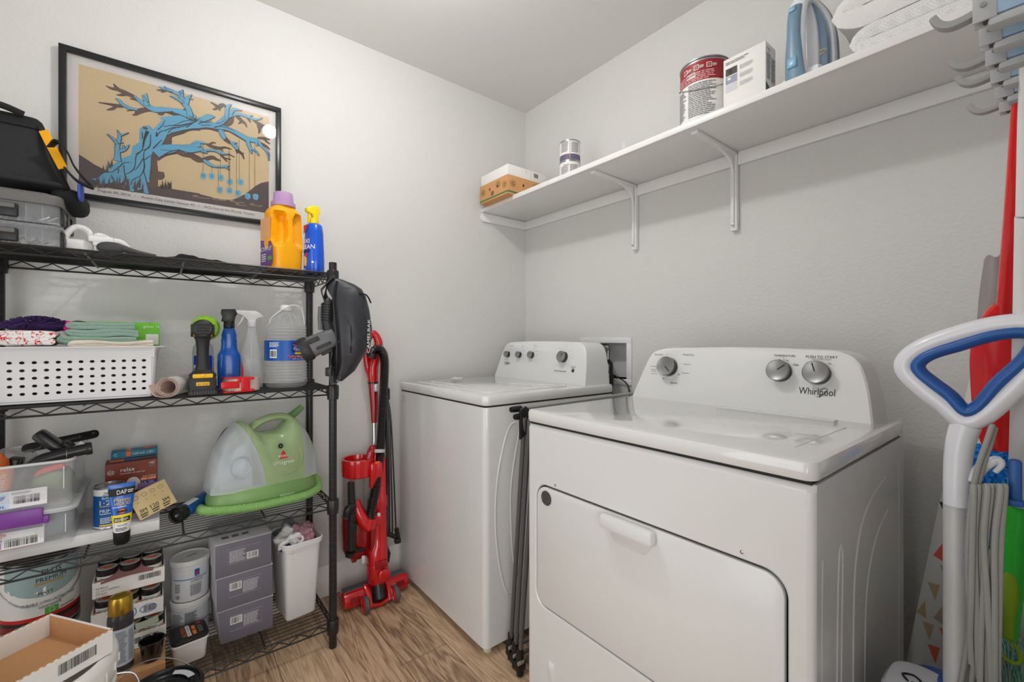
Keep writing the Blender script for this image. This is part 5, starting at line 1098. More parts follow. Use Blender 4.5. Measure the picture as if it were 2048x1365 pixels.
b.rect(.012, .128, .060, .162, mat('label_navy', (18, 40, 120), .4, var=0), W, .0010, 8); b.text('HEB', .032, .163, .006, INKR, W, .0018); b.text('Extra Strength', .036, .155, .0058, mat('ink_salmon', (240, 110, 100), .5, var=0), W, .0018, w=.042); b.text('CLEANING WHITE', .036, .148, .0036, INKW, W, .0018, w=.034); b.text('Vinegar', .036, .140, .0105, INKW, W, .0018, w=.040)
b.text('5% ACIDITY', .036, .132, .0035, INKW, W, .0018); b.rect(.022, .121, .050, .127, INKY, W, .0012, 4)
R_ = random.Random(6)
for i in range(26): b.disc(.004+i*.0024, .113+R_.uniform(-.004, .004), R_.uniform(.002, .0045), R_.uniform(.002, .004), R_.choice((mat('veg_green', (40, 140, 60), .5, var=0), mat('veg_green'), INKR, INKO, mat('veg_tan', (215, 180, 110), .5, var=0))), W, .0012+i*.00003, 8)
b.text('128 FL OZ (1 GAL)', .034, .104, .0036, INKW, W, .0018); b.build('label', vj)
b = MB(); b.lathe([(.019, .278), (.0215, .279), (.0215, .297), (.019, .299), (.001, .299)], mat('cap_clear', (225, 228, 230), .25, var=0), seg=32, rib=.02, ribn=32); b.build('cap', vj)
b = MB(); b.sweep(smooth([(-.055, 0, .232), (-.050, -.004, .25), (-.025, -.018, .275), (.0, -.024, .292), (.022, -.022, .300), (.045, -.014, .292), (.056, -.004, .262), (.060, 0, .232)], 6), [(.0012, .007), (.0012, -.007), (-.0012, -.007), (-.0012, .007)], mat('strap_white', (236, 238, 238), .3, var=0), up=(0, 1, .2)); b.build('carry_strap', vj)
# ---- hanging from the front right corner post
hb = thing('hydration_pack', 'black nylon waist pack hanging from the front right post of the shelving', 'bag', (.497, 1.60, 1.165), -.35)
NY = mat('nylon_black', (44, 44, 50), .42, var=.12, vs=40, bump=1.0, bs=28)
b = MB(); secs = []
zs = [(.165, -.012, .030, .02), (.155, .00, .045, .026), (.14, .006, .058, .034), (.11, .012, .068, .042), (.06, .020, .075, .050), (.0, .028, .074, .055), (-.06, .030, .066, .054), (-.11, .022, .052, .044), (-.15, .008, .036, .034), (-.18, -.008, .018, .02)]
for z, cx_, hx, hy in zs: secs.append([Vector((cx_+hx*math.copysign(abs(math.cos(2*PI*i/32))**.85, math.cos(2*PI*i/32)), hy*math.sin(2*PI*i/32), z)) for i in range(32)])
b.loft(secs[::-1], NY); cloth_noise(b, .012, 20, 2)
b2 = MB(); b2.v = b.v
b.build('pack_body', hb, ang=60)
b = MB(); b.tube([(-.012, -.03, .16), (-.022, -.045, .10), (-.018, -.055, .03), (-.012, -.055, -.05), (-.012, -.045, -.12), (-.015, -.02, -.17)], .0045, BLACK, 8, sm=5); b.tube([(.03, -.050, .03), (.035, -.056, -.03), (.033, -.054, -.09)], .003, BLACK, 6, sm=4); b.tube([(.012, -.054, .045), (.022, -.060, .03), (.03, -.060, .005), (.020, -.060, .02)], .0016, mat('rubber_grey'), 6, sm=4)
b.tube([(.06, -.035, .12), (.085, -.02, .115), (.10, 0, .09)], .0028, BLACK, 6, sm=4); b.build('zipper', hb)
b = MB(); b.sweep(smooth([(-.02, -.02, .18), (-.055, -.02, .14), (-.062, -.02, .12), (-.04, -.022, .05), (-.028, -.02, -.02), (-.03, -.02, -.10), (-.035, -.02, -.18), (-.015, -.02, -.195), (.0, -.02, -.17)], 5), [(.002, .012), (.002, -.012), (-.002, -.012), (-.002, .012)], BLACK, up=(0, 1, 0)); b.box((-.040, -.02, -.155), (.022, .02, .03), BLACK, .004); b.build('strap', hb)
b = MB(); b.add([(-.045, -.034, .132), (-.028, -.036, .10), (-.020, -.036, .07), (-.030, -.036, .08), (-.045, -.034, .115)], [[0, 1, 2, 3, 4]], mat('mesh_grey', (170, 168, 160), .9, var=.5, vs=900)); b.build('mesh_panel', hb)
b = MB(); 
def wt_(p): z = -.02+p.x; return Vector((.1+.0-(abs(z)*.12)+.0, -.030-p.y*.6, z)) 
tl = frame((.088, -.034, -.03), (.02, .0, 1), (-.75, -.6, 0)); b.text('CAMELBAK', 0, 0, .012, INKW, tl @ Rz(0), .006, w=.12); b.build('lettering', hb)
# cordless spotlight hanging by its grip
sl = thing('handheld_spotlight', 'grey and black handheld work light hanging by its ribbed grip from the shelving post', 'work light', (.432, 1.585, 1.115), -.25)
SG = mat('light_grey_rubber', (96, 97, 99), .45, var=.05); SK = mat('light_black', (40, 40, 42), .5, var=.08)
THd = frame((.0, 0, .0), (0, -1, .0), (-.35, 0, 1))
Hd = Matrix.Rotation(math.radians(-26), 4, 'Y')
b = MB(Hd)
def sq_(x, hy, hz, e=3.2): return [Vector((x, hy*math.copysign(abs(math.cos(2*PI*i/28))**(2/e), math.cos(2*PI*i/28)), hz*math.copysign(abs(math.sin(2*PI*i/28))**(2/e), math.sin(2*PI*i/28)))) for i in range(28)]
b.loft([sq_(-.045, .030, .036), sq_(.01, .030, .034), (sq_(.040, .026, .030)), sq_(.044, .022, .026)], SG); b.build('housing', sl)
b = MB(Hd); b.loft([sq_(-.078, .034, .038, 2.2), sq_(-.070, .037, .042, 2.2), sq_(-.052, .036, .042, 2.4), sq_(-.044, .032, .038, 3)], SK); b.box((-.025, -.031, .018), (.035, .004, .016), SK, .002); b.box((-.005, -.031, -.012), (.05, .004, .010), SK, .002); b.box((-.005, 0, -.037), (.04, .03, .012), SK, .004); b.build('lens_hood', sl)
b = MB(Hd); b.box((.045, -.002, .012), (.004, .022, .013), SK, .002); b.lathe([(.007, 0), (.007, .003), (.005, .004)], SK, T=frame((.044, 0, -.011), (0, 1, 0), (0, 0, 1)), seg=16); b.build('button', sl)
b = MB(); b.tube([(.018, 0, .030), (.014, 0, .055), (.010, 0, .075), (.012, 0, .13), (.006, 0, .142)], [.019, .016, .0175, .0185, .014], SK, 16, sm=3)
for i in range(7): b.lathe([(.0188, 0), (.0198, .002), (.0188, .004)], BLACK, (.0115, 0, .072+i*.009), 18, cb=False, ct=False)
b.tube([(-.008, 0, .04), (-.010, 0, .08), (-.008, 0, .12)], .008, SG, 8); b.build('grip', sl)
b = MB(); b.tube([(.03, 0, -.04), (.025, 0, -.07), (.03, 0, -.09), (.045, 0, -.08), (.03, -.005, -.065)], .0018, BLACK, 6, sm=4); b.tube([(.006, 0, .14), (.03, .02, .16), (.05, .04, .155)], .0025, BLACK, 6, sm=4); b.build('lanyard', sl)
# ================================================================== third tier
b = MB(); b.box((0, 0, .016), (.358, .24, .031), mat('board_white', (232, 232, 230), .5, var=.01), .0015)
tag(b.build('white_board'), 'white laminate board lying under the storage bins on the third tier', 'board', loc=(-.186, 1.862, Y3))
ZB = Y3+.032
MILK = mat('milky_plastic', (232, 236, 238), .18, alpha=.30, var=0); MILK2 = mat('milky_rim', (226, 230, 232), .25, alpha=.62, var=0); PUR = mat('clip_purple', (122, 62, 150), .35, var=.03)
def bin_(name, label, z, xr, yf_, D_, h, W_=.178):
    t = thing(name, label, 'storage bin', (xr-W_/2, yf_+D_/2, z), 0)
    b = MB(); r0 = [Vector((p[0], p[1], 0)) for p in ringrr(W_*.94, D_*.93, .02, 4)]; r1 = [Vector((p[0], p[1], h)) for p in ringrr(W_, D_, .022, 4)]
    b.loft([r0, r1], MILK, caps=False); b.add(r0, [list(range(len(r0)))], MILK)
    b.build('tub', t); b = MB(); b.sweep([Vector((p[0], p[1], h)) for p in ringrr(W_, D_, .022, 4)], [(.004, .002), (.004, -.004), (-.001, -.004), (-.001, .002)], MILK2, closed=True, up=(0, 0, 1)); 
    for sx in (-1, 1): b.box((sx*W_*.40, -D_/2*.985-.001, h*.62), (W_*.012, .002, h*.5), MILK2)
    b.build('rim', t); return t
lowb = bin_('storage_bin', 'clear storage bin with purple clip and lid, lower of two on the third tier', ZB, -.187, 1.680, .30, .098)
b = MB(); W_, D_ = .178, .30; b.prism(ringrr(W_+.012, D_+.012, .024, 5), .098, .106, MILK2, None, .002); b.prism(ringrr(W_-.02, D_-.02, .02, 5), .105, .109, MILK2, None, .002); b.build('lid', lowb)
b = MB(); b.box((-.028, -D_/2-.005, .094), (.118, .012, .042), PUR, .004); b.box((.035, -D_/2-.004, .082), (.012, .010, .02), PUR, .002); b.build('purple_clip', lowb)
TFb = frame((-.085, -.1435, 0), (1, 0, 0), (0, .06, 1)); LBW = mat('label_sheet', (230, 228, 232), .5, var=0)
b = MB(); b.rect(.0, .018, .115, .070, LBW, TFb, .001, 1); b.rect(.002, .060, .113, .068, mat('label_plum', (88, 40, 110), .5, var=0), TFb, .0014, 1); b.rect(.002, .02, .04, .060, mat('label_lav', (214, 190, 226), .5, var=0), TFb, .0014, 1)
b.disc(.026, .054, .022, .006, INKR, TFb, .0018); b.text('Sterilite', .026, .054, .006, INKW, TFb, .0024, w=.034); b.poly([(.055, .052), (.075, .056), (.100, .050), (.099, .042), (.075, .040), (.058, .044)], INKW, TFb, .002); b.text('Clip Box', .026, .042, .006, mat('label_plum'), TFb, .002)
b.rect(.002, .02, .038, .034, mat('label_plum'), TFb, .002, 1); b.lines(.006, .022, .030, .01, 3, INKW, TFb, .0024); b.bars(.045, .022, .058, .020, INK, TFb, .002, 20, INKW); b.build('label', lowb)
# things inside the lower bin
for nm, lb, c, d, mm, sd in (('grey_fabric_bundle', 'grey-blue bundle inside the lower clear storage bin', (-.245, 1.80, ZB+.045), (.09, .16, .075), mat('bundle_slate', (118, 130, 146), .8, var=.3, vs=20), 1), ('orange_packet', 'flat orange packet at the bottom of the lower storage bin', (-.30, 1.735, ZB+.014), (.10, .06, .012), mat('packet_orange', (225, 150, 95), .6, var=.1), 2), ('white_packet_bundle', 'whitish packets inside the lower storage bin behind its label', (-.318, 1.82, ZB+.045), (.085, .16, .07), mat('bundle_pale', (206, 202, 200), .7, var=.15, vs=30), 3)):
    b = MB(); b.blob((0, 0, 0), d, mm, None, 3, amp=.008, fr=20, sd=sd); tag(b.build(nm), lb, 'bundle', loc=c)
upb = bin_('storage_bin', 'open clear shoebox bin with blue printed label, stacked on the purple-clip bin', ZB+.111, -.190, 1.676, .30, .120)
TFu = frame((-.085, -.1415, 0), (1, 0, 0), (0, .05, 1))
b = MB(); b.rect(.0, .010, .124, .054, LBW, TFu, .001, 1); b.rect(.002, .012, .056, .052, mat('label_sky', (196, 216, 234), .5, var=0), TFu, .0014, 1); b.poly([(.003, .040), (.02, .045), (.050, .043), (.046, .034), (.02, .030), (.003, .033)], mat('label_azure', (40, 100, 180), .5, var=0), TFu, .0018); b.poly([(.006, .031), (.02, .029), (.044, .033), (.040, .024), (.012, .020)], mat('label_cream', (240, 225, 190), .5, var=0), TFu, .0018)
b.disc(.016, .047, .013, .004, INKR, TFu, .002); b.text('Sterilite', .016, .047, .004, INKW, TFu, .0024, w=.020); b.text('6 Qt.', .036, .0175, .009, mat('ink_blue'), TFu, .0022, w=.03); b.bars(.064, .020, .046, .020, INK, TFu, .002, 20); b.lines(.06, .044, .04, .007, 3, GREYINK, TFu, .002); b.build('label', upb)
ZU = ZB+.114
# contents of the upper bin
ob_ = thing('glue_bottle', 'orange and white glue bottle standing at the left of the open clear bin', 'bottle', (-.335, 1.74, ZU+.003))
b = MB(); b.lathe([(.024, 0), (.026, .003), (.026, .028), ], mat('glue_white', (226, 222, 214), .4, var=.02), seg=28, ct=False); b.lathe([(.026, .028), (.026, .085), (.024, .098), (.019, .104)], mat('glue_orange', (238, 130, 50), .4, var=.05), seg=28, cb=False); W = cylw(.0262); b.lines(-.02, .04, .04, .035, 6, INKW, W); b.text('GLUE', 0, .082, .010, INKW, W); b.build('bottle_body', ob_)
b = MB(); b.lathe([(.018, .104), (.0185, .108), (.017, .124), (.010, .128), (.007, .140), (.001, .141)], mat('glue_cap', (200, 98, 40), .4, var=.05), seg=24); b.build('cap', ob_)
VB = mat('attachment_black', (34, 34, 36), .28, var=.08)
b = MB(); b.tube([(0, 0, 0), (.006, 0, .055), (.03, -.002, .095), (.07, -.005, .110), (.13, -.01, .120)], [.017, .017, .017, .016, .015], VB, 18, sm=5); b.lathe([(.0165, 0), (.0175, .002), (.0175, .012), (.0155, .014)], VB, T=Tr(.125, -.0095, .119) @ Ry(PI/2-.1), seg=18)
b.tube([Vector((.088, -.0065, .112))+Matrix.Rotation(a, 3, 'X') @ Vector((0, 0, .0165)) for a in [i*PI/8 for i in range(16)]], .0008, TIN, 5, closed=True)
tag(b.build('vacuum_hose_elbow'), 'glossy dark curved vacuum wand lying over the rim of the open bin', 'vacuum attachment', loc=(-.295, 1.715, ZU+.014), rz=.1)
b = MB(); T = Ry(-.75) @ Matrix.Scale(1.3, 4); b.box((0, 0, .0), (.020, .05, .075), VB, .007, T); 
for i in range(14): b.tube([T @ Vector((-.012, -.02+.003*i, -.02)), T @ Vector((-.028, -.022+.0033*i, -.022)), ], .0016, BLACK, 4); b.tube([T @ Vector((-.012, -.02+.003*i, .01)), T @ Vector((-.028, -.022+.0033*i, .012)), ], .0016, BLACK, 4)
b.box((.012, -.0, -.03), (.012, .036, .04), BLACK, .004, T)
b.box((.022, -.024, -.038), (.03, .004, .022), mat('tag_silver', (168, 168, 170), .35, .4, var=.05), .002, T); b.box((.022, -.0265, -.038), (.016, .002, .010), INKW, .0005, T)
tag(b.build('dusting_brush'), 'black bristled dusting brush with silver tag tilted above the open bin', 'vacuum attachment', loc=(-.240, 1.775, ZU+.148))
b = MB(); b.box((0, 0, 0), (.026, .04, .07), VB, .006, Ry(.35)); b.box((.016, 0, .004), (.010, .034, .060), VB, .004, Ry(.2)); tag(b.build('crevice_nozzle'), 'short black upholstery nozzle standing in the open bin left of the dusting brush', 'vacuum attachment', loc=(-.325, 1.79, ZU+.085))
b = MB(); T = Ry(-.16) @ Rx(.9); b.prism([(x-.03, y) for x, y in ringrr(.165, .028, .012, 5)], -.002, .002, VB, T, .001); b.text('nonstick', -.01, 0, .010, GREYINK, T, .0024); b.disc(.040, .002, .0035, .0035, CHROME, T, .0026, 10)
tag(b.build('black_scraper'), 'flat black plastic scraper sticking out at the back of the open bin', 'scraper', loc=(-.205, 1.86, ZU+.145))
b = MB(); b.blob((0, 0, .0), (.10, .10, .07), mat('cloth_sage', (118, 136, 100), .9, var=.2, vs=30), None, 2.5, amp=.012, fr=22, sd=3); tag(b.build('sage_rag'), 'sage green rag filling the front right of the open clear bin', 'cloth', loc=(-.250, 1.76, ZU+.055))
b = MB(); RO = mat('glove_red', (238, 62, 40), .7, var=.1, bump=.6, bs=300)
for i in range(5): b.tube([(-.03+.004*i, -.022+.011*i, .002*i), (.0, -.016+.010*i, .012), (.04, -.010+.008*i, .020)], [.007, .008, .008], RO, 8, sm=3)
tag(b.build('red_glove'), 'bright orange-red work glove lying in the open clear bin', 'glove', loc=(-.255, 1.735, ZU+.075))
b = MB(); b.blob((0, 0, 0), (.08, .12, .07), mat('bag_film', (200, 200, 198), .2, alpha=.4, var=0), None, 2.5, amp=.018, fr=25, sd=8); tag(b.build('plastic_film_bag'), 'crumpled see-through bag in the open bin behind the glue bottle', 'bag', loc=(-.322, 1.86, ZU+.09))
b = MB(); b.blob((0, 0, 0), (.14, .16, .06), mat('bundle_tan', (168, 140, 118), .8, var=.4, vs=25), None, 3, amp=.008, fr=22, sd=9); tag(b.build('tan_bundle'), 'tan and grey odds and ends at the bottom of the open clear bin', 'bundle', loc=(-.30, 1.83, ZU+.035))
# primer tin
BUL = mat('label_primer', (16, 92, 165), .4, var=.03)
def dpr(b, W):
    b.text('ZINSSER', .004, .104, .009, INK, W, w=.036, it=.2); b.text('Bulls Eye', .0, .092, .007, INKW, W, w=.03); b.text('1·2·3', .0, .078, .014, INKW, W, w=.042); b.text('PRIMER', .0, .054, .010, INKW, W, w=.042); b.lines(-.021, .066, .04, .004, 1, INKY, W); b.lines(-.021, .044, .042, .004, 1, INKW, W); b.lines(-.02, .018, .03, .018, 4, INKW, W); b.rect(-.022, .010, .022, .0145, INKY, W)
can('primer_can', 'small primer paint tin with blue and white label behind the wood filler tube', (-.125, 1.782, ZB), .0345, .122, [(INKW, .008), (BUL, .098), (INKW, .116), (TIN, .119)], face(-.125, 1.782), dpr)
# wood filler tube
wf = thing('wood_filler_tube', 'blue, black and yellow wood filler tube standing on its black cap', 'tube', (-.092, 1.700, Y3), face(-.092, 1.70, .05))
b = MB(); b.lathe([(.0165, 0), (.018, .002), (.0195, .032), (.0195, .036)], BLACK, seg=28); b.build('cap', wf)
WFB = mat('tube_blue', (16, 96, 190), .3, var=.03, coat=.3); bands = [(.036, .062, mat('tube_white', (232, 232, 232), .3, var=0)), (.062, .085, mat('tube_yellow', (244, 216, 20), .35, var=0)), (.085, .138, WFB), (.138, .160, INK), (.160, .171, WFB)]
def tr_(z): k = (z-.036)/(.171-.036); return .0185+.0125*k, .0185*(1-k)**.8+.0015
b = MB()
for za, zb3, m in bands:
    rings_ = []
    for q in range(5): z = za+(zb3-za)*q/4; hx, hy = tr_(z); rings_.append([Vector((hx*math.cos(2*PI*i/32), hy*math.sin(2*PI*i/32), z)) for i in range(32)])
    b.loft(rings_, m, caps=(m is WFB))
Wt = lambda p: Vector((p.x, -math.sqrt(max(0, 1-min(1, (p.x/tr_(p.y)[0]))**2))*tr_(p.y)[1]-p.z-.0004, p.y))
b.text('DAP', .0, .149, .012, INKW, Wt, w=.022); b.poly([(-.0, 0)]*3, INKW) if False else None
b.lines(.013, .144, .014, .010, 2, INKW, Wt); b.text('Plastic', .0, .128, .010, INKY, Wt, w=.036, it=.2); b.text('WOOD', .0, .1165, .009, INKY, Wt, w=.036, it=.1); b.lines(-.02, .106, .04, .004, 1, INKW, Wt)
b.disc(.0, .095, .010, .008, INK, Wt, .0006); b.disc(.0, .095, .0085, .0065, INKO, Wt, .0010); b.rect(-.011, .0925, .011, .0975, INK, Wt, .0014, 4)
for k in (-1, 1): b.rect(k*.0095-.008, .066, k*.0095+.008, .078, INK, Wt, .0008, 4)
b.lines(-.016, .068, .034, .008, 3, INKW, Wt, .0016); b.text('WHITE', .0, .056, .005, INK, Wt); b.lines(-.014, .040, .028, .010, 3, INK, Wt); b.build('tube_body', wf)
# sandpaper
def quadsheet(name, label, cat, pts, m, y, back, dec=None, bow=.006):
    P = [onY(px, py, y+dy) for px, py, dy in pts]; o = sum(P, Vector())/4
    u = (P[1]-P[0]); v = (P[3]-P[0]); w_ = u.length; h_ = v.length; T = frame(P[0], u, v)
    Wp = lambda p: T @ Vector((p.x, p.y, p.z+bow*math.sin(p.x/w_*PI)))-o
    b = MB(); b.rect(0, 0, w_, h_, m, Wp, 0, 8); b.rect(0, 0, w_, h_, back, Wp, -.0006, 8)
    if dec: dec(b, Wp, w_, h_)
    return tag(b.build(name), label, cat, loc=o)
SPP = mat('sandpaper_tan', (214, 190, 140), .8, var=.03)
def dsp(b, W, w_, h_):
    for i in range(3): b.lines(w_*(.06+.3*i), h_*.04, w_*.22, h_*.16, 2, INK, W)
    b.text('3M', w_*.17, h_*.28, h_*.13, INK, W); b.text('3M', w_*.78, h_*.28, h_*.13, INK, W); b.text('120', w_*.47, h_*.28, h_*.14, INK, W)
    for i in range(4):
        x = w_*(.15+.22*i); b.tube([W(Vector((x+h_*.07*math.cos(a), h_*.80+h_*.07*math.sin(a), .0008))) for a in [k*PI/5 for k in range(10)]], .0005, GREYINK, 4, closed=True); b.text('P', x, h_*.60, h_*.06, GREYINK, W)
quadsheet('sandpaper_sheet', 'tan sheet of 120 grit sandpaper leaning beside the wood filler tube', 'sandpaper', [(281, 1042, 0), (354, 1004, .02), (332, 960, .05), (270, 988, .03)], SPP, 1.755, mat('sandpaper_back', (120, 90, 60), .9), dsp)
# bulb cartons
RB = mat('box_russet', (130, 52, 24), .45, var=.25, vs=9); RB2 = mat('box_dark_russet', (92, 34, 24), .5, var=.1)
b = MB(); b.box((0, .034, .083), (.127, .068, .166), RB2, .0008); T = frame((0, 0, 0), (1, 0, 0), (0, 0, 1)); b.rect(-.063, .001, .063, .165, RB, T, .0004, 1)
b.text('relax', -.010, .143, .013, INKW, T, w=.034); b.text('LED', .026, .142, .009, mat('ink_brick', (190, 60, 40), .5, var=0), T, w=.02); b.text('comfortable soft white light', .002, .131, .004, INKW, T, w=.062); b.text('HD', .05, .155, .007, INKW, T); b.lines(.042, .142, .018, .010, 3, GREYINK, T)
b.tube([(-.050+.008*math.cos(a), .138+.007*math.sin(a), .001) for a in [k*PI/8 for k in range(16)]], .0006, INKW, 4, T, closed=True); b.text('GE', -.050, .138, .007, INKW, T)
b.disc(-.035, .090, .020, .022, mat('bulb_pale', (226, 214, 206), .5, var=.02), T, .0012, 24); b.disc(.003, .094, .018, .022, mat('bulb_pale'), T, .0016, 24)
b.rect(.022, .100, .038, .110, INKO, T, .001, 1); b.rect(.040, .100, .060, .110, INKO, T, .001, 1); b.text('40W', .030, .105, .006, INKW, T, .0016); b.text('5.5W', .050, .105, .006, INKW, T, .0016); b.rect(.022, .084, .060, .098, mat('ink_blue'), T, .001, 1); b.text('13', .030, .091, .009, INKW, T, .0016); b.text('YEAR', .048, .0935, .004, INKW, T, .0016); b.text('LIFE', .048, .0885, .004, INKW, T, .0016); b.text('General Purpose', .043, .114, .004, INKW, T, .0016, w=.034)
Tt = frame((0, .034, .1664), (1, 0, 0), (0, 1, 0)); b.rect(-.055, -.02, -.02, .02, INKO, Tt, nx=1); b.rect(-.018, -.02, .012, .02, mat('ink_blue'), Tt, nx=1); b.text('HD LIGHT', .035, 0, .01, INKW, Tt)
tag(b.build('light_bulb_box'), 'russet LED light bulb box with two bulbs pictured, in front of the teal box', 'box', loc=(-.0765, 1.862, ZB), rz=.02)
TEAL = mat('box_teal', (20, 122, 150), .5, var=.06)
b = MB(); b.box((0, .027, .093), (.118, .052, .186), TEAL, .0008); T = frame((0, 0, 0), (1, 0, 0), (0, 0, 1)); b.rect(-.022, .170, -.010, .185, INKO, T, nx=1); b.text('refresh LED', .022, .177, .008, INKW, T); Tt = frame((0, .026, .1865), (1, 0, 0), (0, 1, 0)); b.disc(.035, 0, .018, .014, INKO, Tt); b.rect(-.022, -.02, -.01, .02, INKO, Tt, nx=1); b.text('C', -.048, .178, .009, INKW, T)
tag(b.build('light_bulb_box'), 'teal light bulb box standing behind the russet one on the third tier', 'box', loc=(-.072, 1.934, ZB), rz=.02)
quadsheet('purple_leaflet', 'purple and white printed leaflet propped behind the sandpaper sheet', 'leaflet', [(275, 992, 0), (320, 985, 0), (318, 958, 0), (276, 968, 0)], mat('leaflet_purple', (150, 120, 170), .6, var=.4, vs=60), 1.845, PAPER)
# caulk cartridge
ck = thing('caulk_cartridge', 'blue caulk cartridge with open black end lying beside the green carpet cleaner', 'tube', (.034, 1.765, Y3+.0255), 0)
Tc = frame((0, 0, 0), (.35, 0, .937), (0, 0, 0)) if False else None
ax = Vector((.52, .85, .0)).normalized(); Tc = frame((0, 0, 0), Vector((0, 0, 1)).cross(ax), (0, 0, 1)); Tc = frame((0, 0, 0), (ax.y, -ax.x, 0), (0, 0, 1)) @ Rx(0)
Mx = Matrix.Identity(4); sd_ = Vector((ax.y, -ax.x, 0)); 
for i in range(3): Mx[i][0] = sd_[i]; Mx[i][1] = (0, 0, 1)[i]; Mx[i][2] = ax[i]
b = MB(Mx); b.lathe([(.019, .012), (.019, .004), (.0235, 0), (.025, .002), (.025, .03), (.0235, .032)], BLACK, seg=32, cb=False, ct=False); b.lathe([(.019, .012), (.001, .012)], BLACK, seg=32, cb=False, ct=False); b.tube([(0, 0, .0), (0, 0, .012)], .004, GREYINK, 12); b.build('nozzle_cap', ck)
b = MB(Mx); b.lathe([(.0235, .03), (.0235, .16)], mat('cartridge_blue', (30, 96, 170), .4, var=.5, vs=60), seg=32); b.rect(-.01, .04, .01, .1, INKW, lambda p: Vector(((.0238)*math.sin(p.x/.0235+.2), .0238*math.cos(p.x/.0235+.2), p.y))); b.build('barrel', ck)
# ---- carpet cleaner
cl = thing('portable_carpet_cleaner', 'green portable carpet cleaner with clear tanks and ribbed hose on the third tier', 'carpet cleaner', (.292, 1.832, Y3), .17)
GB = mat('cleaner_green', (152, 176, 128), .32, var=.03, coat=.3); GD = mat('cleaner_base_green', (124, 160, 98), .4, var=.04); GH = mat('hose_green', (136, 180, 104), .45, var=.03); TK = mat('tank_clear', (226, 232, 236), .14, alpha=.46, var=0)
def stad(hx, hy, z, n=40, e=2.5, dx=0): return bagring(z, hx, hy, n, e, dx)
b = MB(); b.loft([stad(.168, .085, .004), stad(.178, .094, .010), stad(.180, .096, .045), stad(.172, .092, .074), stad(.168, .088, .078)], GD); b.box((.045, -.0955, .028), (.05, .003, .016), GB, .001); b.build('base', cl)
def csec(x, k=1.0, n=24):
    # arch cross-section across the machine at station x
    q = max(.0, 1-abs(x/.182)**2.3)**.5; H = .255*q*k; Wy = .088*(.35+.65*q)*k; out = []
    for i in range(n+1):
        a = PI*i/n; out.append(Vector((x, -Wy*math.copysign(abs(math.cos(a))**.75, math.cos(a)), .072+H*math.sin(a)**.8)))
    return out
def xl_(z): return -.022-.070*(max(0, z-.072)/.25)**1.6
def csec2(fx, k=1.0, n=24, base=-.022):
    out = []; ref = csec(base, k, n)
    for i in range(n+1): out.append(csec(fx(ref[i].z), k, n)[i])
    return out
def shell(xa, xb, m, k=1.0, n=14):
    b = MB(); f = lambda t: (lambda z: (xa(z) if callable(xa) else xa)*(1-t)+(xb(z) if callable(xb) else xb)*t)
    b.loft([csec2(f(i/n), k) for i in range(n+1)], m); return b
shell(-.178, xl_, TK).build('clean_water_tank', cl)
shell(.112, .178, TK).build('dirty_water_tank', cl)
b = shell(-.150, -.055, mat('tank_inner', (190, 202, 212), .3, alpha=.55, var=0), .60); b.tube([(-.10+.030*math.cos(a), -.080, .155+.035*math.sin(a)) for a in [k*PI/8 for k in range(16)]], .003, mat('tank_inner'), 6, closed=True); b.build('inner_tank', cl)
b = MB()
secs = []
for i in range(17):
    t_ = i/16; q = csec2(lambda z: xl_(z)*(1-t_)+.114*t_, 1.012); x = -.036+.147*t_; dipk = 1-.30*math.exp(-((x-.035)/.048)**4)
    secs.append([Vector((p.x+(.0), p.y, .072+(p.z-.072)*(dipk if p.z > .072 else 1))) for p in q])
b.loft(secs, GB); b.box((.112, 0, .12), (.006, .14, .10), GB, .003)
Tf = lambda p: Vector((p.x, -.0885-p.z+((p.y-.072)**2)*1.05, p.y))
b.tube([Tf(Vector((.040+.062*math.cos(a), .165+.062*math.sin(a), .0))) for a in [PI*.85+k*PI*1.3/14 for k in range(15)]], .0022, GB, 8)
b.disc(.030, .205, .0085, .0085, BLACK, lambda p: Tf(p)+Vector((0, -.004, 0)), .001); b.disc(.030, .205, .003, .003, GREYINK, lambda p: Tf(p)+Vector((0, -.0048, 0)), .001)
Tg = lambda p: Tf(p)+Vector((0, -.0035, 0))
b.poly([(.021, .161), (.053, .161), (.037, .190)], INKR, Tg, .001); b.text('BISSELL', .037, .170, .008, INKW, Tg, .002, w=.034); b.text('LITTLE', .018, .148, .010, INKW, Tg, .001, w=.032); b.text('green', .054, .148, .013, INKW, Tg, .001, w=.037)
b.build('body_shell', cl)
b = MB(); Q = smooth([(-.055, 0, .235), (-.045, 0, .268), (-.01, 0, .292), (.035, 0, .302), (.08, 0, .294), (.108, 0, .262), (.120, 0, .21)], 6)
b.sweep(Q, [(math.cos(2*PI*j/14), math.sin(2*PI*j/14)) for j in range(14)], GB, up=(0, 1, 0), sc_=[(.013, .024)]*len(Q))
for i in range(9): b.tube([(-.01+i*.009, -.018, .296+.006*math.sin(i/8*PI)), (-.008+i*.009, -.010, .302+.006*math.sin(i/8*PI))], .0014, GD, 6)
b.box((.0, .01, .215), (.03, .03, .07), GD, .006); b.build('carry_handle', cl)
b = MB(); b.tube([(.09, .02, .29), (.11, .02, .298), (.145, .02, .325)], [.012, .014, .012], mat('cleaner_dark_green', (104, 138, 88), .4, var=.05), 12, sm=4); b.box((.06, .02, .295), (.09, .03, .018), mat('cleaner_dark_green'), .006); b.build('spray_tool', cl)
hp = []
for i in range(40):
    a = PI*.93+i*(PI*1.2)/39; hp.append(Vector((.192*math.copysign(abs(math.cos(a))**.8, math.cos(a)), .112*math.sin(a), .018+.006*math.sin(a*2)+(.03 if i > 36 else 0))))
b = MB(); b.hose(hp, .0150, GH, .0052, 16); b.build('suction_hose', cl)
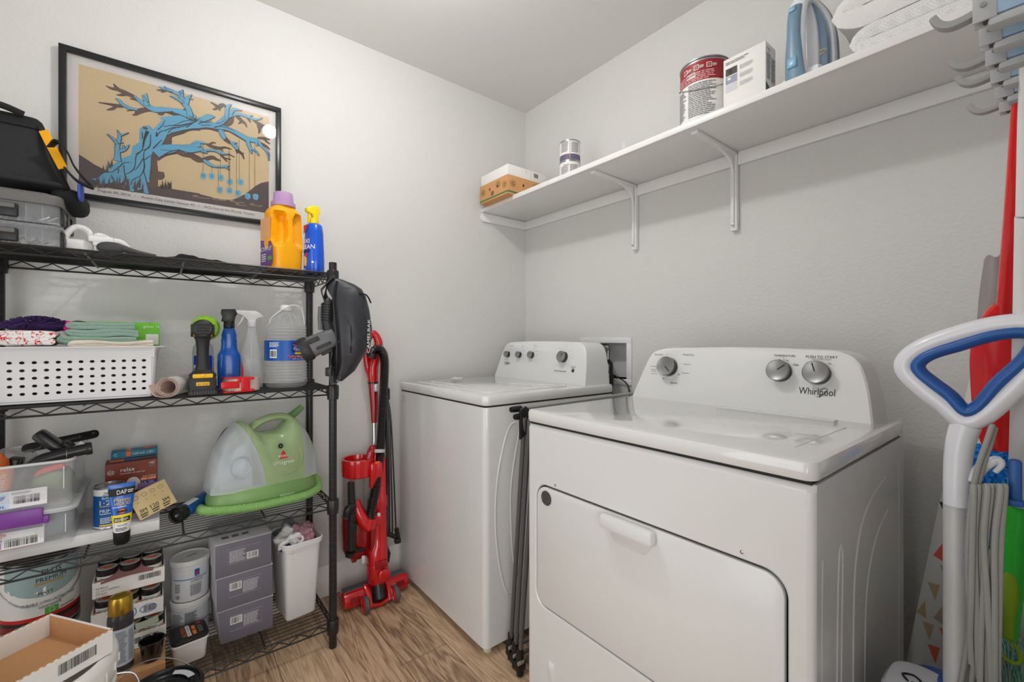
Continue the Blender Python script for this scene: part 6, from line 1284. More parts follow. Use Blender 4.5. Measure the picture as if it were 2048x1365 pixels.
b = MB(); b.lathe([(.016, 0), (.018, .004), (.018, .04), (.016, .044)], GH, T=Tr(.19, .0, .028) @ Rx(-PI/2+.2) @ Tr(0, 0, -.02), seg=20); b.build('hose_cuff', cl)
b = MB()
for k in range(4): b.tube([(-.075-.006*k, .075, .13), (-.115-.005*k, .085, .19), (-.09-.004*k, .08, .245+.005*k), (-.06, .075, .265+.004*k)], .0045, BLACK, 8, sm=5)
b.build('power_cord', cl)
# ================================================================== bottom tier
BX = mat('carton_slate', (112, 110, 122), .6, var=.03); BXL = mat('carton_edge_pale', (206, 204, 208), .7, var=.02)
for k, (z, lb) in enumerate(((0, 'grey-violet shipping carton, lowest of the stack of three, with crushed lower corner'), (.117, 'grey-violet shipping carton in the middle of the stack of three'), (.230, 'grey-violet shipping carton on top of the stack of three, pale lid showing'))):
    h = (.115, .111, .112)[k]; b = MB(); dxk = (0, -.002, -.006)[k]; b.box((0, .1, h/2), (.166, .195, h-.001), BX, .0012); b.box((0, .1, h-.0008), (.168, .197, .0025), BXL, .0008); b.box((-.0832, .1, h/2), (.001, .19, h*.94), BXL)
    T = frame((0, .0023, 0), (1, 0, 0), (0, 0, 1)); oy = .042; ox = -.02 if k < 2 else .035
    b.tube([(x, y, .001) for x, y in ((-.048, oy-.004), (.048, oy-.004), (.048, oy+.046), (-.048, oy+.046))], .0004, BXL, 4, T, closed=True)
    if k < 2: b.bars(-.044, oy+.020, .030, .020, INK, T, .001, 14, INKW, sd=k); b.lines(-.008, oy+.0, .05, .04, 12, BXL, T, .0008, sd=k)
    else: b.bars(.010, oy+.002, .030, .018, INK, T, .001, 14, INKW, sd=k); b.lines(-.044, oy+.0, .05, .04, 12, BXL, T, .0008, sd=k); Tt = frame((0, .05, h+.0006), (1, 0, 0), (0, 1, 0)); [b.rect(-.06+.03*q, -.01, -.04+.03*q, .012, GREYINK, Tt, nx=1) for q in range(3)]; b.tube([(x, y, .0006) for x, y in ((.02, -.03), (.08, -.03), (.08, .05), (.02, .05))], .0003, GREYINK, 4, Tt, closed=True)
    if k == 0: b.v = [Vector((v.x+(.012 if v.x < -.07 and v.z < .02 else 0)*(1 if v.y < .05 else .3), v.y+(.006 if v.x < -.07 and v.z < .02 and v.y < .02 else 0), v.z)) for v in b.v]
    b.tube([(.005+.011*math.cos(a), .0+.0085*math.sin(a), .0008) for a in [q*PI/8 for q in range(9)]], .0004, GREYINK, 4, T) if k < 2 else None
    tag(b.build('shipping_carton'), lb, 'carton', 'stacked slate cartons', (.226+dxk, 1.757-.003*k, Y4+z), (.02, .035, .03)[k])
# waste basket with rags
wb = thing('waste_basket', 'white plastic waste basket heaped with rags at the right of the bottom tier', 'waste basket', (.398, 1.832, Y4), .10)
b = MB(); r = []
for z, hx, hy, rr2 in ((0, .050, .066, .012), (.004, .052, .068, .014), (.15, .058, .082, .018), (.268, .063, .094, .022), (.270, .070, .101, .026), (.286, .072, .103, .028)): r.append([Vector((p[0], p[1], z)) for p in ringrr(hx*2, hy*2, rr2, 5)])
b.loft(r, PLW, caps=False); b.add(r[0], [list(range(len(r[0])))[::-1]], PLW); r2 = [[Vector((p[0], p[1], z)) for p in ringrr(hx*2, hy*2, rr2, 5)] for z, hx, hy, rr2 in ((.286, .072, .103, .028), (.288, .069, .100, .026), (.24, .060, .09, .02))]; b.loft(r2, PLW, caps=False); b.build('bin_body', wb, ang=50)
for nm, lb, c, d, m_, sd in (('cotton_rag', 'white crumpled cotton rag on top of the waste basket', (.385, 1.81, Y4+.272), (.105, .14, .08), mat('rag_white', (222, 220, 220), .9, var=.12, vs=60, bump=.8, bs=200), 1), ('mauve_rag', 'mauve crumpled rag at the right of the heaped waste basket', (.418, 1.795, Y4+.290), (.075, .09, .065), mat('rag_mauve', (160, 118, 130), .9, var=.3, vs=50, bump=.8, bs=200), 2), ('grey_rag', 'blue-grey rag at the left of the heaped waste basket', (.385, 1.885, Y4+.270), (.11, .11, .06), mat('rag_grey', (128, 132, 142), .9, var=.25, vs=60, bump=.8, bs=200), 3), ('navy_rag', 'small navy rag corner at the front left of the waste basket', (.355, 1.772, Y4+.268), (.04, .05, .035), mat('rag_navy', (36, 48, 84), .9, var=.2, bump=.8), 4)):
    b = MB(); b.blob((0, 0, 0), d, m_, None, 2.2, 64, amp=min(d)*.42, fr=36, sd=sd*3); tag(b.build(nm, ang=80), lb, 'rag', 'rags in the waste basket', c)
# spackle tubs
SW = mat('tub_grey_label', (196, 200, 205), .5, var=.10, vs=40)
def tub(label, z, top):
    t = thing('spackle_tub', label, 'tub', (.076, 1.898, z), face(.076, 1.898), 'stacked spackle tubs'); R0, h = .055, .135
    b = MB(); b.lathe([(.050, 0), (.052, .003), (.0545, .12)], PLW, seg=40); b.build('body', t)
    b = MB(); b.lathe([(.0525, .012), (.0550, .112)], SW if not top else mat('tub_white_label', (214, 218, 222), .5, var=.05, vs=60), seg=40, cb=False, ct=False); W = cylw(.0556)
    if top:
        b.rect(.012, .082, .026, .106, mat('ink_blue'), W, .0012, 3); b.disc(.019, .094, .004, .006, INKR, W, .0018, 8); b.text('S W', .019, .085, .004, INKW, W, .0018); b.rect(-.05, .076, .05, .078, mat('ink_blue'), W, .0010); b.text('HOMEBUILDER', .018, .070, .005, INK, W, .0012, w=.035); b.text('Pre-Cleaned Texture', .018, .063, .004, GREYINK, W, .0012, w=.03); b.lines(.0, .020, .036, .038, 10, GREYINK, W, .0012); b.lines(-.046, .035, .02, .03, 5, GREYINK, W, .0012); b.bars(-.044, .014, .016, .014, INK, W, .0014, 12, INKW)
    else: b.lines(-.055, .016, .036, .085, 20, GREYINK, W, .0012, sd=2); b.lines(-.015, .016, .034, .088, 22, INK, W, .0012, sd=4); b.rect(.03, .06, .06, .062, mat('ink_blue'), W, .001)
    b.build('label', t)
    b = MB(); b.lathe([(.056, .118), (.058, .120), (.058, .134), (.056, .137), (.053, .137), (.052, .133), (.001, .133)], mat('lid_pale', (216, 216, 214), .4, var=.02), seg=40, cb=False); 
    if top: b.tube([(-.01, .0, .1335), (.008, .01, .1335), (.018, .012, .1335)], .0008, INK, 4, sm=3)
    b.build('lid', t)
tub('white spackle tub with dense printed label, lower of the stacked pair beside cartons', Y4, False); tub('white spackle tub with blue striped label and marked lid, upper of the stacked pair', Y4+.138, True)
# white tub with black lid
wt2 = thing('wood_patch_tub', 'small white tub with black and orange printed lid in front of spackle tubs', 'tub', (.066, 1.768, Y4), .10)
b = MB(); b.loft([[Vector((p[0], p[1], z)) for p in ringrr(w2, d2, .014, 5)] for z, w2, d2 in ((0, .080, .078), (.004, .083, .081), (.062, .092, .092), (.064, .098, .098), (.070, .098, .098))], PLW); b.build('body', wt2)
b = MB(); Tt = Tr(0, 0, .070) @ Rx(.0); b.prism(ringrr(.100, .100, .018, 5), 0, .010, BLACK, Tt, .003); b.prism(ringrr(.084, .084, .014, 5), .0095, .0115, BLACK, Tt, .001); Tl2 = Tt @ Tr(0, 0, .0116) @ Rz(PI/2); 
b.text('BIG STRETCH', .0, .014, .010, INKO, Tl2, w=.060); b.rect(-.034, -.004, .034, .006, INKW, Tl2, .0006, 1); b.text('PATCH REPAIR', .0, .001, .006, INK, Tl2, w=.058); b.rect(-.032, -.018, -.006, -.009, INKO, Tl2, .0006, 1); b.rect(.0, -.018, .024, -.009, INKO, Tl2, .0006, 1); b.lines(-.030, -.036, .05, .012, 3, GREYINK, Tl2); b.rect(.026, -.034, .036, -.026, INKR, Tl2, .0006, 1); b.build('lid', wt2)
# cardboard box under the sample trays
b = MB(); b.box((0, 0, .030), (.170, .30, .060), CARD, .002); b.rect(-.01, -.15, .01, .15, mat('parcel_tape', (205, 165, 115), .35, var=.02), Tr(0, 0, .0600), .0006, 1); tag(b.build('flat_cardboard_box'), 'flat brown cardboard box under the sample jar trays on the bottom tier', 'box', loc=(-.078, 1.826, Y4))
ZC = Y4+.062
# trays of sample jars
def tray(name, label, cat, loc, rz, W_, D_, h, inside, group=None, mat_out=PAPER, txt='', bar=None):
    t = thing(name, label, cat, loc, rz, group); th = .0022
    b = MB(); b.box((0, 0, .0015), (W_, D_, .003), CARD)
    for (cx_, cy_, sx, sy) in ((0, -D_/2, W_, th), (0, D_/2, W_, th), (-W_/2, 0, th, D_), (W_/2, 0, th, D_)):
        b.box((cx_, cy_, h/2), (sx+th*.5, sy, h), mat_out); iy = .0012
        b.box((cx_*(1-.012/W_*2), cy_*(1-.012/D_*2) if cy_ else 0, h/2+.0002), (sx*(.98 if sx > th else .5), sy*(.98 if sy > th else .5), h-.001), CARD)
    for k in range(int(W_/.012)): b.box((-W_/2+.006+k*.012, -D_/2, h), (.006, th*1.1, .0016), CARD)
    T = frame((0, -D_/2-th/2, 0), (1, 0, 0), (0, 0, 1))
    if bar: b.bars(*bar, INK, T, .0008, 34)
    if txt: 
        for i, s_ in enumerate(txt): b.text(s_, -W_/2+.006, h-.020-i*.0085, .0055, GREYINK, T, .0008, al='l')
    b.build('carton_tray', t); return t
JW = mat('jar_white', (222, 222, 220), .4, var=.02); JO = mat('jar_orange', (222, 92, 40), .45, var=.05)
def jar(z0_, x, y, label, top):
    t = thing('paint_sample_jar', label, 'jar', (x, y, z0_), 0, 'paint sample jars in the carton trays')
    b = MB(); b.lathe([(.022, 0), (.024, .002), (.024, .028)], JO, seg=24, ct=False); b.lathe([(.024, .028), (.024, .056)], JW, seg=24, cb=False); b.lines(-.018, .034, .03, .016, 4, GREYINK, cylw(.0243)); b.build('body', t)
    b = MB(); b.lathe([(.0255, .054), (.0262, .056), (.0262, .070), (.0245, .072)], BLACK, seg=24, cb=False); b.lathe([(.0235, .0722), (.001, .0725)], JW, seg=24, cb=False)
    T = Tr(0, 0, .0735); b.tube([(.018*math.cos(a), .018*math.sin(a), 0) for a in [k*PI/10 for k in range(20)]], .0006, GREYINK, 4, T, closed=True); b.rect(-.014, -.004, .014, .006, INKO, T, nx=1); b.rect(-.008, -.012, .010, -.006, INKO, T, nx=1); b.build('lid', t); return t
lev = ('bottom', 'middle', 'top'); TX, TY = -.079, 1.862
for k in range(3):
    z = ZC+.094*k; tx = TX+(.004, -.003, .0)[k]
    tray('sample_jar_tray', ('white carton tray marked D4, lowest of the three stacked jar trays', 'white carton tray with barcode ringed in blue pen, middle of the jar trays', 'white carton tray with long barcode, top of the three stacked jar trays')[k], 'carton tray', (tx, TY, z), .0, .166, .118, .048, None, 'stacked jar trays', bar=((.005, .016, .06, .018), (.035, .014, .03, .018), (.02, .022, .055, .016))[k], txt=('9278416', 'CS SAT SAMPLE', '0904HF', 'SAL0021') if k == 2 else None)
    for i in range(3):
        for j in range(2):
            jn = ('left', 'centre', 'right')[i]; jf = ('front', 'back')[j]
            jar(z+.004, tx-.0535+.0535*i, TY-.030+.058*j, f'paint sample jar at the {jf} {jn} of the {lev[k]} carton tray', k == 2)
b = MB(); W2 = frame((0, 0, 0), (1, 0, 0), (0, 0, 1))
for cx_, rx_ in ((.012, .006), (.047, .020)): b.tube([(cx_+rx_*math.cos(a), .023+.012*math.sin(a), .0) for a in [k*PI/9 for k in range(18)]], .0009, mat('pen_blue', (30, 80, 190), .5, var=0), 5, W2, closed=True, sm=2)
pm = b.build('pen_mark', bpy.data.objects['sample_jar_tray.001']); pm.location = (0, -.0606, 0)
quadsheet('pink_paper', 'dusty pink folded paper lying on the top sample jar tray', 'paper', [(201, 1170, 0), (306, 1141, .0), (290, 1117, .05), (205, 1137, .055)], mat('paper_pink', (150, 104, 104), .8, var=.06), 1.795, mat('paper_pink'))
quadsheet('sage_envelope', 'sage green folded card tucked in the lowest sample jar tray', 'card', [(272, 1262, 0), (318, 1243, 0), (316, 1232, 0), (271, 1248, 0)], mat('card_sage', (176, 182, 160), .8, var=.04), 1.80, mat('card_sage'))
# spray paint
sp2 = thing('spray_paint_can', 'black spray paint can with shiny gold cap standing in front of the trays', 'spray can', (-.096, 1.722, ZC), face(-.096, 1.722, .1))
b = MB(); b.lathe([(.028, 0), (.0305, .001), (.0305, .005)], TIN, seg=36, ct=False); b.lathe([(.030, .005), (.030, .150), (.029, .158), (.024, .170)], mat('can_charcoal', (58, 57, 60), .35, var=.04), seg=36, cb=False)
W = cylw(.0303); b.rect(-.070, .022, .040, .128, mat('label_pale_blue', (196, 206, 220), .5, var=.02), W, .0003, 24); b.lines(-.045, .026, .028, .098, 24, GREYINK, W, .0008, sd=5); b.lines(-.014, .03, .026, .092, 22, GREYINK, W, .0008, sd=6); b.lines(.015, .03, .018, .09, 20, GREYINK, W, .0008, sd=7); b.build('can_body', sp2)
b = MB(); b.lathe([(.0275, .166), (.0285, .168), (.0275, .205), (.024, .214), (.016, .217), (.014, .2155), (.001, .216)], mat('cap_gold', (196, 160, 60), .3, .8, var=.04), seg=36, cb=False); b.build('cap', sp2)
# little black cup
b = MB(); b.lathe([(.022, 0), (.024, .003), (.029, .052), (.032, .054), (.032, .058), (.0295, .0585), (.028, .054), (.024, .02), (.001, .02)], mat('cup_black', (20, 20, 21), .12, var=.1, coat=.6), seg=36, cb=True, ct=False)
b.box((.034, 0, .05), (.014, .012, .006), BLACK, .002); tag(b.build('paint_cup'), 'glossy little black paint cup on the cardboard box beside the spray can', 'cup', loc=(-.025, 1.718, ZC), rz=.3)
# gallon cans at the left
BWL = mat('can_label_white', (226, 226, 224), .45, var=.02); TLW = mat('can_label_teal', (150, 174, 176), .5, var=.06, vs=20)
def dgal(b, W):
    b.add([W(Vector((x, z, .0004))) for x, z in [(-.09+i*.18/16, .098+.030*((i/16-.5)*2)**2+0) for i in range(17)]+[(.09-i*.18/16, .19) for i in range(17)]], [[i, i+1, 32-i, 33-i] for i in range(16)], TLW)
    b.text('PREMIUM', .012, .146, .012, INK, W, .001, w=.062); b.rect(-.022, .132, .040, .137, mat('ink_gold', (170, 140, 70), .5, var=0), W, .001, 6); b.text('PLUS', .012, .166, .016, INK, W, .001, w=.04)
    b.text('MATT', .0, .108, .008, INK, W, .001, w=.03); b.poly([(-.08+i*.02, .100+(i % 2)*.012) for i in range(5)]+[(.0, .125), (-.08, .13)], BWL, W, .0007); b.text('DURABLE, LONG-LASTING FINISH', .01, .082, .0075, INK, W, .001, w=.115); b.text('LOW ODOR', .01, .070, .0075, INK, W, .001, w=.045)
    b.rect(-.002, .046, .026, .064, INKG, W, .001, 4); b.tube([W(Vector((.012+.006*math.cos(a), .055+.006*math.sin(a), .0014))) for a in [k*PI/5 for k in range(10)]], .0005, INKW, 4, closed=True); b.lines(.03, .05, .05, .006, 1, GREYINK, W, .001)
BRL = mat('can_label_red', (190, 26, 30), .4, var=.03); BRK = mat('can_label_black', (34, 30, 32), .4, var=.05)
cA = can('gallon_paint_can', 'gallon paint can with teal and white label behind the carton, upper of two', (-.279, 1.868, Y4+.205), .0825, .196, [(mat('can_label_wine', (120, 24, 28), .4, var=.03), .026), (BRK, .036), (BRL, .046), (BWL, .186), (TIN, .19)], face(-.279, 1.868, .12), dgal, handle=.07, group='gallon paint cans on the bottom tier')
can('gallon_paint_can', 'gallon paint can mostly hidden beneath the teal and white labelled one', (-.279, 1.868, Y4), .0825, .196, [(BWL, .186), (TIN, .19)], 0, None, 0, 'gallon paint cans on the bottom tier')
# ================================================================== buckets on the floor
bu = thing('white_bucket', 'white plastic bucket with ribbed stained rim standing on the floor before the shelving', 'bucket', (-.241, 1.392, 0))
BK = mat('bucket_white', (224, 224, 220), .45, var=.05, vs=15)
b = MB(); b.lathe([(.118, 0), (.122, .004), (.136, .27), (.152, .272), (.153, .290), (.139, .292), (.140, .312), (.156, .314), (.157, .330), (.142, .332), (.143, .346), (.150, .348), (.151, .356), (.139, .358), (.134, .34)], BK, seg=72, ct=False); b.build('bucket_body', bu)
b = MB(); b.lathe([(.150, .352), (.158, .354), (.160, .362), (.160, .392), (.157, .402), (.150, .408), (.143, .408), (.138, .400), (.136, .388), (.128, .384), (.001, .384)], BK, seg=72, cb=False); 
for k in range(28): a = 2*PI*k/28; b.box((.1605*math.cos(a), .1605*math.sin(a), .372), (.004, .010, .016), BK, .001, None)
b.build('lid', bu)
b = MB(); b.tube([(.158*math.cos(.4), .158*math.sin(.4), .30), (.185, .06, .285), (.195, .045, .24), (.17, .02, .18)], .0025, TIN, 8, sm=5); b.build('handle', bu)
ty = thing('empty_carton_tray', 'empty white and brown carton tray with large barcode resting on white bucket', 'carton tray', (-.220, 1.382, .410), math.atan2(.588, .809))
W_, D_, h, th = .172, .205, .052, .0024
b = MB(); b.box((0, 0, .0015), (W_, D_, .003), CARD)
for (cx_, cy_, sx, sy) in ((0, -D_/2, W_, th), (0, D_/2, W_, th), (-W_/2, 0, th, D_), (W_/2, 0, th, D_)):
    b.box((cx_, cy_, h/2), (sx+th*.5, sy, h), PAPER); b.box((cx_-math.copysign(.0018, cx_)*(cx_ != 0), cy_-math.copysign(.0018, cy_)*(cy_ != 0), h/2-.0004), (sx-.004 if sx > th else .0012, sy-.004 if sy > th else .0012, h-.003), CARD if cx_ or cy_ < 0 else PAPER)
for k in range(15): b.box((-W_/2+.006+k*.0118, -D_/2, h), (.006, th*1.15, .0018), CARD); b.box((-W_/2+.006+k*.0118, D_/2, h), (.006, th*1.15, .0018), CARD)
T = frame((0, -D_/2-th/2, 0), (1, 0, 0), (0, 0, 1)); b.bars(-.012, .016, .068, .022, INK, T, .0008, 40); b.text('DY60316', -.06, .020, .006, GREYINK, T, .0008); b.text('SFTY MAT DEEP', -.055, .011, .006, GREYINK, T, .0008); b.build('tray_body', ty)
ok = thing('orange_bucket', 'short orange bucket with dark ridged lid and wire handle on the floor', 'bucket', (-.002, 1.485, 0))
b = MB(); b.lathe([(.074, 0), (.078, .004), (.086, .175), (.088, .178)], mat('bucket_orange', (214, 84, 36), .4, var=.05), seg=48, ct=False); b.build('bucket_body', ok)
b = MB(); b.lathe([(.088, .172), (.092, .174), (.093, .190), (.090, .196), (.084, .197), (.082, .190), (.070, .189), (.068, .193), (.064, .193), (.062, .189), (.05, .189), (.048, .192), (.044, .192), (.042, .189), (.03, .189), (.028, .192), (.024, .192), (.022, .189), (.001, .189)], mat('lid_black', (30, 31, 33), .3, var=.1), seg=48, cb=False)
for a0 in (.2, 2.6): b.add([((r_)*math.cos(a0+t_), (r_)*math.sin(a0+t_), .1945) for r_, t_ in [(.058, q*.12) for q in range(9)]+[(.074, q*.12) for q in range(8, -1, -1)]], [list(range(18))], mat('lid_sticker', (214, 218, 222), .4, var=0))
b.build('lid', ok)
b = MB(); b.tube([(.094*math.cos(a+.7), .094*math.sin(a+.7)*1.0, .185+.055*math.sin(a)) for a in [k*PI/14 for k in range(15)]], .0016, TIN, 8, sm=2); b.build('wire_handle', ok)
# ================================================================== red upright vacuum against the back wall
vx = thing('upright_vacuum', 'red upright vacuum cleaner with black ribbed hose leaning between shelving and washer', 'vacuum cleaner', (.72, 1.86, 0))
LV = Tr(-.72, -1.86, 0); VR = mat('vacuum_red', (196, 14, 24), .2, var=.05, coat=.6); VRD = mat('vacuum_dark_red', (150, 12, 20), .2, var=.08, coat=.5); VK = mat('vacuum_black', (30, 30, 32), .3, var=.08); VG = mat('vacuum_grey', (86, 90, 92), .4, var=.04)
def V(px, py, y=1.88): return onY(px, py, y)
# floor head
b = MB(LV); Ty = Matrix(((0, 0, 1, 0), (1, 0, 0, 0), (0, 1, 0, 0), (0, 0, 0, 1)))  # lathe axis along +x
b.lathe([(.028, 0), (.034, .004), (.037, .02), (.037, .262), (.034, .280), (.028, .284)], VR, T=Tr(.580, 1.862, .040) @ Ty, seg=28); 
for x0_ in (.605, .805):
    for k in range(7): b.box((x0_+k*.0055, 1.8262, .048), (.0018, .004, .022), BLACK, 0)
b.build('floor_head', vx)
b = MB(LV); b.box((.722, 1.872, .0745), (.270, .040, .008), VG, .003); b.box((.722, 1.853, .070), (.272, .008, .006), STEEL, .002); b.build('top_strip', vx)
for wx_ in (.652, .782):
    b = MB(LV); b.lathe([(.018, -.008), (.030, -.009), (.0335, -.006), (.0335, .006), (.030, .009), (.018, .009)], VG, T=Tr(wx_, 1.788, .0345) @ Ty, seg=28); b.lathe([(.024, -.013), (.027, -.010), (.027, .010), (.024, .013)], VR, T=Tr(wx_, 1.788, .0345) @ Ty, seg=24)
    for k in range(6): a = k*PI/3; b.tube([(wx_-.0135, 1.788, .0345), (wx_-.0135, 1.788+.022*math.cos(a), .0345+.022*math.sin(a))], .0018, VRD, 5)
    b.build('wheel', vx)
b = MB(LV)
for s_ in (-1, 1): b.prism([(1.785-1.79, .018), (1.80-1.79, .058), (1.845-1.79, .088), (1.86-1.79, .07), (1.85-1.79, .02), (1.80-1.79, .010)], -.010, .010, VR, Tr(.7175+s_*.044, 1.79, 0) @ Matrix(((0, 0, 1, 0), (1, 0, 0, 0), (0, 1, 0, 0), (0, 0, 0, 1))), .004)
b.tube([(.675, 1.80, .016), (.7175, 1.792, .012), (.76, 1.80, .016)], .009, VR, 10); b.build('yoke', vx)
b = MB(LV); b.tube([(.7175, 1.80, .03), (.718, 1.815, .06), (.720, 1.835, .11)], [.028, .027, .024], VK, 16, sm=4); b.build('neck', vx)
# spine
def ell(cx_, cy_, z, hx, hy, e=2.6, n=28): return [Vector((cx_+hx*math.copysign(abs(math.cos(2*PI*i/n))**(2/e), math.cos(2*PI*i/n)), cy_+hy*math.copysign(abs(math.sin(2*PI*i/n))**(2/e), math.sin(2*PI*i/n)), z)) for i in range(n)]
b = MB(LV); b.loft([ell(.724, 1.835, .085, .034, .032), ell(.722, 1.835, .10, .043, .038), ell(.721, 1.838, .165, .044, .040), ell(.721, 1.838, .168, .041, .037), ell(.723, 1.843, .225, .042, .038), ell(.730, 1.848, .245, .034, .034), ell(.733, 1.852, .30, .033, .032), ell(.735, 1.857, .40, .032, .032), ell(.735, 1.857, .405, .036, .034), ell(.737, 1.862, .445, .034, .033), ell(.737, 1.862, .45, .030, .030), ell(.739, 1.875, .60, .030, .034), ell(.735, 1.89, .65, .026, .030)], VR)
b.box((.700, 1.848, .30), (.022, .05, .28), VRD, .006); b.box((.722, 1.798, .175), (.05, .012, .03), VRD, .003)
b.build('body_spine', vx)
b = MB(LV); b.lathe([(.024, 0), (.026, .004), (.026, .010), (.022, .013), (.001, .013)], VR, T=frame((.732, 1.797, .128), (1, 0, 0), (0, 0, 1)), seg=28); b.build('pivot_cap', vx)
# dust cup
b = MB(LV); b.lathe([(.056, 0), (.060, .01), (.060, .18)], mat('dust_cup_smoke', (150, 140, 138), .08, alpha=.38, var=0), (.655, 1.895, .365), 32, ct=False); b.lathe([(.03, 0), (.032, .19)], mat('filter_grey', (150, 146, 142), .6, var=.1), (.655, 1.895, .37), 20); b.build('dust_cup', vx)
b = MB(LV); b.lathe([(.02, .185), (.045, .20), (.062, .235), (.064, .33), (.062, .37)], VRD, (.655, 1.895, .0), 32); b.box((.632, 1.87, .195), (.02, .02, .02), VRD, .003); b.build('lower_cup', vx)
b = MB(LV); b.lathe([(.061, .540), (.066, .545), (.068, .600), (.066, .615), (.055, .615), (.050, .590), (.001, .587)], VR, (.658, 1.895, 0), 36, cb=False)
b.tube([(.690, 1.86, .60), (.700, 1.862, .635), (.715, 1.868, .652), (.724, 1.875, .62)], [.014, .016, .017, .016], VRD, 12, sm=4); b.box((.714, 1.838, .545), (.052, .034, .11), VR, .008); b.build('cup_lid', vx)
b = MB(LV); b.box((.716, 1.825, .600), (.02, .012, .008), mat('button_orange', (245, 110, 50), .4, var=0), .002); b.build('release_button', vx)
# hose port
b = MB(LV); b.tube([V(712, 1002, 1.835), V(716, 1022, 1.822), V(727, 1042, 1.812), V(742, 1052, 1.806)], [.017, .022, .026, .029], VR, 18, sm=5); b.tube([V(737, 1056, 1.806), V(741, 1036, 1.806)], [.028, .0285], VR, 20); b.box(V(752, 1040, 1.825), (.05, .04, .05), VR, .010); b.build('hose_port', vx)
# attachments in holder
b = MB(LV); b.tube([V(703, 1100, 1.81), V(703, 1040, 1.81)], .017, VK, 18); b.tube([V(703, 1062, 1.81), V(705, 1045, 1.81)], [.019, .020], VK, 18); b.tube([V(704, 1045, 1.81), V(702, 965, 1.81)], [.0155, .0135], VK, 16)
b.tube([V(692, 1034, 1.80), V(697, 1018, 1.80), V(711, 1010, 1.80)], [.012, .016, .010], VK, 12, sm=4); b.tube([V(700, 1105, 1.81), V(700, 1112, 1.81)], [.020, .019], VK, 18); b.tube([V(704, 1104, 1.82), V(730, 1098, 1.84)], .009, VK, 12)
for k in range(4): b.tube([V(712-1, 1012+k*5, 1.792), V(700, 1016+k*5, 1.789)], .0014, BLACK, 5)
b.build('crevice_tool', vx)
for px, py in ((757.5, 1034), (726.5, 1120)):
    b = MB(LV); c = V(px, py, 1.812 if px > 740 else 1.82); b.box(c, (.015, .012, .034), mat('latch_pale', (212, 214, 216), .3, .2, var=0), .005); b.build('latch_button', vx)
# steel tube and grip
b = MB(LV); b.tube([V(749, 935, 1.91), V(748, 842, 1.935)], .0095, STEEL, 18); b.build('steel_tube', vx)
b = MB(LV); g = [V(748.5, 846, 1.935), V(748, 810, 1.94), V(746, 765, 1.945)]; b.tube(g, [.013, .0175, .022], VRD, 18); b.tube([V(746, 767, 1.945), V(746, 764, 1.945)], .0235, VK, 18)
b.tube([V(746, 764, 1.945), V(745, 735, 1.945), V(752, 712, 1.945), V(757, 690, 1.945), V(754, 676, 1.945), V(746, 667, 1.95), V(738, 676, 1.95), V(734, 692, 1.95), V(732, 712, 1.95), V(735, 735, 1.95), V(742, 750, 1.948)], [.023, .026, .024, .020, .017, .015, .014, .013, .013, .014, .018], VR, 16, sm=5)
b.build('grip_handle', vx)
b = MB(LV); b.box(V(752, 776, 1.915), (.016, .012, .035), mat('latch_pale'), .005); b.build('grip_button', vx)
b = MB(LV); hpts = [V(744, 708, 1.915), V(752, 699, 1.905), V(763, 702, 1.895), V(769, 722, 1.89), V(768, 770, 1.885), V(764, 830, 1.875), V(761, 890, 1.86), V(757, 940, 1.845), V(750, 985, 1.825), V(742, 1025, 1.81), V(739, 1042, 1.805)]
b.tube([V(742, 714, 1.92), V(746, 706, 1.915)], [.026, .022], VK, 18); b.hose(hpts, .0205, mat('hose_black', (16, 16, 17), .18, var=0, coat=.5), .0075, 18); b.build('ribbed_hose', vx)
b = MB(LV); c = V(758.5, 902, 1.856); d = (V(757.5, 940, 1.846)-V(761, 890, 1.86)).normalized(); b.tube([c-d*.007, c+d*.007], .0235, mat('strap_grey', (190, 190, 192), .7, var=.1), 24); b.build('hose_strap', vx)
b = MB(LV)
for k, (a, e) in enumerate(((776, 778), (779, 785), (774, 774), (781, 792))): b.tube([V(772, 782+k, 1.90), V(a, 830, 1.88), V((a+e)/2, 930, 1.87), V(e, 1050+k*4, 1.86), V(e-4, 1072, 1.86), V(e-6, 1050, 1.865), V(a-1, 930, 1.875), V(a-3, 830, 1.885)][:8 if k < 3 else 4], .0035, BLACK, 8, sm=5)
b.tube([V(770, 772, 1.90), V(775, 780, 1.885), V(776, 800, 1.885)], [.006, .011, .009], VK, 10); b.tube([V(770, 1066, 1.85), V(790, 1074, 1.85)], .010, VK, 10); b.tube([V(793, 1058, 1.858), V(796, 1075, 1.858)], .0105, VK, 12); b.box(V(795, 1082, 1.858), (.026, .022, .022), VK, .004)
b.tube([V(770, 1090, 1.86), V(777, 1108, 1.86), V(775, 1125, 1.86)], [.008, .010, .008], VK, 8)
b.build('power_cord', vx)
